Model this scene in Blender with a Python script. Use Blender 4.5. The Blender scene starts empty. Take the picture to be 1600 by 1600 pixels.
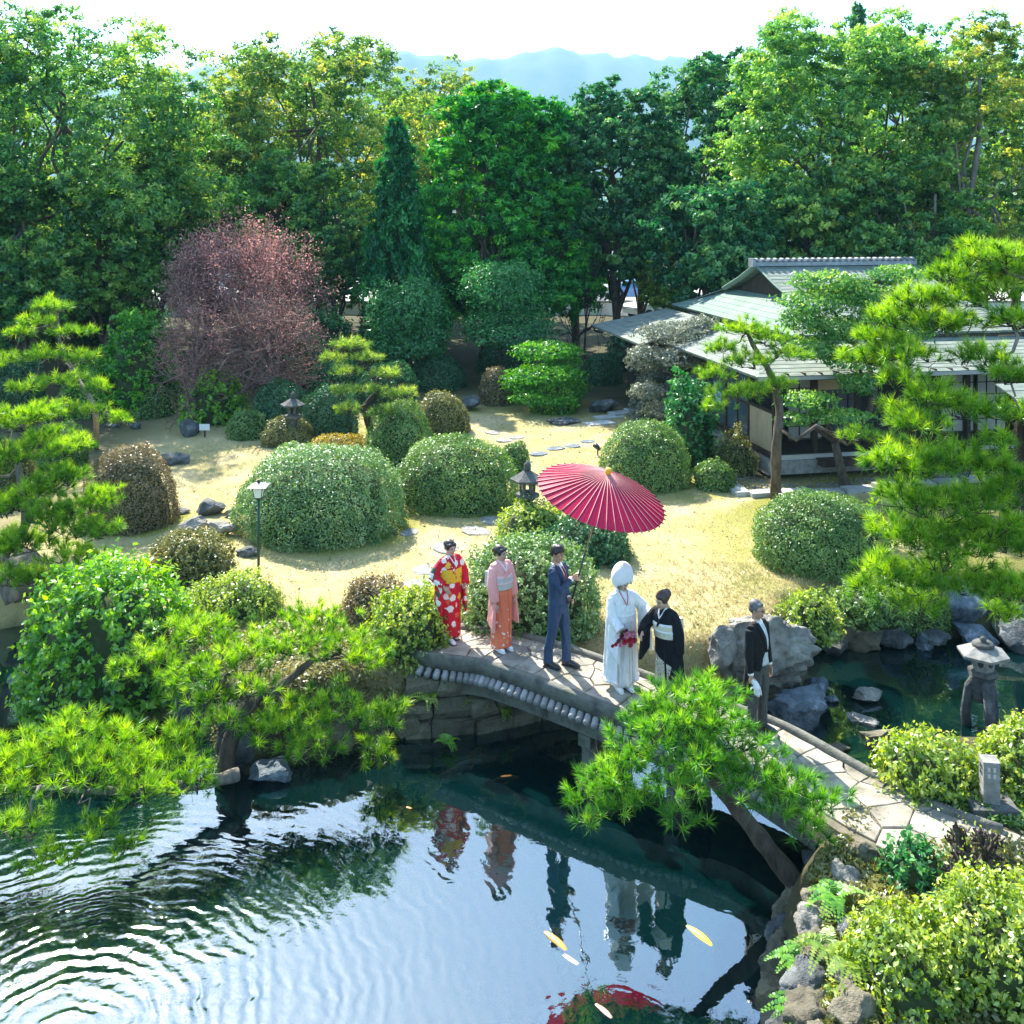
import bpy, bmesh, math, random
import numpy as np
from mathutils import Vector, Matrix, noise

R = math.radians
SC = bpy.context.scene
COL = SC.collection

# ---------------------------------------------------------------- camera
F, CX, HY, H = 1600.0, 800.0, 330.0, 6.8      # focal length, horizon row (in 1600 px), eye height above the bridge deck
cam_d = bpy.data.cameras.new('camera')
cam_d.sensor_width = 36.0
cam_d.lens = 36.0 * F / 1600.0
cam_d.shift_y = -(800.0 - HY) / 1600.0
cam_d.clip_start = 0.1
cam_d.clip_end = 9000.0
cam = bpy.data.objects.new('camera', cam_d)
cam.location = (0, 0, H)
cam.rotation_euler = (R(90), 0, 0)
COL.objects.link(cam)
SC.camera = cam

# ---------------------------------------------------------------- sky, sun, exposure
SUN_EL, SUN_AZ = 43.0, -24.0                   # azimuth from the view direction, negative = left
world = bpy.data.worlds.new('World')
SC.world = world
world.use_nodes = True
wn = world.node_tree.nodes
bg = wn['Background']
sky = wn.new('ShaderNodeTexSky')
sky.sky_type = 'NISHITA'
sky.sun_disc = False
sky.sun_elevation = R(SUN_EL)
sky.sun_rotation = R(SUN_AZ)
sky.air_density = 1.0
sky.dust_density = 0.6
sky.ozone_density = 1.3
world.node_tree.links.new(sky.outputs[0], bg.inputs[0])
bg.inputs[1].default_value = 0.135

sun_d = bpy.data.lights.new('sun', 'SUN')
sun_d.energy = 5.0
sun_d.angle = R(0.5)
sun_d.color = (1.0, 0.94, 0.84)
sun = bpy.data.objects.new('sun', sun_d)
_sd = Vector((math.sin(R(SUN_AZ)) * math.cos(R(SUN_EL)), math.cos(R(SUN_AZ)) * math.cos(R(SUN_EL)), math.sin(R(SUN_EL))))
sun.rotation_euler = _sd.to_track_quat('Z', 'Y').to_euler()
sun.location = _sd * 60
COL.objects.link(sun)

SC.view_settings.view_transform = 'Standard'
SC.view_settings.look = 'None'
SC.view_settings.gamma = 1.0
SC.view_settings.use_curve_mapping = False
SC.view_settings.exposure = 2.0

SC.render.engine = 'CYCLES'
cy = SC.cycles
cy.max_bounces = 7
cy.diffuse_bounces = 3
cy.glossy_bounces = 3
cy.transmission_bounces = 4
cy.transparent_max_bounces = 8
cy.volume_bounces = 0
cy.caustics_reflective = False
cy.caustics_refractive = False
cy.sample_clamp_indirect = 6.0
# ---------------------------------------------------------------- helpers
def at(px, py, z=None, Y=None):
    """the world point seen at a photo pixel (1600 px), at height z or at depth Y"""
    if Y is None:
        Y = F * (H - z) / (py - HY)
    return Vector(((px - CX) / F * Y, Y, H - (py - HY) / F * Y))

def smooth(a, b, x):
    t = np.clip((np.asarray(x, float) - a) / (b - a), 0, 1)
    return t * t * (3 - 2 * t)

def tag(o, label=None, cat=None, group=None, kind=None):
    if label: o['label'] = label
    if cat: o['category'] = cat
    if group: o['group'] = group
    if kind: o['kind'] = kind
    return o

def thing(name, label, cat, loc=(0, 0, 0), rz=0.0, group=None):
    o = bpy.data.objects.new(name, None)
    o.empty_display_size = 0.2
    COL.objects.link(o)
    o.location = loc
    o.rotation_euler = (0, 0, rz)
    return tag(o, label, cat, group)

def link(name, me, m=None, parent=None, loc=None, kind=None):
    o = bpy.data.objects.new(name, me)
    COL.objects.link(o)
    if m is not None and not me.materials:
        for mm in (m if isinstance(m, (list, tuple)) else [m]):
            me.materials.append(mm)
    if parent is not None: o.parent = parent
    if loc is not None: o.location = loc
    if kind: o['kind'] = kind
    return o

def np_mesh(name, V, Fc, tint=None, shade=False):
    V = np.asarray(V, np.float32); Fc = np.asarray(Fc, np.int32)
    me = bpy.data.meshes.new(name)
    n, k = Fc.shape
    me.vertices.add(len(V)); me.vertices.foreach_set('co', V.ravel())
    me.loops.add(n * k); me.loops.foreach_set('vertex_index', Fc.ravel())
    me.polygons.add(n); me.polygons.foreach_set('loop_start', np.arange(n, dtype=np.int32) * k)
    if shade: me.polygons.foreach_set('use_smooth', np.ones(n, bool))
    if tint is not None:
        a = me.attributes.new('tint', 'FLOAT', 'POINT')
        a.data.foreach_set('value', np.asarray(tint, np.float32))
    me.update(calc_edges=True)
    return me

def unit(v):
    v = np.asarray(v, float)
    return v / np.maximum(np.linalg.norm(v, axis=-1, keepdims=True), 1e-9)

class MB:
    """collects simple shapes into one mesh"""
    def __init__(self): self.v = []; self.f = []; self.m = []; self.mi = 0
    def add(self, vs, fs):
        b = len(self.v)
        self.v += [tuple(x) for x in vs]
        self.f += [tuple(b + i for i in q) for q in fs]
        self.m += [self.mi] * len(fs)
    def box(self, c, s, rz=0.0, taper=1.0, M=None):
        hx, hy, hz = s[0] / 2, s[1] / 2, s[2] / 2
        pts = [Vector((x * hx * (taper if z > 0 else 1), y * hy * (taper if z > 0 else 1), z * hz)) for z in (-1, 1) for x, y in ((-1, -1), (1, -1), (1, 1), (-1, 1))]
        m = Matrix.Translation(Vector(c)) @ (M if M is not None else Matrix.Rotation(rz, 4, 'Z'))
        self.add([m @ p for p in pts], [(3, 2, 1, 0), (4, 5, 6, 7), (0, 1, 5, 4), (1, 2, 6, 5), (2, 3, 7, 6), (3, 0, 4, 7)])
    def prism(self, poly, z0, z1, inset=0.0):
        n = len(poly)
        c = sum((Vector(p[:2]) for p in poly), Vector((0, 0))) / n
        lo = [(p[0], p[1], z0) for p in poly]
        hi = [(c.x + (p[0] - c.x) * (1 - inset), c.y + (p[1] - c.y) * (1 - inset), z1) for p in poly]
        self.add(lo + hi, [tuple(range(n - 1, -1, -1)), tuple(range(n, 2 * n))] + [(i, (i + 1) % n, n + (i + 1) % n, n + i) for i in range(n)])
    def hull(self, lo, hi):
        n = len(lo)
        self.add(list(lo) + list(hi), [tuple(range(n - 1, -1, -1)), tuple(range(n, 2 * n))] + [(i, (i + 1) % n, n + (i + 1) % n, n + i) for i in range(n)])
    def rings(self, rings, cap=True):
        k = len(rings[0]); vs = [p for r in rings for p in r]; fs = []
        for i in range(len(rings) - 1):
            for j in range(k):
                a, b = i * k + j, i * k + (j + 1) % k
                fs.append((a, b, b + k, a + k))
        if cap:
            fs.append(tuple(range(k - 1, -1, -1)))
            fs.append(tuple((len(rings) - 1) * k + j for j in range(k)))
        self.add(vs, fs)
    def tube(self, pts, rad, k=8, cap=True, flat=None):
        pts = [Vector(p) for p in pts]
        if not isinstance(rad, (list, tuple)): rad = [rad] * len(pts)
        t0 = (pts[1] - pts[0]).normalized()
        u = t0.orthogonal().normalized() if flat is None else (Vector(flat) - Vector(flat).dot(t0) * t0).normalized()
        out = []
        for i, p in enumerate(pts):
            t = (pts[min(i + 1, len(pts) - 1)] - pts[max(i - 1, 0)]).normalized()
            u = (u - u.dot(t) * t)
            u = u.normalized() if u.length > 1e-6 else t.orthogonal().normalized()
            w = t.cross(u)
            r = rad[i]
            ra, rb = r if isinstance(r, (tuple, list)) else (r, r)
            out.append([p + u * (ra * math.cos(2 * math.pi * j / k)) + w * (rb * math.sin(2 * math.pi * j / k)) for j in range(k)])
        self.rings(out, cap)
    def lathe(self, prof, c=(0, 0, 0), k=16, rot=0.0, M=None):
        c = Vector(c)
        rs = []
        for r, z in prof:
            ring = [Vector((max(r, 1e-4) * math.cos(rot + 2 * math.pi * j / k), max(r, 1e-4) * math.sin(rot + 2 * math.pi * j / k), z)) for j in range(k)]
            rs.append([c + ((M @ p) if M is not None else p) for p in ring])
        self.rings(rs)
    def ell(self, c, r, k=12, n=8, M=None):
        c = Vector(c); rs = []
        for i in range(n + 1):
            a = math.pi * (i + 0.02) / (n + 0.04) - math.pi / 2
            ring = [Vector((r[0] * math.cos(a) * math.cos(2 * math.pi * j / k), r[1] * math.cos(a) * math.sin(2 * math.pi * j / k), r[2] * math.sin(a))) for j in range(k)]
            rs.append([c + ((M @ p) if M is not None else p) for p in ring])
        self.rings(rs)
    def mesh(self, name='mesh', shade=False):
        me = bpy.data.meshes.new(name)
        me.from_pydata(self.v, [], self.f)
        if any(self.m): me.polygons.foreach_set('material_index', self.m)
        if shade: me.polygons.foreach_set('use_smooth', [True] * len(self.f))
        me.update()
        return me
    def obj(self, name, m, parent=None, shade=False, loc=None, kind=None):
        return link(name, self.mesh(name, shade), m, parent, loc, kind)

def remesh(mb, voxel, it=4):
    me = mb.mesh('tmp'); o = bpy.data.objects.new('tmp', me); COL.objects.link(o)
    r = o.modifiers.new('r', 'REMESH'); r.mode = 'VOXEL'; r.voxel_size = voxel; r.use_smooth_shade = True
    if it:
        s = o.modifiers.new('s', 'SMOOTH'); s.factor = 0.5; s.iterations = it
    dg = bpy.context.evaluated_depsgraph_get()
    out = bpy.data.meshes.new_from_object(o.evaluated_get(dg), depsgraph=dg)
    bpy.data.objects.remove(o); bpy.data.meshes.remove(me)
    return out

def join_mesh(name, a, mb):
    """mesh a plus the shapes in mb, as one mesh"""
    bm = bmesh.new(); bm.from_mesh(a); t = mb.mesh('t', True); bm.from_mesh(t)
    me = bpy.data.meshes.new(name); bm.to_mesh(me); bm.free(); bpy.data.meshes.remove(t)
    me.polygons.foreach_set('use_smooth', [True] * len(me.polygons))
    return me

# ---- leaves and needles as real faces, built with numpy
def leaf_arrays(P, N, L, W, jit, rng, tint, droop=0.0, axis=None, afac=0.0, tri=False):
    n = len(P)
    nn = unit(N + jit * rng.normal(size=(n, 3)))
    d = rng.normal(size=(n, 3)) + np.array([0, 0, -droop])
    if axis is not None: d = d * (1 - afac) + axis * afac * 2
    t = unit(d - (d * nn).sum(1)[:, None] * nn)
    b = np.cross(nn, t)
    s = rng.uniform(0.7, 1.3, (n, 1))
    L2, W2 = L * s / 2, W * s / 2
    if tri:                                  # small far leaves: one face each
        V = np.stack([P - t * L2 * .8 - b * W2 * .95, P - t * L2 * .8 + b * W2 * .95, P + t * L2 * 1.1], 1).reshape(-1, 3)
        return V, np.arange(n * 3).reshape(-1, 3), np.repeat(tint, 3)
    V = np.stack([P - t * L2, P + b * W2 + nn * (W2 * 0.25), P + t * L2, P - b * W2 + nn * (W2 * 0.25)], 1).reshape(-1, 3)
    return V, np.arange(n * 4).reshape(-1, 4), np.repeat(tint, 4)

def tuft_arrays(P, D, n, L, spread, width, rng, tint):
    """pine tufts: n needles fanning round direction D from each point P"""
    m = len(P)
    P = np.repeat(P, n, 0); D = np.repeat(unit(D), n, 0)
    d = unit(D + spread * rng.normal(size=(m * n, 3)))
    ln = L * rng.uniform(0.65, 1.15, (m * n, 1))
    b = unit(np.cross(d, rng.normal(size=(m * n, 3)))) * width / 2
    base = P - D * ln * rng.uniform(0, 0.45, (m * n, 1))
    V = np.stack([base - b, base + b, base + d * ln], 1).reshape(-1, 3)
    t0 = np.repeat(tint, n) + rng.normal(0, 0.12, m * n)
    tt = np.clip(np.stack([t0 - .22, t0 - .22, t0 + .12], 1).ravel(), 0, 1)      # new growth is paler at the tips
    return V, np.arange(m * n * 3).reshape(-1, 3), tt

def cat_arrays(parts):
    off = 0; Vs, Fs, Ts = [], [], []
    for V, Fc, T in parts:
        Vs.append(V); Fs.append(Fc + off); Ts.append(T); off += len(V)
    return np.concatenate(Vs), np.concatenate(Fs), np.concatenate(Ts)

def wiggle(a, b, n, amp, rng, sag=0.0):
    a, b = Vector(a), Vector(b)
    out = []
    for i in range(n + 1):
        t = i / n
        p = a.lerp(b, t) + Vector((0, 0, sag * math.sin(math.pi * t)))
        if 0 < i < n: p += Vector(rng.normal(0, amp, 3))
        out.append(p)
    return out
# ---------------------------------------------------------------- materials
def new_mat(name):
    m = bpy.data.materials.new(name); m.use_nodes = True
    nt = m.node_tree
    return m, nt, nt.nodes, nt.links, nt.nodes['Principled BSDF']

def ramp(n, stops, mode='LINEAR'):
    r = n.new('ShaderNodeValToRGB'); cr = r.color_ramp; cr.interpolation = mode
    while len(cr.elements) < len(stops): cr.elements.new(0.5)
    for e, (p, c) in zip(cr.elements, stops):
        e.position = p; e.color = (*c, 1) if len(c) == 3 else c
    return r

def noise_tex(n, l, scale, detail=6, rough=0.6, coord='Object', stretch=None):
    tc = n.new('ShaderNodeTexCoord'); t = n.new('ShaderNodeTexNoise')
    t.inputs['Scale'].default_value = scale; t.inputs['Detail'].default_value = detail; t.inputs['Roughness'].default_value = rough
    src = tc.outputs[coord]
    if stretch:
        mp = n.new('ShaderNodeMapping'); mp.inputs['Scale'].default_value = stretch
        l.new(src, mp.inputs[0]); src = mp.outputs[0]
    l.new(src, t.inputs['Vector'])
    return t

def mottled(name, a, b, scale=4.0, rough=0.85, bump=0.25, c=None, stretch=None, spec=0.3, fine=9.0, dist=0.02):
    """a surface that varies between colours a and b (and c in spots), with fine relief"""
    m, nt, n, l, p = new_mat(name)
    t = noise_tex(n, l, scale, 7, 0.62, stretch=stretch)
    stops = [(0.32, a), (0.68, b)]
    if c: stops = [(0.3, a), (0.55, b), (0.72, c)]
    r = ramp(n, stops); l.new(t.outputs['Fac'], r.inputs[0])
    l.new(r.outputs[0], p.inputs['Base Color'])
    p.inputs['Roughness'].default_value = rough
    p.inputs['Specular IOR Level'].default_value = spec
    if name in ('stone_pave', 'tile_end', 'ridge_tile', 'rock_warm', 'stone_slab'):      # every piece its own shade
        oi = n.new('ShaderNodeObjectInfo'); hs = n.new('ShaderNodeHueSaturation')
        mr = n.new('ShaderNodeMapRange'); l.new(oi.outputs['Random'], mr.inputs[0]); mr.inputs[3].default_value = .66; mr.inputs[4].default_value = 1.22
        l.new(mr.outputs[0], hs.inputs['Value']); l.new(r.outputs[0], hs.inputs['Color']); l.new(hs.outputs[0], p.inputs['Base Color'])
    if name.startswith('rock'): fine, dist = 4.0, .07
    if bump:
        t2 = noise_tex(n, l, scale * fine, 5, 0.65, stretch=stretch)
        bp = n.new('ShaderNodeBump'); bp.inputs['Strength'].default_value = bump; bp.inputs['Distance'].default_value = dist
        l.new(t2.outputs['Fac'], bp.inputs['Height']); l.new(bp.outputs[0], p.inputs['Normal'])
    return m

def creased(m, amount=.5):
    """soft creases for cloth"""
    nt = m.node_tree; n, l = nt.nodes, nt.links; p = n['Principled BSDF']
    t = noise_tex(n, l, 5.0, 3, .5, stretch=(3.2, 3.2, .8)); t2 = noise_tex(n, l, 13, 3, .5, stretch=(1.6, 1.6, .7))
    ad = n.new('ShaderNodeMath'); ad.operation = 'MULTIPLY_ADD'; l.new(t2.outputs['Fac'], ad.inputs[0]); ad.inputs[1].default_value = .4; l.new(t.outputs['Fac'], ad.inputs[2])
    bp = n.new('ShaderNodeBump'); bp.inputs['Strength'].default_value = amount; bp.inputs['Distance'].default_value = .09
    l.new(ad.outputs[0], bp.inputs['Height']); l.new(bp.outputs[0], p.inputs['Normal'])

def plain(name, c, rough=0.6, spec=0.4, metal=0.0, sheen=0.0):
    m, nt, n, l, p = new_mat(name)
    t = noise_tex(n, l, 14, 4)
    mx = n.new('ShaderNodeMix'); mx.data_type = 'RGBA'
    mx.inputs[6].default_value = (*[x * 0.86 for x in c], 1); mx.inputs[7].default_value = (*[min(1, x * 1.1) for x in c], 1)
    l.new(t.outputs['Fac'], mx.inputs[0]); l.new(mx.outputs[2], p.inputs['Base Color'])
    p.inputs['Roughness'].default_value = rough; p.inputs['Specular IOR Level'].default_value = spec
    p.inputs['Metallic'].default_value = metal
    if sheen: p.inputs['Sheen Weight'].default_value = sheen
    return m

def leafy(name, a, b, c=None, trans=0.42, gloss=0.07, grough=0.38, gain=1.5, sat=1.18):
    """leaf: colour runs a to b (to c) with each leaf's own tint; lets light through, slight wax gloss"""
    def tune(c_):
        g = sum(c_) / 3
        return tuple(max(0.002, (g + (x - g) * sat) * gain) for x in c_)
    a, b = tune(a), tune(b); c = tune(c) if c else None
    gloss *= 0.5
    m = bpy.data.materials.new(name); m.use_nodes = True
    nt = m.node_tree; n, l = nt.nodes, nt.links
    n.remove(n['Principled BSDF'])
    at_ = n.new('ShaderNodeAttribute'); at_.attribute_name = 'tint'
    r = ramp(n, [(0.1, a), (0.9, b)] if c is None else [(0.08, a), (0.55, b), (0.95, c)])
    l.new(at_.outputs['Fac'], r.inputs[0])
    df = n.new('ShaderNodeBsdfDiffuse'); tr = n.new('ShaderNodeBsdfTranslucent'); gl = n.new('ShaderNodeBsdfGlossy')
    gl.inputs['Roughness'].default_value = grough; gl.inputs['Color'].default_value = (0.9, 0.95, 1, 1)
    hs = n.new('ShaderNodeHueSaturation'); hs.inputs['Hue'].default_value = 0.485; hs.inputs['Saturation'].default_value = 1.12; hs.inputs['Value'].default_value = 1.5
    l.new(r.outputs[0], df.inputs[0]); l.new(r.outputs[0], hs.inputs['Color']); l.new(hs.outputs[0], tr.inputs[0])
    m1 = n.new('ShaderNodeMixShader'); m1.inputs[0].default_value = trans
    l.new(df.outputs[0], m1.inputs[1]); l.new(tr.outputs[0], m1.inputs[2])
    m2 = n.new('ShaderNodeMixShader'); m2.inputs[0].default_value = gloss
    l.new(m1.outputs[0], m2.inputs[1]); l.new(gl.outputs[0], m2.inputs[2])
    l.new(m2.outputs[0], n['Material Output'].inputs['Surface'])
    return m

M = {}
M['bark'] = mottled('bark', (0.05, 0.038, 0.028), (0.16, 0.125, 0.095), 9, 0.95, 0.9, stretch=(1, 1, 0.35))
M['bark_dark'] = mottled('bark_dark', (0.025, 0.02, 0.016), (0.075, 0.06, 0.048), 6, 0.95, 0.8, stretch=(1, 1, 0.3))
M['bark_warm'] = mottled('bark_warm', (0.13, 0.075, 0.06), (0.29, 0.19, 0.16), 8, 0.95, 0.5)
M['bark_grey'] = mottled('bark_grey', (0.12, 0.10, 0.08), (0.30, 0.26, 0.22), 8, 0.95, 0.7, stretch=(1, 1, 0.3))
M['twig'] = mottled('twig', (0.03, 0.045, 0.018), (0.065, 0.085, 0.03), 12, 0.95, 0.5)
# rock and stone
M['rock_grey'] = mottled('rock_grey', (0.09, 0.088, 0.075), (0.26, 0.25, 0.215), 2.6, 0.9, 0.9, c=(0.40, 0.39, 0.34))
M['rock_dark'] = mottled('rock_dark', (0.03, 0.035, 0.037), (0.10, 0.11, 0.11), 3.0, 0.8, 0.9, c=(0.24, 0.25, 0.24))
M['rock_blue'] = mottled('rock_blue', (0.035, 0.055, 0.07), (0.14, 0.175, 0.20), 3.2, 0.75, 0.9, c=(0.42, 0.45, 0.47))
M['rock_warm'] = mottled('rock_warm', (0.06, 0.052, 0.034), (0.19, 0.17, 0.115), 3.0, 0.9, 1.0, c=(0.085, 0.10, 0.03))
M['stone_pave'] = mottled('stone_pave', (0.15, 0.135, 0.10), (0.33, 0.30, 0.24), 3.4, 0.92, 0.5, c=(.40, .37, .30))
M['stone_joint'] = mottled('stone_joint', (0.10, 0.085, 0.06), (0.19, 0.165, 0.12), 6, 0.95, 0.5)
M['stone_slab'] = mottled('stone_slab', (0.30, 0.31, 0.29), (0.50, 0.50, 0.46), 3, 0.85, 0.3)
M['concrete'] = mottled('concrete', (0.055, 0.06, 0.05), (0.17, 0.17, 0.145), 4.5, 0.95, 0.9, c=(0.07, 0.095, 0.035))
M['lantern_stone'] = mottled('lantern_stone', (0.045, 0.048, 0.045), (0.15, 0.15, 0.135), 7, 0.92, 0.7)
M['lantern_pale'] = mottled('lantern_pale', (0.15, 0.15, 0.14), (0.32, 0.315, 0.285), 7, 0.9, 0.7)
M['tile_end'] = mottled('tile_end', (0.20, 0.20, 0.19), (0.36, 0.35, 0.33), 8, 0.8, 0.3)
M['gravel'] = mottled('gravel', (0.10, 0.10, 0.095), (0.33, 0.32, 0.30), 22, 0.95, 1.0)
# building
M['roof'] = mottled('roof', (0.095, 0.122, 0.10), (0.18, 0.21, 0.175), 1.6, 0.8, 0.3, c=(0.26, 0.28, 0.235), spec=0.25, stretch=(1, 3, 3))
M['roof_copper'] = mottled('roof_copper', (0.10, 0.16, 0.13), (0.17, 0.24, 0.19), 1.2, 0.8, 0.2, spec=0.25)
M['ridge_tile'] = mottled('ridge_tile', (0.14, 0.16, 0.17), (0.27, 0.29, 0.30), 5, 0.55, 0.2)
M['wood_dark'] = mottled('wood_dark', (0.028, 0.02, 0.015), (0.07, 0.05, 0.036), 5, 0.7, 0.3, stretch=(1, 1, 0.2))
M['plaster'] = mottled('plaster', (0.40, 0.31, 0.19), (0.50, 0.40, 0.26), 2.5, 0.9, 0.15)
M['shoji'] = plain('shoji', (0.42, 0.415, 0.38), 0.8)
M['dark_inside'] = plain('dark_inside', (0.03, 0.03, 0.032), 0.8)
M['white_wall'] = mottled('white_wall', (0.66, 0.66, 0.63), (0.80, 0.80, 0.77), 0.7, 0.85, 0.05)
M['glass'] = plain('glass', (0.05, 0.09, 0.12), 0.08, 0.8)
M['asphalt'] = mottled('asphalt', (0.34, 0.33, 0.31), (0.48, 0.46, 0.43), 0.6, 0.9, 0.3)
M['black_metal'] = plain('black_metal', (0.02, 0.022, 0.022), 0.45, 0.5)
M['tyre'] = plain('tyre', (0.02, 0.02, 0.02), 0.8)
M['rim'] = plain('rim', (0.5, 0.5, 0.52), 0.3, 0.5, 0.8)
M['lamp_pane'] = plain('lamp_pane', (0.78, 0.77, 0.70), 0.5)
M['lamp_roof'] = plain('lamp_roof', (0.35, 0.34, 0.32), 0.35, 0.5)
# leaves
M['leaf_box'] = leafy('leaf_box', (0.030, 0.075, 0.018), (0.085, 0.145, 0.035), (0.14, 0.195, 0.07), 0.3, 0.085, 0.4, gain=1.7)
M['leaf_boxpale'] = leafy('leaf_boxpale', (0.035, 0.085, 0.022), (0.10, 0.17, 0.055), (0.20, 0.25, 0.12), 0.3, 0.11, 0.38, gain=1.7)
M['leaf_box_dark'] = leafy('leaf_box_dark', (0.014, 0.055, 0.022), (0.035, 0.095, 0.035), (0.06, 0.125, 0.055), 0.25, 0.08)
M['leaf_olive'] = leafy('leaf_olive', (0.055, 0.065, 0.018), (0.115, 0.12, 0.035), (0.17, 0.165, 0.07), 0.3, 0.09)
M['leaf_brown'] = leafy('leaf_brown', (0.06, 0.05, 0.025), (0.14, 0.115, 0.055), (0.20, 0.17, 0.09), 0.3, 0.09)
M['leaf_yellow'] = leafy('leaf_yellow', (0.055, 0.105, 0.018), (0.125, 0.175, 0.032), (0.235, 0.265, 0.085), 0.42, 0.09, gain=1.95)
M['leaf_bright'] = leafy('leaf_bright', (0.028, 0.10, 0.016), (0.085, 0.19, 0.022), (0.17, 0.27, 0.05), 0.42, 0.09, gain=1.85)
M['leaf_teal'] = leafy('leaf_teal', (0.010, 0.056, 0.018), (0.030, 0.112, 0.034), (0.085, 0.19, 0.065), 0.30, 0.07, gain=1.7)
M['leaf_grey'] = leafy('leaf_grey', (0.045, 0.058, 0.038), (0.12, 0.135, 0.095), (0.23, 0.235, 0.185), 0.25, 0.10)
M['leaf_ochre'] = leafy('leaf_ochre', (0.12, 0.09, 0.02), (0.22, 0.18, 0.04), (0.27, 0.25, 0.06), 0.35, 0.06)
M['tree_green'] = leafy('tree_green', (0.012, 0.048, 0.014), (0.050, 0.115, 0.026), (0.15, 0.20, 0.045), 0.4, 0.06, gain=2.6, sat=1.1)
M['tree_olive'] = leafy('tree_olive', (0.018, 0.055, 0.014), (0.075, 0.125, 0.026), (0.22, 0.21, 0.05), 0.42, 0.06, gain=2.6, sat=1.1)
M['tree_dark'] = leafy('tree_dark', (0.006, 0.036, 0.014), (0.024, 0.080, 0.026), (0.075, 0.135, 0.042), 0.35, 0.06, gain=2.6, sat=1.1)
M['tree_fresh'] = leafy('tree_fresh', (0.016, 0.060, 0.016), (0.065, 0.140, 0.030), (0.18, 0.24, 0.06), 0.42, 0.06, gain=2.6, sat=1.1)
M['cypress'] = leafy('cypress', (0.006, 0.055, 0.012), (0.024, 0.125, 0.018), (0.075, 0.20, 0.024), 0.35, 0.05, gain=2.6, sat=1.1)
M['cypress_dark'] = leafy('cypress_dark', (0.004, 0.036, 0.014), (0.013, 0.075, 0.022), (0.032, 0.115, 0.028), 0.32, 0.05, gain=2.6, sat=1.1)
M['maple_red'] = leafy('maple_red', (0.16, 0.075, 0.066), (0.30, 0.16, 0.14), (0.44, 0.26, 0.23), 0.38, 0.03, gain=1.35, sat=.95)
M['needle'] = leafy('needle', (0.022, 0.075, 0.010), (0.095, 0.195, 0.022), (0.25, 0.34, 0.055), 0.38, 0.07, gain=1.85)
M['needle_green'] = leafy('needle_green', (0.018, 0.075, 0.012), (0.070, 0.185, 0.026), (0.20, 0.32, 0.055), 0.38, 0.07, gain=1.8)
M['needle_deep'] = leafy('needle_deep', (0.016, 0.085, 0.014), (0.05, 0.16, 0.02), (0.12, 0.24, 0.03), 0.38, 0.06, gain=1.7)
M['needle_pale'] = leafy('needle_pale', (0.035, 0.085, 0.02), (0.13, 0.20, 0.045), (0.28, 0.33, 0.09), 0.38, 0.08, gain=1.75)
M['grass_dry'] = leafy('grass_dry', (0.31, 0.26, 0.13), (0.44, 0.38, 0.21), (0.15, 0.20, 0.05), 0.3, 0.03, gain=1.15, sat=1.0)
M['grass_green'] = leafy('grass_green', (0.04, 0.12, 0.015), (0.12, 0.20, 0.03), (0.28, 0.27, 0.08), 0.4, 0.04)
# ---------------------------------------------------------------- terrain and water
WZ = -1.0
_shore = [(1182, 1700), (1190, 1500), (1203, 1425), (1228, 1388), (1262, 1345), (1315, 1285), (1372, 1218), (1425, 1212), (1520, 1218), (1640, 1222),
          (1790, 1110), (1800, 1010), (1640, 1004), (1500, 998), (1380, 1000), (1300, 1010), (1264, 1024), (1266, 1055), (1238, 1085), (1160, 1105),
          (1080, 1122), (960, 1122), (868, 1116), (772, 1141), (708, 1153), (640, 1156), (575, 1172), (500, 1190), (430, 1205), (385, 1215), (350, 1195),
          (300, 1130), (200, 1128), (130, 1130), (70, 1105), (52, 1060), (70, 1015), (118, 988), (95, 968), (0, 985), (-110, 992), (-330, 1010), (-600, 1120), (-800, 1700), (-1000, 2300), (1170, 2300)]
POND = np.array([at(px, py, WZ)[:2] for px, py in _shore])

def pond_dist(x, y):
    """signed distance to the shoreline, positive in the water"""
    x = np.asarray(x, float).ravel(); y = np.asarray(y, float).ravel()
    d = np.full(x.shape, 1e9); ins = np.zeros(x.shape, bool)
    n = len(POND)
    for i in range(n):
        a, b = POND[i], POND[(i + 1) % n]
        e = b - a
        t = np.clip(((x - a[0]) * e[0] + (y - a[1]) * e[1]) / (e @ e), 0, 1)
        d = np.minimum(d, np.hypot(x - a[0] - t * e[0], y - a[1] - t * e[1]))
        c = (a[1] > y) != (b[1] > y)
        with np.errstate(divide='ignore', invalid='ignore'):
            ins ^= c & (x < (b[0] - a[0]) * (y - a[1]) / (b[1] - a[1]) + a[0])
    return np.where(ins, d, -d)

def land(x, y):
    x = np.asarray(x, float); y = np.asarray(y, float)
    z = -0.10 + 0.10 * smooth(15, 21, y) + 0.5 * smooth(22, 48, y)
    z = z + 0.04 * np.sin(x * 0.9 + 1) * np.sin(y * 0.7) + 0.025 * np.sin(x * 2.1 + y * 1.3)
    return z * (1 - smooth(90, 140, y)) + 0.5 * smooth(90, 140, y)

def height(x, y):
    x = np.asarray(x, float); y = np.asarray(y, float)
    sh = x.shape
    d = np.full(x.size, -50.0)
    xr, yr = x.ravel(), y.ravel()
    near = (np.abs(xr) < 40) & (yr < 30) & (yr > -2)
    if near.any(): d[near] = pond_dist(xr[near], yr[near])
    t = smooth(-0.62, 0.14, d)
    bed = -1.2 - 1.1 * smooth(0, 1.6, d)
    return (land(xr, yr) * (1 - t) + bed * t).reshape(sh)

def hz(x, y): return float(height(np.array([x]), np.array([y]))[0])

def gat(px, py):
    """ground point under a photo pixel"""
    z = 0.0
    for _ in range(8):
        p = at(px, py, z); z = 0.5 * z + 0.5 * hz(p.x, p.y)
    return at(px, py, z)

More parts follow.
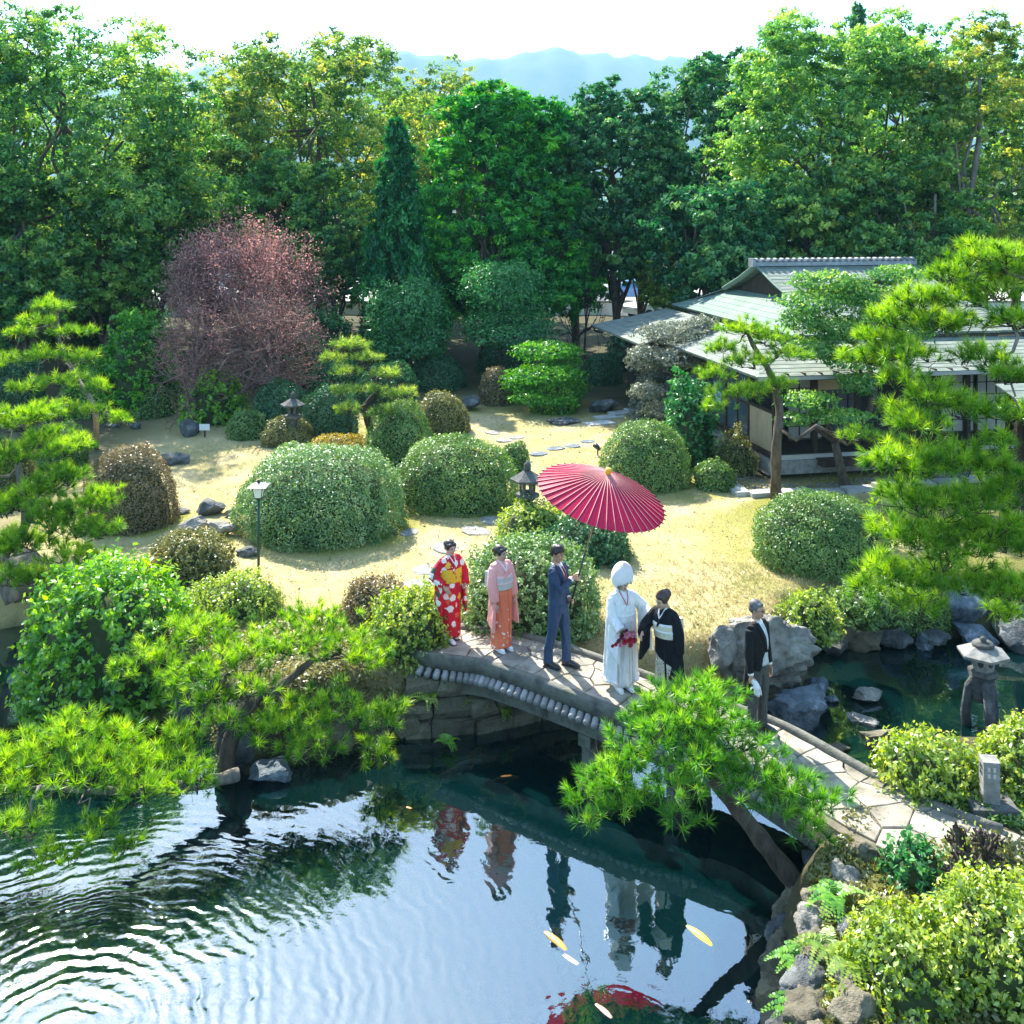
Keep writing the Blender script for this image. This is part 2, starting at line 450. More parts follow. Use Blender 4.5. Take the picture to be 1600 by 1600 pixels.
def _graded(lo, hi, step, far, n):
    core = np.arange(lo, hi + step / 2, step)
    g = np.geomspace(step, far, n)
    return core, g

xc = np.arange(-16, 17.01, 0.19); xg = np.cumsum(np.geomspace(0.2, 420, 36))
yc = np.arange(4, 34.01, 0.19); yg = np.cumsum(np.geomspace(0.25, 560, 36)); yl = np.cumsum(np.geomspace(0.3, 380, 20))
XS = np.concatenate([xc[0] - xg[::-1], xc, xc[-1] + xg]); YS = np.concatenate([yc[0] - yl[::-1], yc, yc[-1] + yg])
GX, GY = np.meshgrid(XS, YS)
GZ = height(GX, GY)
nx, ny = len(XS), len(YS)
V = np.stack([GX, GY, GZ], -1).reshape(-1, 3)
ii = (np.arange(ny - 1)[:, None] * nx + np.arange(nx - 1)[None]).ravel()
Fg = np.stack([ii, ii + 1, ii + nx + 1, ii + nx], 1)
gm = np_mesh('ground', V, Fg, shade=True)

HEDGE_FEET = []
for _x0, _x1, _yb in ((372, 635, 862), (612, 808, 806), (567, 680, 738), (648, 735, 684), (938, 1080, 772), (1178, 1384, 928), (130, 274, 838), (848, 990, 888), (778, 892, 858), (640, 728, 614), (392, 560, 690), (715, 936, 1000)):
    _q = gat((_x0 + _x1) / 2, _yb); _r = (_x1 - _x0) / 2 / F * _q.y
    HEDGE_FEET.append((_q.x, _q.y + _r * .92, _r))

def lawn_mask(x, y):
    x = np.asarray(x, float); y = np.asarray(y, float)
    a = smooth(14.5, 17, y) * (1 - smooth(33, 38, y + 0.25 * np.abs(x + 2)))
    a = a * smooth(-13, -9, x) * (1 - smooth(8.5, 12, x))
    a = a * (1 - smooth(5.2, 6.6, x) * (1 - smooth(18.5, 20.5, y)))
    a = a * (1 - smooth(25.0, 26.5, y - 0.2 * (x - 6.7)) * smooth(4.6, 6.0, x + 0.2 * (y - 26)))
    return a
def green_mask(x, y):
    x = np.asarray(x, float); y = np.asarray(y, float)
    g = smooth(1.5, 6.5, x + 0.12 * (y - 19)) * 1.0
    g = np.maximum(g, smooth(29, 35, y) * 0.75)
    for px, py, r in HEDGE_FEET:                 # moss and green grass round the feet of the hedges
        g = np.maximum(g, 1.0 - smooth(r * .9, r * 1.35, np.hypot(x - px, (y - py))))
    return np.maximum(g, .42)
for nm, arr in (('lawn', lawn_mask(V[:, 0], V[:, 1])), ('green', green_mask(V[:, 0], V[:, 1])), ('street', smooth(63, 65, V[:, 1]) * (1 - smooth(130, 170, V[:, 1]))), ('bed', smooth(-0.9, -1.1, V[:, 2]))):
    a = gm.attributes.new(nm, 'FLOAT', 'POINT'); a.data.foreach_set('value', arr.astype(np.float32))

def ground_material():
    m, nt, n, l, p = new_mat('ground')
    def attr(nm):
        a = n.new('ShaderNodeAttribute'); a.attribute_name = nm; return a.outputs['Fac']
    def mix(f, a, b):
        x = n.new('ShaderNodeMix'); x.data_type = 'RGBA'
        (l.new(f, x.inputs[0]) if hasattr(f, 'is_output') else setattr(x.inputs[0], 'default_value', f))
        l.new(a, x.inputs[6]); l.new(b, x.inputs[7]); return x.outputs[2]
    def math_(op, a, b):
        x = n.new('ShaderNodeMath'); x.operation = op; x.use_clamp = True
        for i, q in enumerate((a, b)):
            if hasattr(q, 'is_output'): l.new(q, x.inputs[i])
            else: x.inputs[i].default_value = q
        return x.outputs[0]
    nb = noise_tex(n, l, 0.9, 7, 0.65); nf = noise_tex(n, l, 30, 4, 0.7); ng = noise_tex(n, l, 0.55, 5, 0.6)
    dry = ramp(n, [(0.28, (0.29, 0.225, 0.10)), (0.5, (0.46, 0.375, 0.20)), (0.75, (0.56, 0.48, 0.295))])
    fm = math_('ADD', math_('MULTIPLY', nb.outputs['Fac'], 0.6), math_('MULTIPLY', nf.outputs['Fac'], 0.4)); l.new(fm, dry.inputs[0])
    grn = ramp(n, [(0.3, (0.13, 0.15, 0.025)), (0.7, (0.30, 0.28, 0.065))]); l.new(nf.outputs['Fac'], grn.inputs[0])
    soil = ramp(n, [(0.3, (0.035, 0.042, 0.016)), (0.6, (0.085, 0.075, 0.04)), (0.8, (0.13, 0.115, 0.06))]); l.new(fm, soil.inputs[0])
    bed = ramp(n, [(0.3, (0.012, 0.026, 0.016)), (0.7, (0.045, 0.075, 0.032))]); l.new(nb.outputs['Fac'], bed.inputs[0])
    st = ramp(n, [(0.3, (0.42, 0.40, 0.36)), (0.7, (0.56, 0.54, 0.50))]); l.new(nf.outputs['Fac'], st.inputs[0])
    gr = ramp(n, [(0.38, (0, 0, 0)), (0.56, (1, 1, 1))]); l.new(ng.outputs['Fac'], gr.inputs[0])
    g = math_('MULTIPLY', attr('green'), math_('ADD', gr.outputs[0], 0.15))
    lawn = mix(g, dry.outputs[0], grn.outputs[0])
    c = mix(attr('lawn'), soil.outputs[0], lawn)
    c = mix(attr('bed'), c, bed.outputs[0])
    c = mix(attr('street'), c, st.outputs[0])
    l.new(c, p.inputs['Base Color']); p.inputs['Roughness'].default_value = 0.95; p.inputs['Specular IOR Level'].default_value = 0.1
    bp = n.new('ShaderNodeBump'); bp.inputs['Strength'].default_value = 0.6; bp.inputs['Distance'].default_value = 0.04
    l.new(nf.outputs['Fac'], bp.inputs['Height']); l.new(bp.outputs[0], p.inputs['Normal'])
    return m
link('ground', gm, ground_material(), kind='structure')

# ---- the pond's water
RC = at(95, 1610, WZ)
def water_material():
    m = bpy.data.materials.new('pond_water'); m.use_nodes = True
    nt = m.node_tree; n, l = nt.nodes, nt.links
    n.remove(n['Principled BSDF'])
    geo = n.new('ShaderNodeNewGeometry')
    def math_(op, a, b=0.0, c=0.0):
        x = n.new('ShaderNodeMath'); x.operation = op
        for i, q in enumerate((a, b, c)):
            if hasattr(q, 'is_output'): l.new(q, x.inputs[i])
            else: x.inputs[i].default_value = q
        return x.outputs[0]
    def noise_(scale, detail, rough=0.5, vec=None, dist=0.0):
        t = n.new('ShaderNodeTexNoise'); t.inputs['Scale'].default_value = scale; t.inputs['Detail'].default_value = detail
        t.inputs['Roughness'].default_value = rough; t.inputs['Distortion'].default_value = dist
        l.new(vec or geo.outputs['Position'], t.inputs['Vector']); return t.outputs['Fac']
    vd = n.new('ShaderNodeVectorMath'); vd.operation = 'DISTANCE'; l.new(geo.outputs['Position'], vd.inputs[0]); vd.inputs[1].default_value = RC
    d = vd.outputs['Value']
    wob = noise_(1.3, 3, 0.6)
    ph = math_('ADD', math_('MULTIPLY', d, 36.0), math_('MULTIPLY', wob, 21.0))
    ring = math_('SINE', ph)
    fall = math_('MULTIPLY', math_('POWER', 2.718, math_('MULTIPLY', d, -0.78)), math_('MINIMUM', math_('MULTIPLY', d, 0.9), 1.0))
    brk = math_('MULTIPLY', math_('POWER', noise_(1.7, 4, 0.7), 2.0), 3.4)
    h1 = math_('MULTIPLY', math_('MULTIPLY', ring, math_('MULTIPLY', fall, brk)), 0.0100)
    # a second, broader set of rings reaching the middle of the pond
    ph2 = math_('ADD', math_('MULTIPLY', d, 15.0), math_('MULTIPLY', wob, 8.0))
    fall2 = math_('POWER', 2.718, math_('MULTIPLY', d, -0.62))
    h2 = math_('MULTIPLY', math_('MULTIPLY', math_('MULTIPLY', math_('SINE', ph2), fall2), math_('POWER', math_('MULTIPLY', noise_(0.8, 2), 1.4), 3.0)), 0.0042)
    h3 = math_('MULTIPLY', noise_(1.3, 3, 0.45, dist=0.6), 0.007)
    h4 = math_('MULTIPLY', math_('MULTIPLY', noise_(7.0, 3, 0.55), math_('ADD', math_('MULTIPLY', fall, 1.8), 0.05)), 0.010)
    hh = math_('ADD', math_('ADD', h1, h2), math_('ADD', h3, h4))
    bp = n.new('ShaderNodeBump'); bp.inputs['Strength'].default_value = 1.0; bp.inputs['Distance'].default_value = 1.0
    l.new(hh, bp.inputs['Height'])
    fr = n.new('ShaderNodeFresnel'); fr.inputs['IOR'].default_value = 2.8; l.new(bp.outputs[0], fr.inputs['Normal'])
    tr = n.new('ShaderNodeBsdfTransparent'); tr.inputs[0].default_value = (0.55, 0.80, 0.70, 1)
    gl = n.new('ShaderNodeBsdfGlossy'); gl.inputs['Roughness'].default_value = 0.015; gl.inputs[0].default_value = (0.84, 0.97, 1, 1)
    l.new(bp.outputs[0], gl.inputs['Normal'])
    murk = n.new('ShaderNodeBsdfDiffuse'); murk.inputs[0].default_value = (0.003, 0.044, 0.046, 1)
    body = n.new('ShaderNodeMixShader'); body.inputs[0].default_value = 0.20; l.new(tr.outputs[0], body.inputs[1]); l.new(murk.outputs[0], body.inputs[2])
    mx = n.new('ShaderNodeMixShader'); l.new(fr.outputs[0], mx.inputs[0]); l.new(body.outputs[0], mx.inputs[1]); l.new(gl.outputs[0], mx.inputs[2])
    l.new(mx.outputs[0], n['Material Output'].inputs['Surface'])
    return m
b = MB(); b.add([(-26, 3.5, WZ), (16, 3.5, WZ), (16, 21, WZ), (-26, 21, WZ)], [(0, 1, 2, 3)])
b.obj('pond_water', water_material(), kind='structure')

# ---- the far hills
def hills():
    rng = np.random.default_rng(5)
    pk = np.array([(-900, 120), (-300, 118), (150, 128), (330, 102), (600, 79), (680, 86), (730, 92), (790, 90), (860, 73), (920, 84), (1000, 86), (1110, 95), (1300, 104), (1700, 96), (2500, 112)], float)
    Y0 = 3000.0
    xs = np.linspace(-3200, 3200, 321)
    crest = H + (HY - np.interp(xs / Y0 * F + CX, pk[:, 0], pk[:, 1])) / F * Y0
    ys = np.linspace(-1, 1, 41)
    X, T = np.meshgrid(xs, ys)
    Z = np.zeros_like(X)
    for i in range(len(ys)):
        k = 1 - abs(ys[i]) ** 1.15
        Z[i] = (crest + 5 * np.sin(xs * 0.055) + rng.normal(0, 2.6, len(xs))) * k * (1 + 0.10 * np.sin(xs * 0.0065 + ys[i] * 3) * (1 - k)) + 44 * np.sin(xs * 0.0085 + 2.3 * ys[i]) * k * (1 - k) * 2
    Yv = Y0 + T * 860
    nx = len(xs); ii = (np.arange(len(ys) - 1)[:, None] * nx + np.arange(nx - 1)[None]).ravel()
    me = np_mesh('hills', np.stack([X, Yv, Z - 1], -1).reshape(-1, 3), np.stack([ii, ii + 1, ii + nx + 1, ii + nx], 1), shade=True)
    link('hills', me, mottled('hill_forest', (0.02, 0.045, 0.025), (0.05, 0.085, 0.04), 0.012, 0.95, 0), kind='structure')
hills()

# ---- the air
b = MB(); b.box((0, 0, 398), (9600, 9600, 804))
hm = bpy.data.materials.new('haze'); hm.use_nodes = True
hn = hm.node_tree.nodes; hn.remove(hn['Principled BSDF'])
hv = hn.new('ShaderNodeVolumePrincipled'); hv.inputs['Color'].default_value = (0.36, 0.74, 1.0, 1); hv.inputs['Density'].default_value = 0.00021; hv.inputs['Anisotropy'].default_value = 0.0
hm.node_tree.links.new(hv.outputs[0], hn['Material Output'].inputs['Volume'])
HAZE = b
# ---------------------------------------------------------------- footbridge and paved path
_cl = [(640, 985, 0.0), (703, 1003, .05), (783, 1011, .12), (872, 1039, .13), (975, 1077, .09), (1043, 1103, .04), (1185, 1155, -.05), (1290, 1218, -.07), (1400, 1281, -.08), (1500, 1322, -.08), (1620, 1362, -.08), (1800, 1412, -.08)]
_P = [at(*c) for c in _cl]
def _dense(P, n):
    """smooth the polyline and resample it evenly"""
    A = np.array([tuple(p) for p in P])
    s = np.concatenate([[0], np.cumsum(np.linalg.norm(np.diff(A, axis=0), axis=1))])
    u = np.linspace(0, s[-1], n)
    B = np.stack([np.interp(u, s, A[:, k]) for k in range(3)], 1)
    for _ in range(int(n * 0.12)): B[1:-1] = 0.5 * B[1:-1] + 0.25 * (B[:-2] + B[2:])
    s = np.concatenate([[0], np.cumsum(np.linalg.norm(np.diff(B, axis=0), axis=1))])
    return B, s
CLP, CLS = _dense(_P, 140)
LEN = CLS[-1]
def cl(t):
    p = np.array([np.interp(t, CLS, CLP[:, k]) for k in range(3)])
    a = np.array([np.interp(t - .08, CLS, CLP[:, k]) for k in range(3)]); b = np.array([np.interp(t + .08, CLS, CLP[:, k]) for k in range(3)])
    d = b - a; d = d / np.linalg.norm(d)
    n = np.array([d[1], -d[0], 0.0]); n /= np.linalg.norm(n)      # towards the camera side
    return Vector(p), Vector(d), Vector(n)
def cl_at_px(px):
    best = min(np.linspace(0, LEN, 400), key=lambda t: abs(CX + F * cl(t)[0].x / cl(t)[0].y - px))
    return float(best)
T0, T1 = cl_at_px(688), cl_at_px(1300)          # the bridge between the two banks
HW = 0.50
def half_width(t):
    return HW + 0.12 * float(smooth(T1 - 0.3, T1 + 1.5, t))
def deck(t, w, dz=0.0):
    p, d, n = cl(t); q = p + n * w; q.z = p.z + dz
    return q

bridge_root = thing('footbridge', 'arched stone footbridge with round tile ends under its rim, crossing the koi pond', 'bridge', tuple(deck(T0, 0)))
BO = Vector(bridge_root.location)
def sweep(t0, t1, prof, n=40):
    """extrude a cross-section [(w, dz)] along the walk"""
    mb = MB(); rs = []
    for t in np.linspace(t0, t1, n): rs.append([deck(t, w, z) for w, z in prof])
    mb.rings(rs); return mb
def local(mb, o):
    mb.v = [tuple(Vector(p) - o) for p in mb.v]; return mb
local(sweep(T0, T1, [(HW, -.035), (HW, -.20), (-HW, -.20), (-HW, -.035)]), BO).obj('deck', M['stone_joint'], bridge_root)
local(sweep(T0 - .05, T1 + .1, [(HW + .13, .015), (HW + .115, .04), (HW + .02, .04), (HW, .02), (HW, -.16), (HW + .13, -.16)]), BO).obj('kerb', M['concrete'], bridge_root, True)
local(sweep(T0 - .05, T1 + 1.9, [(-HW, .035), (-HW - .02, .065), (-HW - .08, .065), (-HW - .10, .035), (-HW - .10, -.20), (-HW, -.20)]), BO).obj('kerb', M['concrete'], bridge_root, True)
local(sweep(T0 - .3, T1 + .2, [(HW + .05, -.20), (HW + .05, -.52), (HW - .20, -.52), (HW - .20, -.20)]), BO).obj('girder', M['concrete'], bridge_root)
local(sweep(T0 - .3, T1 + .2, [(-HW - .02, -.20), (-HW - .02, -.52), (-HW + .2, -.52), (-HW + .2, -.20)]), BO).obj('girder', M['concrete'], bridge_root)
# round tile ends under the near rim
tb = MB(); tb.tube([(0, 0.02, 0), (0, -0.05, 0), (0, -0.19, -0.03), (0, -0.205, -0.032)], [0.046, 0.05, 0.05, 0.038], 10)
tile_me = tb.mesh('tile_end', True)
nt_ = int((T1 - T0 - 0.2) / 0.118)
for i in range(nt_):
    t = T0 + 0.1 + i * 0.118
    p, d, n = cl(t)
    o = link('tile_end', tile_me, M['tile_end'], bridge_root)
    o.location = deck(t, HW + .06, -.205) - BO
    o.rotation_euler = (0, 0, math.atan2(n.y, n.x) + math.pi / 2 + 0.35)
local(sweep(T0, T1, [(HW + .16, -.245), (HW + .16, -.27), (HW + .03, -.27), (HW + .03, -.245)]), BO).obj('tile_ledge', M['concrete'], bridge_root)
for px, w in ((948, .34), (948, -.36), (1075, .34), (1075, -.36)):
    q = deck(cl_at_px(px), w)
    b = MB(); b.box((q.x - BO.x, q.y - BO.y, (q.z - .5 - 2.3) / 2 - BO.z), (.24, .24, 2.3 - .5 + q.z), rz=-.55)
    b.obj('pillar', M['concrete'], bridge_root)
for px in (948, 1075):
    q = deck(cl_at_px(px), 0); b = MB(); p, d, n = cl(cl_at_px(px))
    b.box((q.x - BO.x, q.y - BO.y, q.z - .60 - BO.z), (1.15, .2, .16), rz=math.atan2(n.y, n.x)); b.obj('cross_beam', M['concrete'], bridge_root)

# crazy paving: each stone a cell of its own
path = sweep(0, T0, [(HW + .1, -.03), (HW + .1, -.3), (-HW - .1, -.3), (-HW - .1, -.03)], 12)
_r = []
for t in np.linspace(T1, LEN, 40):
    hw = half_width(t) + .12
    _r.append([deck(t, hw, -.03), deck(t, hw + .05, -.3), deck(t, -hw - .05, -.3), deck(t, -hw, -.03)])
path.rings(_r)
path_o = path.obj('path', M['stone_joint'], kind='structure')
def paving():
    rng = np.random.default_rng(11)
    seeds = []
    t = -0.1
    while t < LEN - .2:
        for w in (-0.42, -0.08, 0.30):
            seeds.append((t + rng.uniform(-.19, .19) + (.2 if w == -0.08 else 0), w * half_width(t) / HW + rng.uniform(-.17, .17)))
        t += 0.39
    S = np.array(seeds)
    for i, s in enumerate(S):
        hw = half_width(s[0]) - .01
        poly = [(max(s[0] - .8, 0.02), -hw), (s[0] + .8, -hw), (s[0] + .8, hw), (max(s[0] - .8, 0.02), hw)]
        near = np.argsort(np.hypot(*(S - s).T))[1:14]
        for j in near:
            nvec = S[j] - s; L = np.hypot(*nvec); nvec = nvec / L; off = L / 2 - 0.007
            out = []
            for a, b_ in zip(poly, poly[1:] + poly[:1]):
                da = (a[0] - s[0]) * nvec[0] + (a[1] - s[1]) * nvec[1] - off; db = (b_[0] - s[0]) * nvec[0] + (b_[1] - s[1]) * nvec[1] - off
                if da <= 0: out.append(a)
                if (da < 0) != (db < 0):
                    k = da / (da - db); out.append((a[0] + k * (b_[0] - a[0]), a[1] + k * (b_[1] - a[1])))
            poly = out
            if len(poly) < 3: break
        if len(poly) < 3: continue
        # roughen the outline a little
        pl = []
        for a, b_ in zip(poly, poly[1:] + poly[:1]):
            pl.append(a)
            if math.hypot(b_[0] - a[0], b_[1] - a[1]) > .16: pl.append(((a[0] + b_[0]) / 2 + rng.normal(0, .010), (a[1] + b_[1]) / 2 + rng.normal(0, .010)))
        c = (sum(p[0] for p in pl) / len(pl), sum(p[1] for p in pl) / len(pl))
        on_bridge = T0 <= c[0] <= T1
        O = BO if on_bridge else Vector((0, 0, 0))
        dz = rng.uniform(-.006, .006)
        def ring(k, z): return [deck(c[0] + (p[0] - c[0]) * k, c[1] + (p[1] - c[1]) * k, z) - O for p in pl]
        mb = MB(); mb.rings([ring(1, -.034), ring(.995, -.008 + dz), ring(.955, dz)][::-1])
        mb.obj('paving_stone', M['stone_pave'], bridge_root if on_bridge else path_o)
paving()

# ---------------------------------------------------------------- rocks
def rock_mesh(seed, dims, sub=3, cut=0.35, rough=0.28):
    bm = bmesh.new(); bmesh.ops.create_icosphere(bm, subdivisions=sub, radius=1)
    rng = np.random.default_rng(seed)
    planes = [(Vector(unit(rng.normal(size=3))), rng.uniform(0.5, 0.88)) for _ in range(15)]
    o = Vector(rng.uniform(-50, 50, 3))
    for v in bm.verts:
        p = v.co.copy()
        for nrm, d in planes:
            k = p.dot(nrm)
            if k > d: p -= nrm * (k - d) * 0.96
        p *= 1 + rough * noise.noise(p * 1.6 + o) + rough * 0.42 * abs(noise.noise(p * 3.4 + o)) + rough * .40 * noise.noise(p * 8 + o) + rough * .24 * noise.noise(p * 17 + o) - rough * .5 * max(0, .16 - abs(noise.noise(p * 2.2 - o))) * 2
        v.co = Vector((p.x * dims[0] / 2, p.y * dims[1] / 2, p.z * dims[2] / 2))
    me = bpy.data.meshes.new('rock'); bm.to_mesh(me); bm.free()
    if sub >= 4: me.polygons.foreach_set('use_smooth', [True] * len(me.polygons))
    elif sub == 3: me.polygons.foreach_set('use_smooth', [True] * len(me.polygons)); me.set_sharp_from_angle(angle=R(28))
    return me
_rs = [100]
def rock(px, py, wpx, dims, m, label, z=None, group=None, rz=0.0, sub=3, name='rock', cat='rock', sink=0.25):
    """a rock whose centre base shows at the pixel; dims are relative to its width in the photo"""
    p = at(px, py, z) if z is not None else gat(px, py)
    w = wpx / F * p.y
    _rs[0] += 1
    d = (w * dims[0], w * dims[1], w * dims[2])
    if wpx > 80: sub = 4
    o = link(name, rock_mesh(_rs[0], d, 5 if wpx > 140 and py > 900 and py < 1100 and px > 1000 else sub, rough=.34), M[m])
    o.location = (p.x, p.y, p.z + d[2] * (0.5 - sink)); o.rotation_euler = (0, 0, rz)
    return tag(o, label, cat, group)

rock(1184, 1062, 150, (1.1, .8, .85), 'rock_grey', 'large pale boulder on the bank behind the man in the morning coat', z=-.75, sink=.1)
rock(1262, 1000, 60, (1, .8, .8), 'rock_warm', 'small brown boulder on the grassy bank above the large pale boulder', sink=.3)
rock(1130, 1030, 70, (1, .8, .9), 'rock_grey', 'grey boulder on the bank just left of the large pale boulder', sink=.2, z=-.3)
rock(1253, 1122, 108, (1, .8, .66), 'rock_blue', 'blue grey rock standing in the small pond beside the bridge', z=WZ, sink=.25)
rock(1276, 1085, 52, (1, .8, .7), 'rock_blue', 'small blue grey rock behind the larger one in the small pond', z=WZ, sink=.2)
rock(1357, 1092, 62, (1, .6, .5), 'rock_grey', 'whitish rock standing alone in the middle of the small pond', z=WZ)
rock(1350, 1126, 72, (1, .5, .22), 'rock_grey', 'flat pale rock barely above the water of the small pond', z=WZ, rz=-.6, sink=.5)
rock(1385, 1178, 80, (1, .8, .7), 'rock_warm', 'brown boulder at the near edge of the small pond by the path', z=WZ + .1, sink=.2)
rock(1300, 1095, 26, (1, .7, .5), 'rock_blue', 'little rock to the right of the blue grey rock in the small pond', z=WZ)
rock(1448, 1012, 34, (1, .8, .9), 'rock_blue', 'small pointed rock at the far edge of the small pond', z=WZ)
rock(1425, 990, 120, (1, .7, .75), 'rock_blue', 'big blue grey rock in the far bank of the small pond, under the pine', z=WZ, sink=.1)
rock(1495, 985, 90, (1, .8, 1.1), 'rock_blue', 'tall blue grey rock in the far bank behind the snow viewing lantern', z=WZ, sink=.1)
rock(1570, 985, 110, (1, .7, .7), 'rock_dark', 'dark rock in the far bank of the small pond at the right edge', z=WZ, sink=.1)
rock(1345, 996, 80, (1, .7, .5), 'rock_warm', 'low brown rock in the far bank of the small pond near the domed hedge', z=WZ, sink=.15)
rock(1450, 1172, 60, (1, .7, .5), 'rock_grey', 'pale rock at the near edge of the small pond under the yellow azalea', z=WZ + .15)
rock(1310, 1175, 40, (1, .7, .5), 'rock_warm', 'low brown rock in the small pond beside the path kerb', z=WZ - .05)
rock(427, 1218, 78, (1, .7, .5), 'rock_blue', 'flat topped pale rock in the pond below the front pine', z=WZ, sink=.2)
rock(368, 1190, 90, (1, .8, 1.2), 'rock_dark', 'dark steep rock at the foot of the front pine', z=WZ, sink=.15)
rock(300, 1125, 90, (1, .8, .9), 'rock_dark', 'dark rock in the shaded cove left of the front pine', z=WZ, sink=.1)
rock(180, 1120, 80, (1, .8, .7), 'rock_warm', 'brown rock at the waterline under the glossy left shrub', z=WZ, sink=.1)
rock(25, 1068, 40, (1, .8, .6), 'rock_grey', 'small pale rock in the left channel near the glossy shrub', z=WZ)
rock(33, 1090, 26, (1, .6, .4), 'rock_grey', 'smallest pale rock in the left channel', z=WZ)
rock(40, 962, 150, (1, .5, .75), 'rock_warm', 'brown rock wall block on the far bank of the left channel', z=WZ, sink=.1)
rock(-70, 975, 150, (1, .5, .8), 'rock_dark', 'dark rock block at the left edge on the far bank of the channel', z=WZ, sink=.1)
rock(125, 955, 70, (1, .7, .9), 'rock_dark', 'dark rock between the channel bank and the glossy shrub', z=WZ, sink=.1)
rock(326, 803, 54, (1, .8, .72), 'rock_dark', 'dark pointed rock on the lawn, rearmost of the group left of the lamp post')
rock(302, 828, 56, (1, .8, .5), 'rock_grey', 'pale flat topped rock in the front of the group left of the lamp post')
rock(346, 835, 48, (1, .8, .75), 'rock_grey', 'grey slanted rock nearest the lamp post')
rock(284, 802, 26, (1, .8, .5), 'rock_grey', 'small pale rock at the left end of the group left of the lamp post')
rock(361, 808, 22, (1, .8, .7), 'rock_grey', 'small grey rock behind the slanted rock near the lamp post')
rock(388, 868, 40, (1, .6, .6), 'rock_dark', 'low dark rock at the foot of the big domed hedge')
rock(388, 795, 40, (1, .7, .8), 'rock_dark', 'dark rock half hidden behind the lamp post hedge', sink=.1)
rock(270, 724, 56, (1, .7, .5), 'rock_dark', 'dark angular rock lying alone on the dry lawn')
rock(295, 680, 44, (1, .8, .85), 'rock_dark', 'round dark rock beside the bright green shrub at the lawn edge')
rock(212, 670, 20, (1, .8, .8), 'rock_dark', 'small dark rock under the tip of the left pine')
rock(735, 640, 48, (1, .8, .55), 'rock_dark', 'dark slab rock between the domed hedges in the middle distance', sink=.1)
rock(880, 660, 62, (1, .8, .14), 'rock_dark', 'broad flat stepping rock on the lawn by the slab path')
rock(940, 642, 56, (1, .7, .55), 'rock_dark', 'mossy dark boulder at the start of the slab path')
rock(1085, 470, 30, (1, .7, .6), 'rock_dark', 'dark rock far back beside the annex roof', z=.4)
rock(178, 668, 30, (1, .6, .35), 'rock_dark', 'low dark stone beside the left pine trunk')
rock(660, 1040, 60, (1, .8, .8), 'rock_warm', 'mossy stone at the left end of the bridge', z=-.5)

for px, py, w, mt, wh in ((1302, 1016, 56, 'rock_dark', 'left end, under the yellow green shrub'), (1350, 1010, 60, 'rock_warm', 'left of the middle, below the green shrub'), (1392, 1008, 52, 'rock_dark', 'in the middle, half under the pine shade'), (1452, 1006, 60, 'rock_dark', 'right of the middle, behind the lantern'),
                      (1525, 1006, 70, 'rock_blue', 'right of the lantern roof'), (1598, 1012, 80, 'rock_dark', 'right end, cut by the edge of the picture')):
    rock(px, py, w, (1.25, .8, .62), mt, 'shore rock of the small pond, ' + wh, z=WZ, group='shore rocks along the far side of the small pond', rz=px * .3, sink=.2)

# the rocks stacked up the right bank
_rb = [(1218, 1590, 80, 'rock_warm', WZ), (1214, 1530, 74, 'rock_warm', WZ), (1218, 1478, 66, 'rock_dark', WZ), (1232, 1440, 60, 'rock_warm', WZ), (1252, 1404, 52, 'rock_grey', WZ), (1282, 1362, 52, 'rock_dark', WZ), (1318, 1318, 44, 'rock_warm', WZ),
       (1228, 1650, 90, 'rock_dark', WZ), (1268, 1605, 88, 'rock_warm', None), (1262, 1548, 84, 'rock_dark', None), (1272, 1500, 76, 'rock_warm', None), (1268, 1455, 70, 'rock_grey', None), (1292, 1418, 62, 'rock_warm', None), (1318, 1375, 56, 'rock_grey', None), (1345, 1335, 46, 'rock_warm', None),
       (1330, 1590, 92, 'rock_warm', None), (1322, 1530, 70, 'rock_grey', None), (1335, 1462, 60, 'rock_dark', None), (1300, 1650, 96, 'rock_warm', None)]
_where = ['brown, at the water in the bottom corner', 'mossy, at the water just above the bottom corner', 'dark, at the water below the pine root', 'brown, at the water touching the pine root', 'grey, at the water behind the leaning pine trunk', 'dark, under the leaning pine trunk', 'brown, at the water under the end of the bridge',
          'dark, cut by the bottom edge at the water', 'brown, second course at the bottom edge', 'dark, second course above the brown one at the edge', 'brown, second course in the middle of the bank', 'grey, second course right of the pine root', 'brown, beside the foot of the pine', 'grey, below the camellia', 'brown, against the edge of the path',
          'brown, half under the bottom azalea', 'grey, half under the bottom azalea', 'dark, between the azalea and the pine foot', 'brown, cut by the bottom edge under the azalea']
for (px, py, w, mt, z), wh in zip(_rb, _where):
    rock(px, py, w * 1.1, (1, .85, .95 if z is not None else .6), mt, 'retaining rock of the right bank, ' + wh, z=z, group='rocks stacked up the right bank', rz=px * .7, sink=.22 if z is not None else .3, sub=4)
_lb = [(520, 1178, 70), (585, 1165, 66), (470, 1185, 60), (635, 1150, 50)]
for (px, py, w), wh in zip(_lb, ('below the drooping pine bough', 'in the deep shade left of the bridge wall', 'right of the flat topped pond rock', 'touching the bridge wall')):
    rock(px, py, w, (1, .8, 1.1), 'rock_warm', 'shaded mossy bank rock ' + wh, z=WZ, sink=.15)

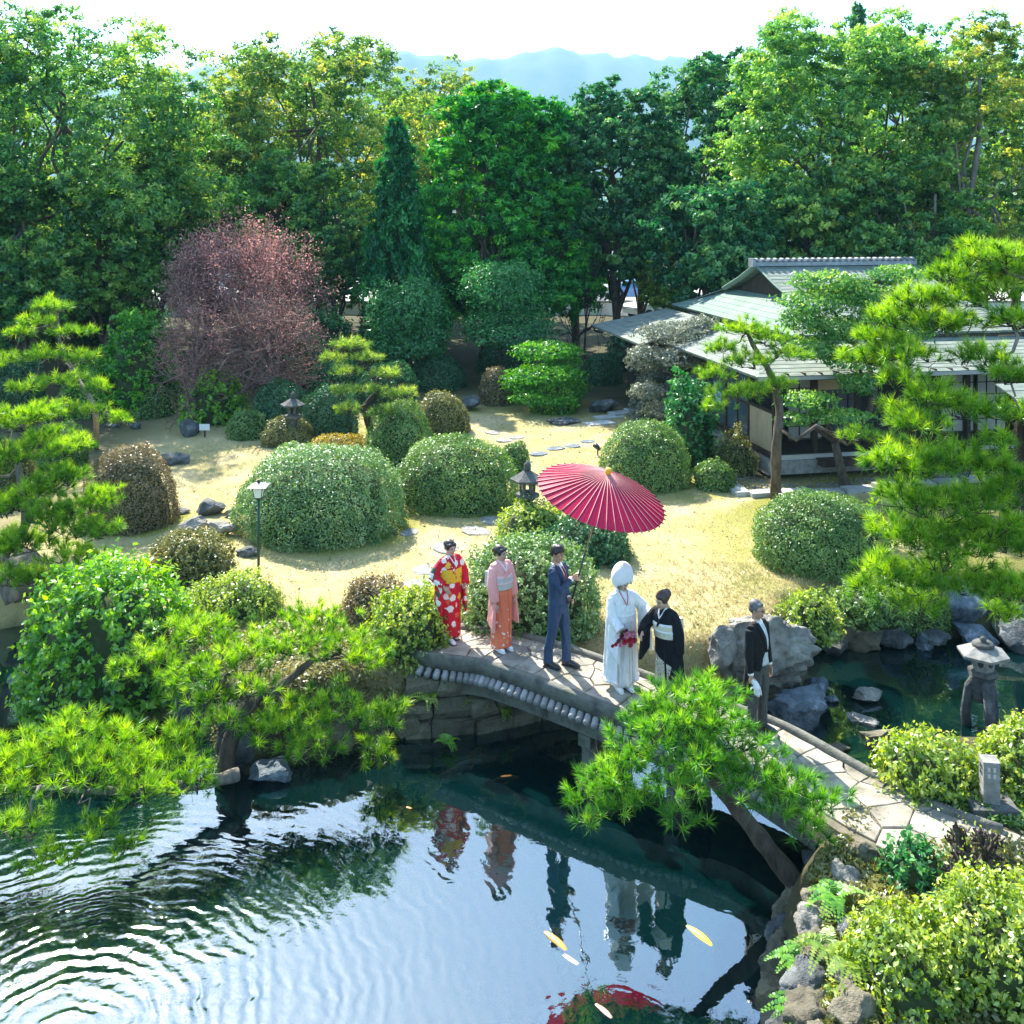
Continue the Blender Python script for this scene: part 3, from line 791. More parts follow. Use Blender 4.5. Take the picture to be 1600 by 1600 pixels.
# retaining wall under the left end of the bridge: big irregular stones
wall_root = thing('retaining_wall', 'rough stone retaining wall under the left end of the bridge', 'wall', tuple(at(770, 1140, WZ)))
WO = Vector(wall_root.location)
def abutment():
    rng = np.random.default_rng(3)
    line = [at(x, y, WZ) for x, y in ((632, 1156), (708, 1153), (772, 1141), (830, 1127), (875, 1114), (930, 1108))]
    A = np.array([tuple(p) for p in line]); s = np.concatenate([[0], np.cumsum(np.linalg.norm(np.diff(A, axis=0), axis=1))])
    for row, (z0_, z1_) in enumerate(((WZ - .5, WZ + .22), (WZ + .22, WZ + .52), (WZ + .52, WZ + .80))):
        t = -0.2 * (row % 2)
        while t < s[-1]:
            w = rng.uniform(.38, .72)
            a, b_ = np.array([np.interp(t, s, A[:, k]) for k in range(2)]), np.array([np.interp(t + w - .02, s, A[:, k]) for k in range(2)])
            d = (b_ - a) / max(np.hypot(*(b_ - a)), 1e-6); n = np.array([d[1], -d[0]])
            back = -n * .5; lean = -n * (.06 * row)
            pts = lambda z, k, fr: [(p[0] - WO.x, p[1] - WO.y, z - WO.z) for p in (a + n * fr + lean + d * k, b_ + n * fr + lean - d * k, b_ + back + lean, a + back + lean)]
            if np.hypot(*(b_ - a)) > .1:
                mb = MB(); f0 = rng.uniform(-.05, .10); z0 = z0_ + rng.uniform(-.03, .03); z1 = z1_ + rng.uniform(-.05, .02)
                rr = [pts(z0 + .012, .05, f0 - .05), pts(z0 + .06, .01, f0), pts((z0 + z1) / 2, 0, f0 + .03), pts(z1 - .06, .01, f0 + rng.uniform(-.03, .03)), pts(z1 - .008, .05, f0 - .06)]
                mb.rings([[Vector(q) + Vector(rng.normal(0, .018, 3)) for q in r_] for r_ in rr])
                mb.obj('wall_stone', M['rock_warm'], wall_root)
            t += w
abutment()

# ---------------------------------------------------------------- stepping stones and slabs on the lawn
def flat_stone(px, py, w, d, rz, m, label, name='stepping_stone', group=None, irregular=True):
    p = gat(px, py); rng = np.random.default_rng(int(px * 7 + py))
    mb = MB()
    if irregular:
        k = 9; poly = [(w / 2 * math.cos(2 * math.pi * i / k) * rng.uniform(.85, 1.1), d / 2 * math.sin(2 * math.pi * i / k) * rng.uniform(.85, 1.1)) for i in range(k)]
    else: poly = [(-w / 2, -d / 2), (w / 2, -d / 2), (w / 2, d / 2), (-w / 2, d / 2)]
    mb.rings([[(x, y, -.08) for x, y in poly], [(x, y, .008 if irregular else .025) for x, y in poly], [(x * .95, y * .95, .018 if irregular else .04) for x, y in poly]])
    o = mb.obj(name, M[m]); o.location = p; o.rotation_euler = (0, 0, rz)
    return tag(o, label, 'stepping stone', group)
G1 = 'rectangular slabs leading to the teahouse'
for px, py, lb in ((937, 662, 'nearest white slab of the slab path to the teahouse'), (953, 652, 'second white slab of the path to the teahouse'), (975, 645, 'third white slab of the path, right of the mossy boulder'), (1000, 640, 'farthest white slab of the path, under the grey leaved tree')):
    flat_stone(px, py, .95, .50, .45, 'stone_slab', lb, 'paving_slab', G1, False)
G2 = 'irregular stepping stones across the lawn'
for px, py, w, lb in ((842, 709, .6, 'bluish stepping stone left of the pair near the dark garden spotlight'), (868, 701, .6, 'bluish stepping stone, middle of the three by the garden spotlight'), (893, 697, .6, 'bluish stepping stone nearest the domed hedge by the teahouse'), (918, 690, .5, 'stepping stone just before the slab path'),
                      (770, 676, .6, 'pale stepping stone beside the dark domed hedges'), (790, 688, .6, 'pale stepping stone in the middle distance, second from the dark hedges'), (808, 684, .5, 'small pale stepping stone in the middle distance'), (815, 722, .6, 'pale stepping stone near the stone lantern'),
                      (770, 815, .75, 'bluish stepping stone left of the yellow shrub under the parasol'), (745, 830, .75, 'pale stepping stone in front of the middle domed hedge'), (700, 855, .8, 'pale stepping stone behind the woman in the red kimono'), (672, 890, .8, 'pale stepping stone left of the woman in the red kimono'),
                      (655, 915, .8, 'pale stepping stone near the brownish shrub'), (640, 832, .5, 'small grey stepping stone at the corner of the big domed hedge'), (735, 793, .5, 'half hidden stepping stone at the foot of the middle domed hedge')):
    flat_stone(px, py, w, w * .75, px * .37, 'lantern_pale' if py > 800 or px < 812 else 'rock_blue', lb, group=G2)

# ---------------------------------------------------------------- stone lanterns
def lantern(px, py, z, hgt, label, m='lantern_stone', s=1.0):
    p = at(px, py, z) if z is not None else gat(px, py)
    r = thing('stone_lantern', label, 'stone lantern', p)
    k = hgt / 1.5; six = 6
    b = MB(); b.lathe([(.26 * k, 0), (.26 * k, .10 * k), (.20 * k, .16 * k)], k=six); b.obj('base', M[m], r)
    b = MB(); b.lathe([(.115 * k, .16 * k), (.10 * k, .35 * k), (.12 * k, .4 * k), (.10 * k, .45 * k), (.115 * k, .70 * k)], k=12); b.obj('shaft', M[m], r, True)
    b = MB(); b.lathe([(.13 * k, .70 * k), (.25 * k, .78 * k), (.25 * k, .85 * k), (.17 * k, .86 * k)], k=six); b.obj('platform', M[m], r)
    b = MB(); b.lathe([(.16 * k, .86 * k), (.16 * k, .90 * k)], k=six)
    for i in range(six):
        a = 2 * math.pi * i / six; b.box((.14 * k * math.cos(a), .14 * k * math.sin(a), 1.0 * k), (.055 * k, .055 * k, .2 * k), rz=a)
    b.lathe([(.165 * k, 1.10 * k), (.165 * k, 1.13 * k)], k=six); b.obj('firebox', M[m], r)
    b = MB(); b.lathe([(.17 * k, 1.13 * k), (.36 * k, 1.12 * k), (.37 * k, 1.16 * k), (.25 * k, 1.22 * k), (.12 * k, 1.30 * k), (.06 * k, 1.33 * k)], k=six); b.obj('roof', M[m], r)
    b = MB(); b.lathe([(.05 * k, 1.33 * k), (.085 * k, 1.36 * k), (.05 * k, 1.39 * k), (.075 * k, 1.42 * k), (.07 * k, 1.46 * k), (.01 * k, 1.52 * k)], k=12); b.obj('finial', M[m], r, True)
    return r
lantern(824, 835, None, 1.52, 'dark stone lantern with a hexagonal roof standing behind the left rim of the red parasol')
lantern(458, 695, None, 1.5, 'small dark stone lantern among low shrubs left of the middle pine')

def snow_lantern():
    p = at(1536, 1152, -1.15)
    s = F / p.y
    r = thing('stone_lantern', 'snow viewing stone lantern with a wide pale hexagonal roof standing in the small pond', 'stone lantern', p)
    r.scale = (.74, .74, .90)
    b = MB()
    for i in range(3):
        a = 2 * math.pi * i / 3 + .5
        b.tube([(.30 * math.cos(a), .30 * math.sin(a), 0), (.33 * math.cos(a), .33 * math.sin(a), .4), (.26 * math.cos(a), .26 * math.sin(a), .8), (.12 * math.cos(a), .12 * math.sin(a), 1.0)], [(.13, .10), (.14, .1), (.15, .1), (.13, .1)], 8)
    b.lathe([(.18, .62), (.24, .85), (.22, 1.0), (.28, 1.04)], k=10)
    b.obj('stand', M['rock_dark'], r, True)
    b = MB(); b.lathe([(.22, 1.03), (.30, 1.07), (.30, 1.13), (.24, 1.14)], k=6, rot=.4); b.obj('platform', M['lantern_stone'], r)
    b = MB(); b.lathe([(.20, 1.14), (.22, 1.22), (.22, 1.32), (.19, 1.40)], k=6, rot=.4); fb = b.obj('firebox', M['lantern_pale'], r)
    for a in (-1.05 + .4 - math.pi / 6, -1.05 + .4 + math.pi / 6, .4 - math.pi / 6 - 2.09):
        b = MB(); b.tube([(.17 * math.cos(a), .17 * math.sin(a), 1.275), (.205 * math.cos(a), .205 * math.sin(a), 1.275)], [.055, .055], 14); b.obj('opening', M['dark_inside'], fb)
    b = MB(); b.lathe([(.2, 1.40), (.50, 1.385), (.51, 1.43), (.36, 1.48), (.20, 1.54)], k=6, rot=.4); b.obj('roof', M['lantern_pale'], r)
    b = MB(); b.lathe([(.21, 1.53), (.22, 1.57), (.18, 1.60), (.06, 1.605), (.07, 1.64), (.05, 1.68), (.005, 1.70)], k=14); b.obj('finial', M['lantern_stone'], r, True)
snow_lantern()

# square stone post light by the path
def post_light():
    p = at(1546, 1258, -.05)
    r = thing('stone_post_light', 'square grey stone post light with small window holes standing on a slab by the path', 'garden light', p, rz=-.15)
    r.scale = (.82, .82, .76)
    b = MB(); b.box((0, -.02, .03), (.62, .50, .10), rz=.1); b.obj('base', M['lantern_stone'], r)
    b = MB(); b.box((0, 0, .38), (.22, .22, .60)); b.box((0, 0, .69), (.23, .23, .03)); b.obj('post', M['lantern_pale'], r)
    for f, rz in ((Vector((0, -1, 0)), 0), (Vector((-1, 0, 0)), math.pi / 2)):
        t = Vector((f.y, -f.x, 0))
        for i in range(2):
            for j in range(2):
                q = f * .1105 + t * ((i - .5) * .075) + Vector((0, 0, .50 + j * .095))
                b = MB(); b.box(q, (.036, .012, .065), rz=rz); b.obj('opening', M['shoji'] if rz == 0 else M['dark_inside'], r)
post_light()

# ---------------------------------------------------------------- lamp post and garden spotlights
def lamp_post():
    p = at(404, 905, -.02); s = p.y / F
    r = thing('lamp_post', 'slim dark green lamp post with a square white lantern, on the dry lawn', 'street lamp', p)
    hh = 150 * s
    b = MB(); b.tube([(0, 0, 0), (0, 0, .06)], [.05, .045], 12); b.tube([(0, 0, .05), (0, 0, hh * .83)], [.026, .024], 12); b.tube([(0, 0, hh * .47), (0, 0, hh * .49)], [.034, .034], 12); b.obj('post', plain('lamp_green', (.012, .05, .035), .4), r, True)
    z = hh * .83
    b = MB(); b.lathe([(.03, z), (.07, z + .02), (.085, z + .03), (.085, z + .045)], k=4, rot=math.pi / 4); b.obj('cup', M['black_metal'], r)
    b = MB(); b.lathe([(.085, z + .045), (.135, z + .24)], k=4, rot=math.pi / 4); b.obj('lantern_pane', M['lamp_pane'], r)
    b = MB()
    for i in range(4):
        a = math.pi / 4 + i * math.pi / 2
        b.tube([(.088 * math.cos(a), .088 * math.sin(a), z + .045), (.138 * math.cos(a), .138 * math.sin(a), z + .242)], .008, 6)
    b.obj('frame', M['black_metal'], r)
    b = MB(); b.lathe([(.24, z + .238), (.245, z + .25), (.07, z + .31), (.03, z + .315)], k=4, rot=math.pi / 4); b.obj('roof', M['lamp_roof'], r)
    b = MB(); b.lathe([(.03, z + .315), (.035, z + .345), (.012, z + .37)], k=8); b.obj('finial', M['black_metal'], r)
lamp_post()
def spotlight(px, py, label):
    p = gat(px, py); r = thing('garden_spotlight', label, 'spotlight', p, group='black garden spotlights')
    b = MB(); b.tube([(0, 0, -.1), (0, 0, .18)], .02, 8); b.obj('stake', M['black_metal'], r)
    b = MB(); b.tube([(.06, -.06, .18), (-.02, .02, .24), (-.08, .08, .29)], [.04, .07, .075], 12); b.obj('head', M['black_metal'], r, True)
spotlight(934, 712, 'small black garden spotlight on the lawn left of the domed hedge by the teahouse')
def lawn_sign():
    p = gat(320, 683); r = thing('plant_sign', 'small white sign on a post beside the bright green shrub', 'sign', p)
    b = MB(); b.box((0, 0, .15), (.04, .04, .5)); b.obj('post', M['wood_dark'], r)
    b = MB(); b.box((0, -.03, .30), (.30, .03, .18)); b.obj('panel', M['white_wall'], r)
lawn_sign()

# ---------------------------------------------------------------- the teahouse
HA = R(11.0)
house = thing('teahouse', 'single storey wooden teahouse with a grey green hip and gable roof behind the trees', 'house', (6.7, 26.2, 0.25), rz=HA)
def part(mb, name, m, parent=house, kind=None, shade=False): return mb.obj(name, M[m] if isinstance(m, str) else m, parent, shade, kind=kind)
def slope(mb, e0, e1, r0, r1, n, sag=0.10, lift=.014, thick=.07):
    """roof slope from eave e0-e1 up to r0-r1 laid in n lapping courses"""
    e0, e1, r0, r1 = map(Vector, (e0, e1, r0, r1))
    nrm = (e1 - e0).cross(r0 - e0).normalized()
    if nrm.z < 0: nrm = -nrm
    def pt(t, k):
        p = (e0.lerp(r0, t)).lerp(e1.lerp(r1, t), k); p.z -= sag * math.sin(math.pi * t); return p
    for i in range(n):
        a, b_ = i / n, (i + 1) / n + .35 / n
        b_ = min(b_, 1)
        q = [pt(a, 0) + nrm * lift, pt(a, 1) + nrm * lift, pt(b_, 1), pt(b_, 0)]
        lo = [p - nrm * (thick if i == 0 else lift + .004) for p in q[:2]] + [q[2] - nrm * .02, q[3] - nrm * .02]
        mb.hull(lo, q)
def house_build():
    RZ, GZ_, EZ = 4.80, 3.88, 3.15
    u0, u1, g0, g1 = 1.3, 9.0, 2.4, 7.9          # eaves and gables along the ridge
    v0, v1, w0, w1, vr = 1.5, 11.2, 3.7, 9.0, 6.35
    b = MB(); slope(b, (g0, w0, GZ_), (g1, w0, GZ_), (g0, vr, RZ), (g1, vr, RZ), 11, .06); slope(b, (g0, w1, GZ_), (g1, w1, GZ_), (g0, vr, RZ), (g1, vr, RZ), 11, .06)
    part(b, 'upper_roof', 'roof')
    b = MB(); slope(b, (u0, v0, EZ), (u1, v0, EZ), (g0, w0 + .05, GZ_ - .01), (g1, w0 + .05, GZ_ - .01), 9, .04); part(b, 'roof_skirt', 'roof')
    b = MB(); slope(b, (u0, v1, EZ), (u1, v1, EZ), (g0, w1, GZ_ - .01), (g1, w1, GZ_ - .01), 9, .04); part(b, 'roof_skirt', 'roof')
    b = MB(); slope(b, (u0 - .02, v0, EZ), (u0 - .02, v1, EZ), (g0 + .3, w0, GZ_ - .015), (g0 + .3, w1, GZ_ - .015), 6, .03); part(b, 'roof_skirt', 'roof_copper')
    b = MB(); slope(b, (u1 + .02, v0, EZ), (u1 + .02, v1, EZ), (g1 - .3, w0, GZ_ - .015), (g1 - .3, w1, GZ_ - .015), 6, .03); part(b, 'roof_skirt', 'roof_copper')
    for g, s in ((g0 + .32, 1), (g1 - .32, -1)):
        b = MB(); b.hull([(g, w0 + .25, GZ_ - .05), (g, w1 - .25, GZ_ - .05), (g, vr, RZ - .12)], [(g + .06 * s, w0 + .25, GZ_ - .05), (g + .06 * s, w1 - .25, GZ_ - .05), (g + .06 * s, vr, RZ - .12)]); part(b, 'gable', 'wood_dark')
        for w in (w0, w1):
            b = MB(); b.tube([(g - .33 * s, w, GZ_ - .02), (g - .33 * s, (w + vr) / 2, (GZ_ + RZ) / 2 - .05), (g - .33 * s, vr, RZ + .0)], [(.04, .09)] * 3, 6); part(b, 'bargeboard', 'roof_copper')
    b = MB(); b.box(((g0 + g1) / 2, vr, RZ + .05), (g1 - g0 + .2, .30, .12)); b.box(((g0 + g1) / 2, vr, RZ + .13), (g1 - g0 + .24, .20, .05)); part(b, 'ridge', 'ridge_tile')
    tb = MB(); tb.tube([(0, -.15, .02), (0, -.08, .07), (0, .08, .07), (0, .15, .02)], .055, 8); tm = tb.mesh('ridge_tile', True)
    for i in range(26):
        o = link('ridge_tile', tm, M['ridge_tile'], house); o.location = (g0 + i * (g1 - g0) / 25, vr, RZ + .12)
    b = MB(); b.box((g0 - .14, vr, RZ + .10), (.10, .36, .28)); part(b, 'ridge_end', 'ridge_tile')
    # soffit and rafters
    b = MB(); b.box(((u0 + u1) / 2, (v0 + v1) / 2, EZ - .10), (u1 - u0 - .1, v1 - v0 - .1, .06)); part(b, 'soffit', 'wood_dark')
    # main walls (upper part shows above the porch roof)
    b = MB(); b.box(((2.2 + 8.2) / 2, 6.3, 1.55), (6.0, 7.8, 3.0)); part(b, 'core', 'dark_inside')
    b = MB(); b.box((5.2, 2.36, 2.85), (5.9, .06, .5)); part(b, 'wall_panel', 'plaster')
    # porch roof in front and along the left side
    b = MB(); slope(b, (-.85, -.95, 2.47), (8.3, -.95, 2.47), (.4, 1.6, 3.0), (8.3, 1.6, 3.0), 9, .02); part(b, 'porch_roof', 'roof')
    b = MB(); slope(b, (-.87, -.95, 2.465), (-.87, 6.0, 2.465), (.9, 1.2, 2.99), (.9, 6.0, 2.99), 6, .02); part(b, 'porch_roof', 'roof')
    b = MB(); b.box((3.75, -.93, 2.42), (9.2, .07, .09)); part(b, 'eave_board', 'lamp_roof')
    for i in range(19):
        b = MB(); b.box((-.5 + i * .45, .1, 2.50), (.06, 2.0, .07), M=Matrix.Rotation(.2, 4, 'X') if False else None); part(b, 'rafter', 'wood_dark')
    # front room: floor slab, posts, walls, glazed sides
    b = MB(); b.box((3.9, 2.2, .02), (8.3, 4.8, .34)); part(b, 'plinth', 'lantern_pale')
    b = MB(); b.box((3.9, 2.2, .26), (7.9, 4.5, .14)); part(b, 'floor', 'wood_dark')
    for u in (0, 1.1, 2.3, 3.9, 5.5, 7.0):
        b = MB(); b.box((u + .06, .06, 1.36), (.12, .12, 2.3)); part(b, 'post', 'wood_dark')
    for v in (1.6, 3.2, 4.6):
        b = MB(); b.box((.06, v, 1.36), (.12, .12, 2.3)); part(b, 'post', 'wood_dark')
    b = MB(); b.box((.06, .83, .82), (.07, 1.42, 1.02)); part(b, 'wall_panel', 'plaster')
    b = MB(); b.box((.06, .83, 1.36), (.10, 1.42, .07)); part(b, 'sill', 'wood_dark')
    b = MB(); b.box((.06, .83, .25), (.12, 1.42, .16)); part(b, 'sill', 'lantern_pale')
    for v0_, v1_ in ((1.66, 3.14), (3.26, 4.54)):
        f = MB(); 
        for z in (.38, 1.3, 2.2): f.box((.06, (v0_ + v1_) / 2, z), (.05, v1_ - v0_, .06))
        f.box((.06, (v0_ + v1_) / 2, 1.29), (.055, .05, 1.8))
        fo = part(f, 'window', 'wood_dark')
        g = MB(); g.box((.065, (v0_ + v1_) / 2, 1.29), (.012, v1_ - v0_ - .02, 1.8)); g.obj('pane', M['glass'], fo)
    b = MB(); b.box((.02, 3.75, 1.15), (.02, .55, .8)); part(b, 'poster', plain('poster_blue', (.16, .38, .55), .5))
    b = MB(); b.box((3.9, .06, 2.32), (7.9, .10, .26)); part(b, 'lintel', 'wood_dark')
    b = MB(); b.box((1.75, .09, 2.05), (1.3, .05, .26)); part(b, 'wall_panel', 'plaster')
    # inside: shoji set back, low step
    for k, (a, w) in enumerate(((1.0, 1.0), (2.1, 1.0), (5.6, 1.0), (6.7, .9))):
        f = MB(); f.box((a + w / 2, 1.28, 1.25), (w, .03, 1.75)); so = part(f, 'shoji_screen', 'shoji' if k != 1 else 'glass')
        g = MB()
        for x in np.linspace(a, a + w, 4): g.box((x, 1.255, 1.25), (.025, .03, 1.75))
        for z in np.linspace(.4, 2.1, 6): g.box((a + w / 2, 1.255, z), (w, .025, .025))
        g.obj('lattice', M['wood_dark'], so)
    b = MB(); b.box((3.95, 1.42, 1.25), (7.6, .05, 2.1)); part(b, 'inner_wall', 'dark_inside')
    b = MB(); b.box((4.2, -.30, .14), (6.2, .42, .16)); part(b, 'step', 'wood_dark')
    b = MB(); b.box((3.9, -.06, .20), (7.8, .09, .22)); part(b, 'step_board', 'shoji')
    # annex on the left with its own shed roof
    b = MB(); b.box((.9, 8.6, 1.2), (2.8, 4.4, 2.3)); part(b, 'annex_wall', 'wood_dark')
    b = MB(); slope(b, (-1.65, 6.0, 2.42), (-1.65, 11.6, 2.42), (1.25, 6.0, 2.98), (1.25, 11.6, 2.98), 8, .03); part(b, 'annex_roof', 'roof')
    # wing at the right
    b = MB(); slope(b, (8.5, -.6, 2.55), (13.6, -.6, 2.55), (8.5, 2.6, 3.1), (13.6, 2.6, 3.1), 9, .02); part(b, 'wing_roof', 'ridge_tile')
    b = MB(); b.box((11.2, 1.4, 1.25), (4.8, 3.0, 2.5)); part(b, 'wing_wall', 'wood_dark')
house_build()
def gate_roof():
    r = thing('garden_shed', 'low open shed with a pale edged plank roof half hidden behind the right pine', 'shed', (11.2, 21.4, 0.0), rz=R(8))
    b = MB(); slope(b, (-.4, -1.6, 2.25), (4.5, -1.6, 2.25), (-.4, 1.2, 3.0), (4.5, 1.2, 3.0), 8, .02); b.obj('roof', M['roof'], r)
    b = MB(); b.box((2.05, -1.6, 2.20), (4.9, .06, .10)); b.obj('eave_board', M['stone_slab'], r)
    for x, y in ((0, -1.2), (2, -1.2), (4, -1.2), (0, 1), (4, 1)):
        b = MB(); b.box((x, y, 1.2), (.12, .12, 2.5)); b.obj('post', M['wood_dark'], r)
    b = MB(); b.box((2, 1.05, 1.2), (3.88, .06, 2.3)); b.obj('wall', M['wood_dark'], r)
gate_roof()
# gravel strip and stone edging along the house
def house_edge():
    m4 = Matrix.Translation((6.7, 26.2, 0)) @ Matrix.Rotation(HA, 4, 'Z')
    def strip(pts, n=14):
        b = MB()
        for (a, c) in zip(pts, pts[1:]):
            pass
        return b
    V_, F_ = [], []
    rng = np.random.default_rng(8)
    parts = []
    for u0, u1, v0, v1, n in ((-1.35, 8.5, -1.35, -.75, 900), (-1.35, -.45, -.75, 5.2, 500)):
        for _ in range(n):
            p = m4 @ Vector((rng.uniform(u0, u1), rng.uniform(v0, v1), 0)); p.z = hz(p.x, p.y) + .01
            parts.append(p)
    b = MB()
    for p in parts:
        r_ = rng.uniform(.025, .05); a = rng.uniform(0, 3)
        b.add([(p.x + r_ * math.cos(a), p.y + r_ * math.sin(a), p.z), (p.x + r_ * math.cos(a + 2.1), p.y + r_ * math.sin(a + 2.1), p.z), (p.x + r_ * math.cos(a + 4.2), p.y + r_ * math.sin(a + 4.2), p.z), (p.x, p.y, p.z + r_ * .8)], [(0, 1, 3), (1, 2, 3), (2, 0, 3)])
    tag(b.obj('gravel', M['gravel'], kind='stuff'), 'dark gravel strip along the foot of the teahouse wall', 'gravel')
    k = 0
    root = thing('stone_edging', 'row of grey stone slabs edging the gravel at the foot of the teahouse', 'edging', (m4 @ Vector((-1.5, -1.5, 0))).xyz)
    O = Vector(root.location)
    for i in range(9):
        p = m4 @ Vector((-1.5, -1.2 + i * .78, 0)); b = MB(); b.box((p.x - O.x, p.y - O.y, hz(p.x, p.y) + .03 - O.z), (.36, .70, .12), rz=HA + rng.normal(0, .03)); b.obj('edging_slab', M['stone_slab'], root)
    for i in range(11):
        p = m4 @ Vector((-1.0 + i * .82, -1.55, 0)); b = MB(); b.box((p.x - O.x, p.y - O.y, hz(p.x, p.y) + .03 - O.z), (.74, .36, .12), rz=HA + rng.normal(0, .03)); b.obj('edging_slab', M['stone_slab'], root)
house_edge()

# ---------------------------------------------------------------- beyond the trees: wall, parked cars, white building
def boundary():
    r = thing('boundary_wall', 'long pale boundary wall at the edge of the street behind the trees', 'wall', (0, 62, .5))
    for i in range(28):
        b = MB(); b.box((-42 + i * 3.0, 0, .38), (2.96, .18, .8)); b.obj('wall_panel', M['white_wall'], r)
        b = MB(); b.box((-42 + i * 3.0, 0, .82), (2.98, .28, .09)); b.obj('coping', M['concrete'], r)
boundary()
def far_building(x, y, w, d, h, label):
    r = thing('white_building', label, 'building', (x, y, .5))
    b = MB(); b.box((0, 0, h / 2), (w, d, h)); b.obj('wall', M['white_wall'], r)
    b = MB(); b.box((0, 0, h + .12), (w + .6, d + .6, .25)); b.obj('roof', M['asphalt'], r)
    n = int(w // 3)
    for i in range(n):
        for f in range(int(h // 3)):
            q = (-w / 2 + (i + .5) * w / n, -d / 2 - .03, 1.6 + 3 * f)
            b = MB(); 
            for dx in (-.8, .8): b.box((q[0] + dx, q[1], q[2]), (.08, .1, 1.4))
            for dz in (-.7, .7): b.box((q[0], q[1], q[2] + dz), (1.52, .1, .08))
            wo = b.obj('window', M['lamp_roof'], r)
            b = MB(); b.box((q[0], q[1] + .02, q[2]), (1.5, .03, 1.3)); b.obj('pane', M['glass'], wo)
far_building(-30, 96, 26, 10, 6, 'white two storey building seen in gaps between the left trees')
far_building(2, 100, 24, 10, 6.2, 'white two storey building glimpsed behind the conifers in the middle')
far_building(34, 96, 24, 10, 6, 'white two storey building behind the trees above the teahouse roof')

def car(px, py, z, rz, col, label):
    p = at(px, py, z); r = thing('parked_car', label, 'car', p, rz, 'cars parked on the street behind the trees')
    pm = plain('car_paint', col, .25, .6)
    prof = [(-2.05, .35), (-2.1, .75), (-1.95, .9), (-1.1, .98), (-.45, 1.42), (1.0, 1.45), (1.75, 1.0), (2.05, .9), (2.1, .45), (2.05, .3)]
    b = MB(); lo = [(x, -.82 + (.1 if z_ > 1 else 0), z_) for x, z_ in prof]; hi = [(x, .82 - (.1 if z_ > 1 else 0), z_) for x, z_ in prof]; b.hull(lo, hi); b.obj('body', pm, r)
    for s in (-1, 1):
        b = MB(); y = s * .775
        b.hull([(-.95, y - .02 * s, 1.0), (-.4, y - .09 * s, 1.36), (.25, y - .09 * s, 1.38), (.25, y - .02 * s, 1.0)], [(-.95, y + .02 * s, 1.0), (-.4, y - .03 * s, 1.36), (.25, y - .03 * s, 1.38), (.25, y + .02 * s, 1.0)])
        b.hull([(.35, y - .02 * s, 1.0), (.35, y - .09 * s, 1.38), (.95, y - .09 * s, 1.38), (1.5, y - .02 * s, 1.02)], [(.35, y + .02 * s, 1.0), (.35, y - .03 * s, 1.38), (.95, y - .03 * s, 1.38), (1.5, y + .02 * s, 1.02)])
        b.obj('window', M['glass'], r)
        for x in (-1.35, 1.3):
            b = MB(); b.tube([(x, s * .70, .32), (x, s * .86, .32)], .32, 18); w = b.obj('wheel', M['tyre'], r)
            b = MB(); b.tube([(x, s * .85, .32), (x, s * .875, .32)], .19, 14); b.obj('rim', M['rim'], w)
    b = MB(); b.hull([(-1.13, -.68, .99), (-1.13, .68, .99), (-.5, .62, 1.39), (-.5, -.62, 1.39)], [(-1.16, -.68, 1.01), (-1.16, .68, 1.01), (-.53, .62, 1.41), (-.53, -.62, 1.41)]); b.obj('windscreen', M['glass'], r)
    for s in (-.6, .6):
        b = MB(); b.box((-2.09, s, .68), (.06, .3, .14)); b.obj('headlight', M['shoji'], r)
car(1030, 497, .45, .5, (.75, .76, .78), 'white car parked beside the annex roof of the teahouse')
car(915, 478, .5, .2, (.72, .72, .72), 'pale car parked behind the boundary wall right of the round clipped tree')
car(985, 470, .5, .1, (.06, .20, .45), 'blue car parked behind the trees left of the teahouse roof')
car(300, 470, .5, .1, (.70, .70, .72), 'pale car parked on the street behind the red leaved tree')
# ---------------------------------------------------------------- shrubs
def bumpy(D, seed, k=2.2):
    """smooth pseudo-noise on unit directions"""
    rng = np.random.default_rng(abs(int(seed)))
    out = np.zeros(len(D))
    for f, a in ((k, .5), (k * 2.1, .3), (k * 4.3, .2)):
        A = rng.normal(size=(3, 3)); ph = rng.uniform(0, 6.3, 3)
        out += a * np.prod(np.sin(D @ A.T * f + ph), 1) * 2
    return out

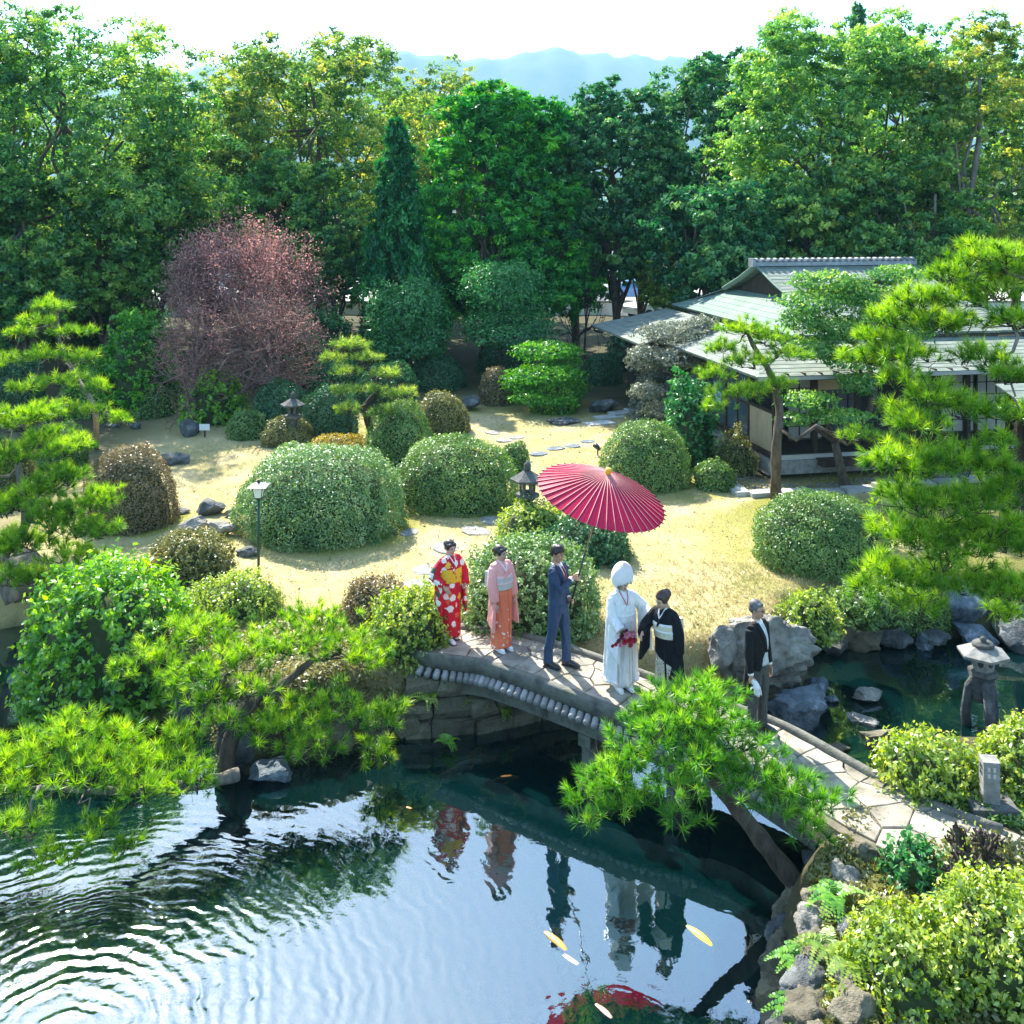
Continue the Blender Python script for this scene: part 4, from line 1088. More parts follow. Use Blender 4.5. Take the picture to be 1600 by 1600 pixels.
def shrub(x0, x1, yt, yb, m, label, leaf=.045, asp=.55, n=9000, lump=.10, jit=.6, deep=.05, z=None, group=None, name='clipped_shrub', cat='shrub', depth=.92, boxy=.78, droop=0., sprig=0, tri=False, seed=None):
    """a shrub filling the photo box x0..x1, yt..yb: a lumpy dome of real leaves over twigs"""
    seed = seed if seed is not None else int(x0 * 3 + yt)
    rng = np.random.default_rng(seed)
    xm = (x0 + x1) / 2
    pf = gat(xm, yb) if z is None else at(xm, yb, z)
    rx = (x1 - x0) / 2 / F * pf.y
    Yc = pf.y + rx * depth; rx = (x1 - x0) / 2 / F * Yc; ry = rx * depth
    Xc = (xm - CX) / F * Yc
    zb = hz(Xc, Yc) if z is None else z
    ztop = H - (yt - HY) / F * (Yc + ry * .12)
    rz = max(ztop - zb, .25)
    o = thing(name, label, cat, (Xc, Yc, zb), 0, group)
    n = int(n)
    u = rng.uniform(-.06, 1, n) ; ph = rng.uniform(0, 2 * math.pi, n)
    # points spread evenly on a dome
    c = np.sqrt(np.clip(1 - u * u, 0, 1))
    D = np.stack([c * np.cos(ph), c * np.sin(ph), u], 1)
    def surf(D):
        # squarer than a sphere: fuller shoulders
        q = np.abs(D[:, 2]) ** 2
        s = (np.hypot(D[:, 0], D[:, 1]) ** (2 / boxy) + np.abs(D[:, 2]) ** (2 / boxy)) ** (-boxy / 2)
        r = s * (1 + lump * bumpy(D, seed) + .03 * bumpy(D, seed + 3, 8.5))
        return D * r[:, None]
    S = surf(D)
    N = unit(S / np.array([rx, ry, rz]) * 1.0)
    S = S * (1 - np.abs(rng.normal(0, deep, n)))[:, None] * (1 + rng.normal(0, .012, n) + (rng.uniform(size=n) < .035) * rng.uniform(.01, .06, n))[:, None]
    P = S * np.array([rx, ry, rz])
    clump = bumpy(D, seed + 9, 5.0)
    tint = np.clip(.46 + .36 * clump + .16 * bumpy(D, seed + 4, 2.0) + rng.normal(0, .2, n), 0, 1)
    if sprig:                                # leaves in pairs up short shoots that stand out of the dome
        k = 9; ns = n // k
        dr = unit(N[:ns] + rng.normal(0, .35, (ns, 3)) + np.array([0, 0, .55]))
        ln = leaf * sprig * rng.uniform(.5, 1.25, (ns, 1))
        P0 = P[:ns] - dr * ln * .35
        tt = np.tile(np.linspace(0, 1, k), ns)[:, None]
        drk = np.repeat(dr, k, 0); P = np.repeat(P0, k, 0) + drk * np.repeat(ln, k, 0) * tt + rng.normal(0, leaf * .28, (ns * k, 3))
        N = unit(np.repeat(N[:ns], k, 0) * .6 + drk * .7); tint = np.clip(np.repeat(tint[:ns], k) * .7 + .38 * tt[:, 0] + rng.normal(0, .12, ns * k) - .05, 0, 1)
    V, Fc, T = leaf_arrays(P, unit(N + np.array([0, 0, .25])), leaf, leaf * asp, jit, rng, tint, droop, tri=tri)
    link('foliage', np_mesh('foliage', V, Fc, T), M[m], o, kind='stuff')
    # inner twiggy mass
    mb = MB(); k = 18
    rs = []
    for a in (0.0, .25, .5, .72, .9, .985):
        ang = a * math.pi / 2
        DD = np.array([[math.cos(ang) * math.cos(2 * math.pi * j / k), math.cos(ang) * math.sin(2 * math.pi * j / k), math.sin(ang)] for j in range(k)])
        rs.append([tuple(p) for p in surf(DD) * np.array([rx, ry, rz]) * (.86 - deep * .8)])
    mb.rings([[(p[0] * .9, p[1] * .9, -.1) for p in rs[0]]] + rs)
    mb.obj('twigs', M['twig'], o, True)
    return o

def fine_n(x0, x1, yt, yb, leafpx):
    """number of leaves so that the dome is covered about twice"""
    return 2.3 * (x1 - x0) * (yb - yt) * 2.0 / (leafpx ** 2 * .5)
def dome(x0, x1, yt, yb, m, label, leafpx=5.0, **k):
    pf = gat((x0 + x1) / 2, yb) if k.get('z') is None else at((x0 + x1) / 2, yb, k['z'])
    if leafpx < 6: leafpx *= .76
    leaf = leafpx / F * pf.y
    fine = leafpx < 6
    if not fine: leafpx *= .85; leaf *= .85; k.setdefault('sprig', 2.4); k.setdefault('deep', .10)
    return shrub(x0, x1, yt, yb, m, label, leaf, n=min(60000 if fine else 30000, fine_n(x0, x1, yt, yb, leafpx) * (1.45 if fine else 2.0)), tri=fine, asp=.62 if fine else .5, **k)

GD = 'clipped domed hedges on the lawn'
dome(372, 635, 698, 862, 'leaf_boxpale', 'largest domed hedge with whitish leaf tips, right behind the lamp post', 5.5, group=GD, lump=.075)
dome(410, 520, 692, 770, 'leaf_boxpale', 'smaller domed hedge merging into the back of the largest one by the lamp post', 5.2, group=GD, lump=.06)
dome(612, 808, 680, 806, 'leaf_box', 'wide domed hedge in the middle, left of the stone lantern', 5.2, group=GD, lump=.075)
dome(567, 680, 628, 738, 'leaf_box', 'tall rounded hedge behind and between the two widest domed hedges', 4.8, group=GD, lump=.075)
dome(648, 735, 611, 684, 'leaf_olive', 'dark olive domed hedge right behind the tall rounded one', 4.4, group=GD, lump=.075)
dome(938, 1080, 657, 772, 'leaf_box', 'neat domed hedge behind the red parasol, left of the teahouse pine', 4.8, group=GD, lump=.065)
dome(1178, 1384, 768, 928, 'leaf_box', 'big domed hedge on the slope above the small pond', 5.6, group=GD, lump=.075)
dome(130, 274, 697, 838, 'leaf_brown', 'brownish domed hedge at the left side of the lawn', 5.0, group=GD, lump=.07)
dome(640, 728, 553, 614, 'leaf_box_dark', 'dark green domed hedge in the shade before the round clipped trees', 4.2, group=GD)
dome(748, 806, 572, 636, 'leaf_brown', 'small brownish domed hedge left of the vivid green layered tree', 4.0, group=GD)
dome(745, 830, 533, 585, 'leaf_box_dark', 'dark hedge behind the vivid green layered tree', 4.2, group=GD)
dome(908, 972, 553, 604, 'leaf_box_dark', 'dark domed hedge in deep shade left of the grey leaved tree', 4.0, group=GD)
dome(778, 830, 688, 748, 'leaf_box', 'small rounded hedge tucked behind the wide middle one', 4.4, group=GD)
dome(408, 492, 650, 702, 'leaf_olive', 'small olive shrub at the foot of the small stone lantern', 4.4, group=GD)
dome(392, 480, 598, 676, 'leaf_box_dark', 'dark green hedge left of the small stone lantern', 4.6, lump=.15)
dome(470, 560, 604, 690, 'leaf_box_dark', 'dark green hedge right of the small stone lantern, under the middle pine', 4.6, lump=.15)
dome(478, 585, 678, 735, 'leaf_ochre', 'low ochre shrub behind the largest domed hedge', 4.6, lump=.14, name='low_shrub')
dome(355, 420, 640, 690, 'leaf_box', 'low green shrub right of the white plant sign', 4.4, lump=.15, name='low_shrub')
dome(715, 936, 838, 1012, 'leaf_boxpale', 'large rounded hedge right behind the woman in coral and the man with the parasol', 7.0, z=-.05, lump=.08, jit=.7)
dome(778, 892, 787, 858, 'leaf_yellow', 'yellow green shrub at the left below the red parasol', 6.0, lump=.14, jit=.7, name='low_shrub')
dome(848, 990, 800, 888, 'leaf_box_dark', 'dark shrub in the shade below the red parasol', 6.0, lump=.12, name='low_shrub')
dome(230, 364, 828, 920, 'leaf_olive', 'round pale olive shrub between the glossy left shrub and the lawn', 6.0, lump=.10, jit=.7, name='low_shrub', z=-.05)
dome(285, 436, 902, 985, 'leaf_yellow', 'low yellowish shrub in front of the lamp post', 6.2, lump=.12, jit=.7, name='low_shrub', z=-.1)
dome(532, 640, 903, 985, 'leaf_brown', 'brownish shrub left of the yellow green one at the bridge end', 6.0, lump=.1, jit=.7, name='low_shrub', z=-.1)
dome(572, 712, 915, 1050, 'leaf_yellow', 'bushy yellow green shrub at the left end of the bridge', 8.0, lump=.14, jit=.8, name='low_shrub', z=-.2)
dome(42, 300, 872, 1140, 'leaf_bright', 'big glossy bright green shrub overhanging the water at the left', 13.0, lump=.12, jit=.8, name='glossy_shrub', z=-.85, boxy=.8)
dome(280, 386, 585, 668, 'leaf_bright', 'bright green broad leaved shrub behind the round dark rock', 8.0, lump=.2, jit=.8, name='broadleaf_shrub')
dome(1372, 1535, 1155, 1268, 'leaf_yellow', 'yellow azalea between the path and the small pond, left of the stone post light', 11.0, lump=.16, jit=.85, name='azalea', z=-.1)
dome(1530, 1660, 1130, 1262, 'leaf_yellow', 'yellow azalea behind the stone post light at the right edge', 10.0, lump=.16, jit=.85, name='azalea', z=-.1)
dome(1320, 1520, 1425, 1650, 'leaf_yellow', 'yellow green azalea at the bottom right, above the retaining rocks', 13.0, lump=.17, jit=.85, name='azalea', z=-.35)
dome(1440, 1680, 1390, 1640, 'leaf_yellow', 'yellow green azalea filling the bottom right corner', 13.0, lump=.17, jit=.85, name='azalea', z=-.2)
dome(1480, 1640, 1335, 1420, 'leaf_olive', 'sparse olive shrub with bare twigs near the path at the right edge', 11.0, lump=.3, jit=.9, name='sparse_shrub', z=-.1, deep=.25)
dome(1385, 1482, 1322, 1402, 'leaf_teal', 'dark green camellia shrub between the path and the bottom azaleas', 13.0, lump=.2, jit=.8, name='camellia', z=-.15)
dome(1290, 1390, 1280, 1345, 'leaf_olive', 'low ground hugging shrub along the near edge of the path', 8.0, lump=.25, jit=.9, name='low_shrub', z=-.35)
dome(1265, 1345, 1385, 1450, 'leaf_yellow', 'small tuft of yellow green fern shrub among the retaining rocks', 10.0, lump=.3, jit=.95, name='low_shrub', z=-.5, deep=.3)
dome(1215, 1310, 930, 1010, 'leaf_yellow', 'yellow green shrub on the bank right of the man in the morning coat', 7.0, lump=.25, jit=.9, name='low_shrub', z=-.3)
dome(1300, 1420, 905, 985, 'leaf_box', 'green shrub under the big domed hedge at the far bank of the small pond', 7.0, lump=.2, jit=.8, name='low_shrub', z=-.3)
dome(1040, 1122, 590, 735, 'leaf_teal', 'dark teal broad leaved shrub right of the neat domed hedge', 8.0, lump=.22, jit=.8, name='broadleaf_shrub')
dome(985, 1075, 585, 660, 'leaf_grey', 'grey leaved shrub by the slab path, under the grey leaved tree', 4.6, lump=.2, jit=.8, name='broadleaf_shrub')
dome(1120, 1180, 680, 745, 'leaf_olive', 'low olive shrub beside the stone edging of the teahouse', 5.0, lump=.3, jit=.9, name='low_shrub')
# shade undergrowth along the tree line
for i, (x0, x1, yt, yb, mm, lb) in enumerate((
        (-60, 120, 300, 560, 'tree_dark', 'dark undergrowth shrub at the far left below the big tree'), (90, 240, 360, 540, 'tree_dark', 'dark undergrowth shrub left of the red leaved tree'), (160, 275, 485, 640, 'needle_deep', 'soft mid green shrub left of the red leaved tree'),
        (420, 560, 480, 600, 'tree_dark', 'dark undergrowth shrub right of the red leaved tree'), 
        (950, 1010, 520, 580, 'leaf_box_dark', 'dark shrub below the corner of the annex roof'), (1280, 1420, 300, 440, 'tree_dark', 'dark undergrowth behind the teahouse ridge'), (1420, 1640, 320, 450, 'tree_dark', 'dark undergrowth behind the right end of the teahouse'))):
    dome(x0, x1, yt, yb, mm, lb, 8.5, lump=.2, jit=.8, name='undergrowth_shrub', cat='shrub', z=.45)

# ---------------------------------------------------------------- background trees
def limb_mesh(mb, base, top, r0, targets, rng, k=8):
    """tapered trunk with limbs reaching the given points"""
    pts = wiggle(base, top, 5, (Vector(top) - Vector(base)).length * .02, rng)
    mb.tube(pts, [r0 * (1 - .14 * i) for i in range(6)], k)
    for t in targets:
        j = int(rng.integers(1, 5)); a = pts[j]
        q = wiggle(a, t, 4, (Vector(t) - a).length * .05, rng, (Vector(t) - a).length * .06)
        r = r0 * (.52 - .05 * j)
        mb.tube(q, [r, r * .75, r * .55, r * .38, r * .2], 6)

def big_tree(pxc, yt, wpx, Y, m, label, n=16000, leaf=.20, asp=.5, y_base=None, bark='bark', lobes=46, low=.22, shape='dome', seed=1, group='tall trees behind the garden', name='broadleaf_tree', jit=.75, lob_r=.17, thin=1.0):
    n = int(n * 2.4); leaf *= 1.02; asp *= 1.15; lobes = int(lobes * 1.9); lob_r *= 1.0
    rng = np.random.default_rng(seed)
    s = F / Y
    X = (pxc - CX) / s; z0 = hz(X, Y) if Y < 80 else .5
    ztop = H - (yt - HY) / s; hgt = ztop - z0; R_ = wpx / 2 / s
    o = thing(name, label, 'tree', (X, Y, z0), 0, group)
    C = []
    zc = hgt * (1 + low) / 2; rz = hgt * (1 - low) / 2
    while len(C) < lobes:
        d = unit(rng.normal(size=3))
        rr = rng.uniform(.45, 1) ** .5
        if shape == 'dome':
            p = np.array([d[0] * R_ * rr, d[1] * R_ * .8 * rr, zc + d[2] * rz * rr])
        elif shape == 'cone':
            h = rng.uniform(0, 1) ** 1.25; w = R_ * (1 - h) ** .75 * (.9 if h > .08 else .7)
            p = np.array([d[0], d[1], 0]); p = p / max(np.hypot(d[0], d[1]), .1) * w * rng.uniform(.55, 1); p[2] = hgt * (low + (1 - low) * h) * .97
        else:                                               # tall column with loose sides
            h = rng.uniform(0, 1); w = R_ * (1 - .55 * h ** 2)
            p = np.array([d[0] * w, d[1] * w * .8, hgt * (low + (1 - low) * h) * .96])
        C.append(p)
    C = np.array(C)
    lr = R_ * lob_r * rng.uniform(.75, 1.35, lobes) + .25
    if shape == 'cone': lr = lr * (1.15 - .6 * C[:, 2] / hgt)
    # stretch the lobes to fill the outline
    if shape == 'dome':
        k = (hgt - np.max(lr[np.argsort(-C[:, 2])[:3]]) * .72) / np.max(C[:, 2]); b0 = hgt * low
        C[:, 2] = b0 + (C[:, 2] - b0) * ((hgt - np.max(lr[np.argsort(-C[:, 2])[:3]]) * .72 - b0) / (np.max(C[:, 2]) - b0))
        ex = np.percentile(np.abs(C[:, 0]), 96); C[:, 0] *= (R_ - np.mean(lr) * .6) / ex
    per = rng.multinomial(n, lr ** 2 / np.sum(lr ** 2))
    parts = []
    for c, r, k in zip(C, lr, per):
        k = int(k * thin)
        ns = max(6, int(k / 26))
        ds = unit(rng.normal(size=(ns, 3)) + np.array([0, 0, .35])); ds[:, 2] *= (.8 if shape != 'cone' else 1.5)
        cs = ds * r * rng.uniform(.35, 1.08, (ns, 1)) ** .55
        q = rng.integers(0, ns, k); st = rng.normal(0, .20, ns); sr = r * rng.uniform(.18, .40, ns)
        d = unit(rng.normal(size=(k, 3)))
        P = c + cs[q] + d * sr[q][:, None] * rng.uniform(.2, 1.1, (k, 1)) * np.array([1, 1, .62 if shape != 'cone' else 1.5])
        outw = unit(c - np.array([0, 0, zc * .7]))
        N = unit(.55 * d + .55 * ds[q] + .4 * outw + np.array([0, 0, .45]))
        t = np.clip(.42 + .13 * rng.normal() + st[q] + .10 * d[:, 2] + rng.normal(0, .13, k), 0, 1)
        if shape == 'cone':
            ax = unit(d * .6 + np.array([0, 0, 1.0]))
            parts.append(leaf_arrays(P, N, leaf, leaf * asp, jit, rng, t, axis=ax, afac=.75, tri=True))
        else:
            parts.append(leaf_arrays(P, N, leaf, leaf * asp, jit, rng, t, .25, tri=True))
    V, Fc, T = cat_arrays(parts)
    link('crown', np_mesh('crown', V, Fc, T), M[m], o, kind='stuff')
    mb = MB()
    idx = rng.choice(lobes, min(lobes, 26), replace=False)
    limb_mesh(mb, (0, 0, -.3), (rng.normal(0, .3), rng.normal(0, .3), hgt * .82), max(.16, hgt * .017), [tuple(C[i]) for i in idx], rng)
    mb.obj('trunk', M[bark], o, True)
    return o

# twelve big ones that make the skyline, then the smaller ones between and below
big_tree(100, 14, 450, 41, 'tree_green', 'huge dark broadleaf tree at the top left, widest crown of the left side', 34000, .19, seed=21, lobes=95, lob_r=.15, low=.12)
big_tree(-70, 60, 240, 46, 'tree_dark', 'tall dark tree cut by the left edge behind the huge broadleaf tree', 12000, .22, seed=22)
big_tree(325, 84, 270, 49, 'tree_olive', 'slim yellow tipped tree between the two largest left crowns', 15000, .19, seed=23, lobes=44, lob_r=.22, low=.1)
big_tree(498, 40, 390, 50, 'tree_olive', 'broad tree with yellowish tips left of the mountain', 30000, .20, seed=24, lobes=85, lob_r=.16, low=.1)
big_tree(655, 92, 210, 58, 'tree_olive', 'yellowish tree behind the dark pointed conifer', 12000, .21, seed=25, lob_r=.22, low=.1)
big_tree(735, 118, 190, 62, 'tree_olive', 'yellow crowned tree behind the vivid green conifer', 12000, .23, seed=26, lob_r=.22, low=.1)
big_tree(622, 192, 135, 41, 'cypress_dark', 'dark pointed cypress right of the broad yellow tipped tree', 14000, .26, .32, shape='cone', seed=27, lobes=60, name='cypress_tree', lob_r=.22, low=.12)
big_tree(758, 132, 185, 44, 'cypress', 'vivid green cypress with flame like sprays in the middle of the tree line', 22000, .27, .32, shape='column', seed=28, lobes=80, name='cypress_tree', lob_r=.22, low=.17)
big_tree(840, 146, 160, 44.5, 'cypress', 'vivid green cypress joined to the right of the middle one', 20000, .27, .32, shape='column', seed=29, lobes=70, name='cypress_tree', lob_r=.22, low=.2)
big_tree(900, 150, 100, 47, 'cypress_dark', 'narrow dark cypress left of the dark round topped tree', 9000, .26, .32, shape='cone', seed=30, lobes=40, name='cypress_tree', lob_r=.3, low=.2)
big_tree(965, 116, 210, 45, 'tree_dark', 'dark blue green tree with a rounded top right of the mountain', 22000, .20, seed=31, lobes=80, lob_r=.17, low=.26)
big_tree(1120, 80, 210, 50, 'tree_dark', 'dark pine like tree left of the tallest right crown', 18000, .22, seed=32, lobes=60, lob_r=.18, low=.24)
big_tree(1315, 10, 370, 43, 'tree_fresh', 'tallest fresh green broadleaf tree at the right', 36000, .19, seed=33, lobes=100, lob_r=.15, low=.16)
big_tree(1340, 5, 110, 56, 'tree_dark', 'dark tree whose tip shows behind the tallest right crown', 8000, .24, seed=34, shape='cone', lob_r=.25)
big_tree(1520, 14, 260, 40, 'tree_olive', 'thin leaved tall tree with visible stems at the top right', 17000, .17, seed=35, lobes=70, lob_r=.16, low=.15, bark='bark_grey')
big_tree(1660, 60, 220, 44, 'tree_green', 'tree cut by the right edge behind the thin leaved one', 12000, .2, seed=36)
big_tree(1110, 268, 190, 39, 'tree_dark', 'round dark broadleaf tree with a thick trunk behind the teahouse roof', 13000, .22, seed=37, lobes=34, lob_r=.24, low=.42, group='smaller trees before the tall ones')
big_tree(1045, 355, 90, 44, 'leaf_yellow', 'small yellow green tree left of the teahouse ridge', 5000, .2, seed=38, lobes=18, lob_r=.3, low=.25, group='smaller trees before the tall ones')
big_tree(1260, 250, 200, 40, 'tree_green', 'mid height dark green tree behind the teahouse ridge', 15000, .2, seed=39, lobes=44, lob_r=.2, low=.15, group='smaller trees before the tall ones')
big_tree(1430, 240, 220, 39, 'tree_green', 'bushy green tree behind the right half of the teahouse roof', 16000, .18, seed=40, lobes=50, lob_r=.2, low=.1, group='smaller trees before the tall ones', bark='bark_grey')
big_tree(40, 240, 190, 38, 'tree_green', 'mid height green tree at the far left below the huge crown', 15000, .2, seed=41, lobes=44, lob_r=.2, low=.2, group='smaller trees before the tall ones')
big_tree(165, 270, 150, 40, 'tree_fresh', 'slender yellow green tree left of the red leaved tree', 9000, .18, seed=42, lobes=36, lob_r=.22, low=.28, group='smaller trees before the tall ones')
big_tree(255, 215, 130, 43, 'tree_olive', 'slender yellow green tree with thin stems above the red leaved tree', 9000, .18, seed=43, lobes=36, lob_r=.22, low=.28, group='smaller trees before the tall ones')
big_tree(420, 230, 170, 45, 'tree_fresh', 'green tree behind the top of the red leaved tree', 11000, .19, seed=44, lobes=40, lob_r=.22, low=.2, group='smaller trees before the tall ones')
big_tree(520, 250, 140, 44, 'tree_green', 'dark green tree left of the dark pointed cypress', 11000, .19, seed=45, lobes=40, lob_r=.22, low=.28, group='smaller trees before the tall ones')
big_tree(690, 300, 120, 47, 'cypress_dark', 'low dark cypress between the pointed one and the vivid green ones', 9000, .26, .32, shape='column', seed=46, lobes=40, lob_r=.25, low=.22, name='cypress_tree', group='smaller trees before the tall ones')
big_tree(1010, 250, 120, 48, 'tree_dark', 'dark tree between the round topped tree and the pine like one', 9000, .22, seed=47, lobes=36, lob_r=.22, low=.42, group='smaller trees before the tall ones')

for pxc, yt, w, Y, mm, sd, lb in ((215, 80, 260, 56, 'tree_green', 51, 'green tree filling the gap right of the huge top left crown'), (405, 66, 280, 57, 'tree_olive', 52, 'yellow green tree behind the broad yellow tipped tree'), (20, 55, 260, 55, 'tree_fresh', 53, 'tree behind the far left crown, cut by the edge'),
        (590, 120, 200, 60, 'tree_green', 54, 'green tree in the second row left of the hills'), (1215, 70, 220, 55, 'tree_green', 55, 'green tree behind the tallest right crown at its left'), (1440, 40, 240, 53, 'tree_fresh', 56, 'fresh green tree between the two tallest right crowns'), (1580, 45, 200, 54, 'tree_green', 57, 'green tree behind the thin leaved tall tree')):
    big_tree(pxc, yt, w, Y, mm, lb, 7500, .25, seed=sd, lobes=44, lob_r=.2, low=.2, group='second row of tall trees')
# the bare red leaved maple
def twiggy(pxc, yt, wpx, Y, label, name, n_leaf, m, depth=5, seed=2, z0=None, leaf=.07, bark='bark', fill=0, low=.35):
    rng = np.random.default_rng(seed); s = F / Y; X = (pxc - CX) / s
    z0 = hz(X, Y) if z0 is None else z0
    hgt = H - (yt - HY) / s - z0; R_ = wpx / 2 / s
    o = thing(name, label, 'tree', (X, Y, z0))
    mb = MB(); tips = []
    def grow(p, d, L, r, lev):
        q = p + d * L
        mid = p.lerp(q, .5) + Vector(rng.normal(0, L * .06, 3))
        mb.tube([p, mid, q], [r, r * .85, r * .7], 6 if lev < 3 else 3, cap=False)
        if lev >= depth: tips.append((q, d)); return
        if lev >= depth - 2: tips.append((mid, d))
        for _ in range(3 if lev else 6):
            nd = (d * (.9 if lev else .5) + Vector(rng.normal(0, .55 if lev else .75, 3)) * Vector((R_ / hgt * 1.5, R_ / hgt * 1.5, .8)) + Vector((0, 0, .12))).normalized()
            grow(q, nd, L * rng.uniform(.62, .86), r * .62, lev + 1)
    grow(Vector((0, 0, -.1)), Vector((0, 0, 1)), hgt * .235, .11, 0)
    # fit to the outline
    A = np.array(mb.v); 
    kx = R_ / np.percentile(np.abs(A[:, 0]), 98.5); ky = R_ / np.percentile(np.abs(A[:, 1]), 98.5); kz = hgt / np.percentile(A[:, 2], 99.7)
    K = np.array([kx, ky, kz]); mb.v = [tuple(p) for p in A * K]
    A = A * K
    ext = []
    if fill:
        d = unit(rng.normal(size=(fill, 3))); E = d * (rng.uniform(.15, 1, (fill, 1)) ** .45) * (1 + .34 * bumpy(d, seed, 3)[:, None]) * np.array([R_, R_ * .9, hgt * (1 - low) / 2]) + np.array([0, 0, hgt * (1 + low) / 2])
        S_ = A[rng.choice(len(A), min(len(A), 1500), replace=False)]
        for e in E:
            q = S_[np.argmin(((S_ - e) ** 2).sum(1) + np.where(S_[:, 2] > e[2], .5, 0))]
            mid = (q + e) / 2 + rng.normal(0, .08, 3); mb.tube([q, mid, e], [.012, .009, .004], 3, cap=False); ext.append(e); ext.append(mid)
    mb.obj('trunk', M[bark], o, True)
    if n_leaf:
        Q = np.array(ext) if fill else np.array([tuple(t[0]) for t in tips]) * K
        idx = rng.integers(0, len(Q), n_leaf)
        P = Q[idx] + rng.normal(0, .15, (n_leaf, 3))
        t = np.clip(.5 + .35 * np.sin(idx * 1.7) * .6 + rng.normal(0, .22, n_leaf), 0, 1)
        V, Fc, T = leaf_arrays(P, rng.normal(size=(n_leaf, 3)), leaf, leaf * .45, 1, rng, t)
        link('crown', np_mesh('crown', V, Fc, T), M[m], o, kind='stuff')
    return o
twiggy(373, 345, 244, 37, 'dusky pink brown leaved maple with fine branches at the back of the lawn', 'maple_tree', 27000, 'maple_red', 5, seed=4, fill=1900, low=.25, bark='bark_warm', leaf=.09)
twiggy(300, 470, 130, 32, 'bare pinkish twigged small tree in front of the dusky maple', 'bare_tree', 5000, 'maple_red', 5, seed=6, bark='bark_warm', leaf=.05, fill=500, low=.2)
twiggy(432, 455, 170, 33, 'bare grey twiggy tree in front of the dusky maple at its right', 'bare_tree', 6000, 'maple_red', 5, seed=7, bark='bark_warm', leaf=.05, fill=900, low=.15)
twiggy(915, 395, 80, 44, 'bare dark tree in the bright gap right of the tall clipped tree', 'bare_tree', 500, 'tree_dark', 5, seed=8, bark='bark_dark')
twiggy(1535, 1300, 110, 10.3, 'leafless twiggy shrub at the right edge beside the path', 'bare_shrub', 250, 'leaf_yellow', 5, seed=9, z0=-.1, leaf=.04)

# layered clipped trees: foliage in separate pads on bent stems
def padded(px, py, pads, m, label, name, leafpx=5, seed=1, bark='bark_dark', z=None, jit=.6, nmul=1.0, trunk_r=.09, cat='tree'):
    """pads: (px, py, width px, height px, depth offset m) hung on limbs from a trunk at the pixel"""
    rng = np.random.default_rng(seed)
    b0 = gat(px, py) if z is None else at(px, py, z); Y = b0.y
    o = thing(name, label, cat, b0)
    parts = []; cs = []
    for (x, y, w, h, dy) in pads:
        c = at(x, y, Y=Y + dy) - b0; s = F / (Y + dy)
        rx, rz = w / 2 / s, h / 2 / s
        rz = max((rz - rx * .15), rz * .55)
        n = int(nmul * 3.6 * w * h * 1.6 / (leafpx ** 2 * .5))
        d = unit(rng.normal(size=(n, 3)) + np.array([0, 0, .4])); 
        r = (1 + .34 * bumpy(d, seed + int(x), 3.2) + .12 * bumpy(d, seed + int(y), 8)) * (1 - np.abs(rng.normal(0, .2, n)))
        P = np.array(c) + d * r[:, None] * np.array([rx, rx * .9, rz])
        t = np.clip(.46 + .2 * bumpy(d, seed + 5, 5) + .16 * d[:, 2] + rng.normal(0, .18, n), 0, 1)
        L = leafpx / s
        parts.append(leaf_arrays(P, unit(d + np.array([0, 0, .5])), L, L * .6, jit, rng, t, tri=True)); cs.append(c)
    V, Fc, T = cat_arrays(parts)
    link('foliage', np_mesh('foliage', V, Fc, T), M[m], o, kind='stuff')
    mb = MB(); top = max(cs, key=lambda c: c.z)
    tr = wiggle((0, 0, -.1), top * .96, 6, top.length * .035, rng); mb.tube(tr, [trunk_r * (1 - .12 * i) for i in range(7)], 8)
    for c in cs:
        a = min(tr[1:], key=lambda p: (p - c).length + max(0, p.z - c.z) * 2)
        mb.tube(wiggle(a, c, 3, .05, rng), [trunk_r * .5, trunk_r * .4, trunk_r * .3, trunk_r * .15], 6)
    mb.obj('trunk', M[bark], o, True)
    return o
padded(640, 606, [(636, 490, 134, 124, 0), (604, 532, 72, 70, -.3), (668, 530, 72, 70, -.2), (636, 545, 100, 56, -.4)], 'leaf_teal', 'large dark teal rounded tree, left of the taller two tier clipped one', 'clipped_tree', 5, 13, nmul=.8, jit=.65)
padded(786, 600, [(787, 456, 136, 110, 0), (762, 508, 84, 60, -.2), (830, 508, 80, 60, -.2), (796, 524, 134, 56, -.4)], 'leaf_teal', 'tall rounded clipped tree of dark teal leaves in two tiers in the middle distance', 'clipped_tree', 4.6, 14, nmul=.8, jit=.65)
padded(850, 636, [(858, 548, 110, 46, 0), (850, 585, 120, 50, -.6), (815, 600, 60, 40, -.4), (890, 610, 60, 50, -.3), (830, 622, 70, 34, -1), (870, 625, 70, 30, -1), (880, 570, 60, 50, .4)], 'needle_deep', 'vivid green layered tree beside the slab path in the middle distance', 'layered_tree', 5, 3)
padded(1062, 670, [(1050, 520, 110, 50, .3), (1095, 510, 60, 40, .5), (1010, 560, 64, 50, 0), (1060, 560, 90, 46, -.3), (1110, 545, 60, 50, 0), (1015, 610, 70, 34, -.3), (1080, 600, 70, 40, -.5), (1040, 640, 70, 36, -.5)], 'leaf_grey', 'grey leaved clipped tree before the annex of the teahouse', 'layered_tree', 4.6, 4, 'bark_grey', jit=.9)
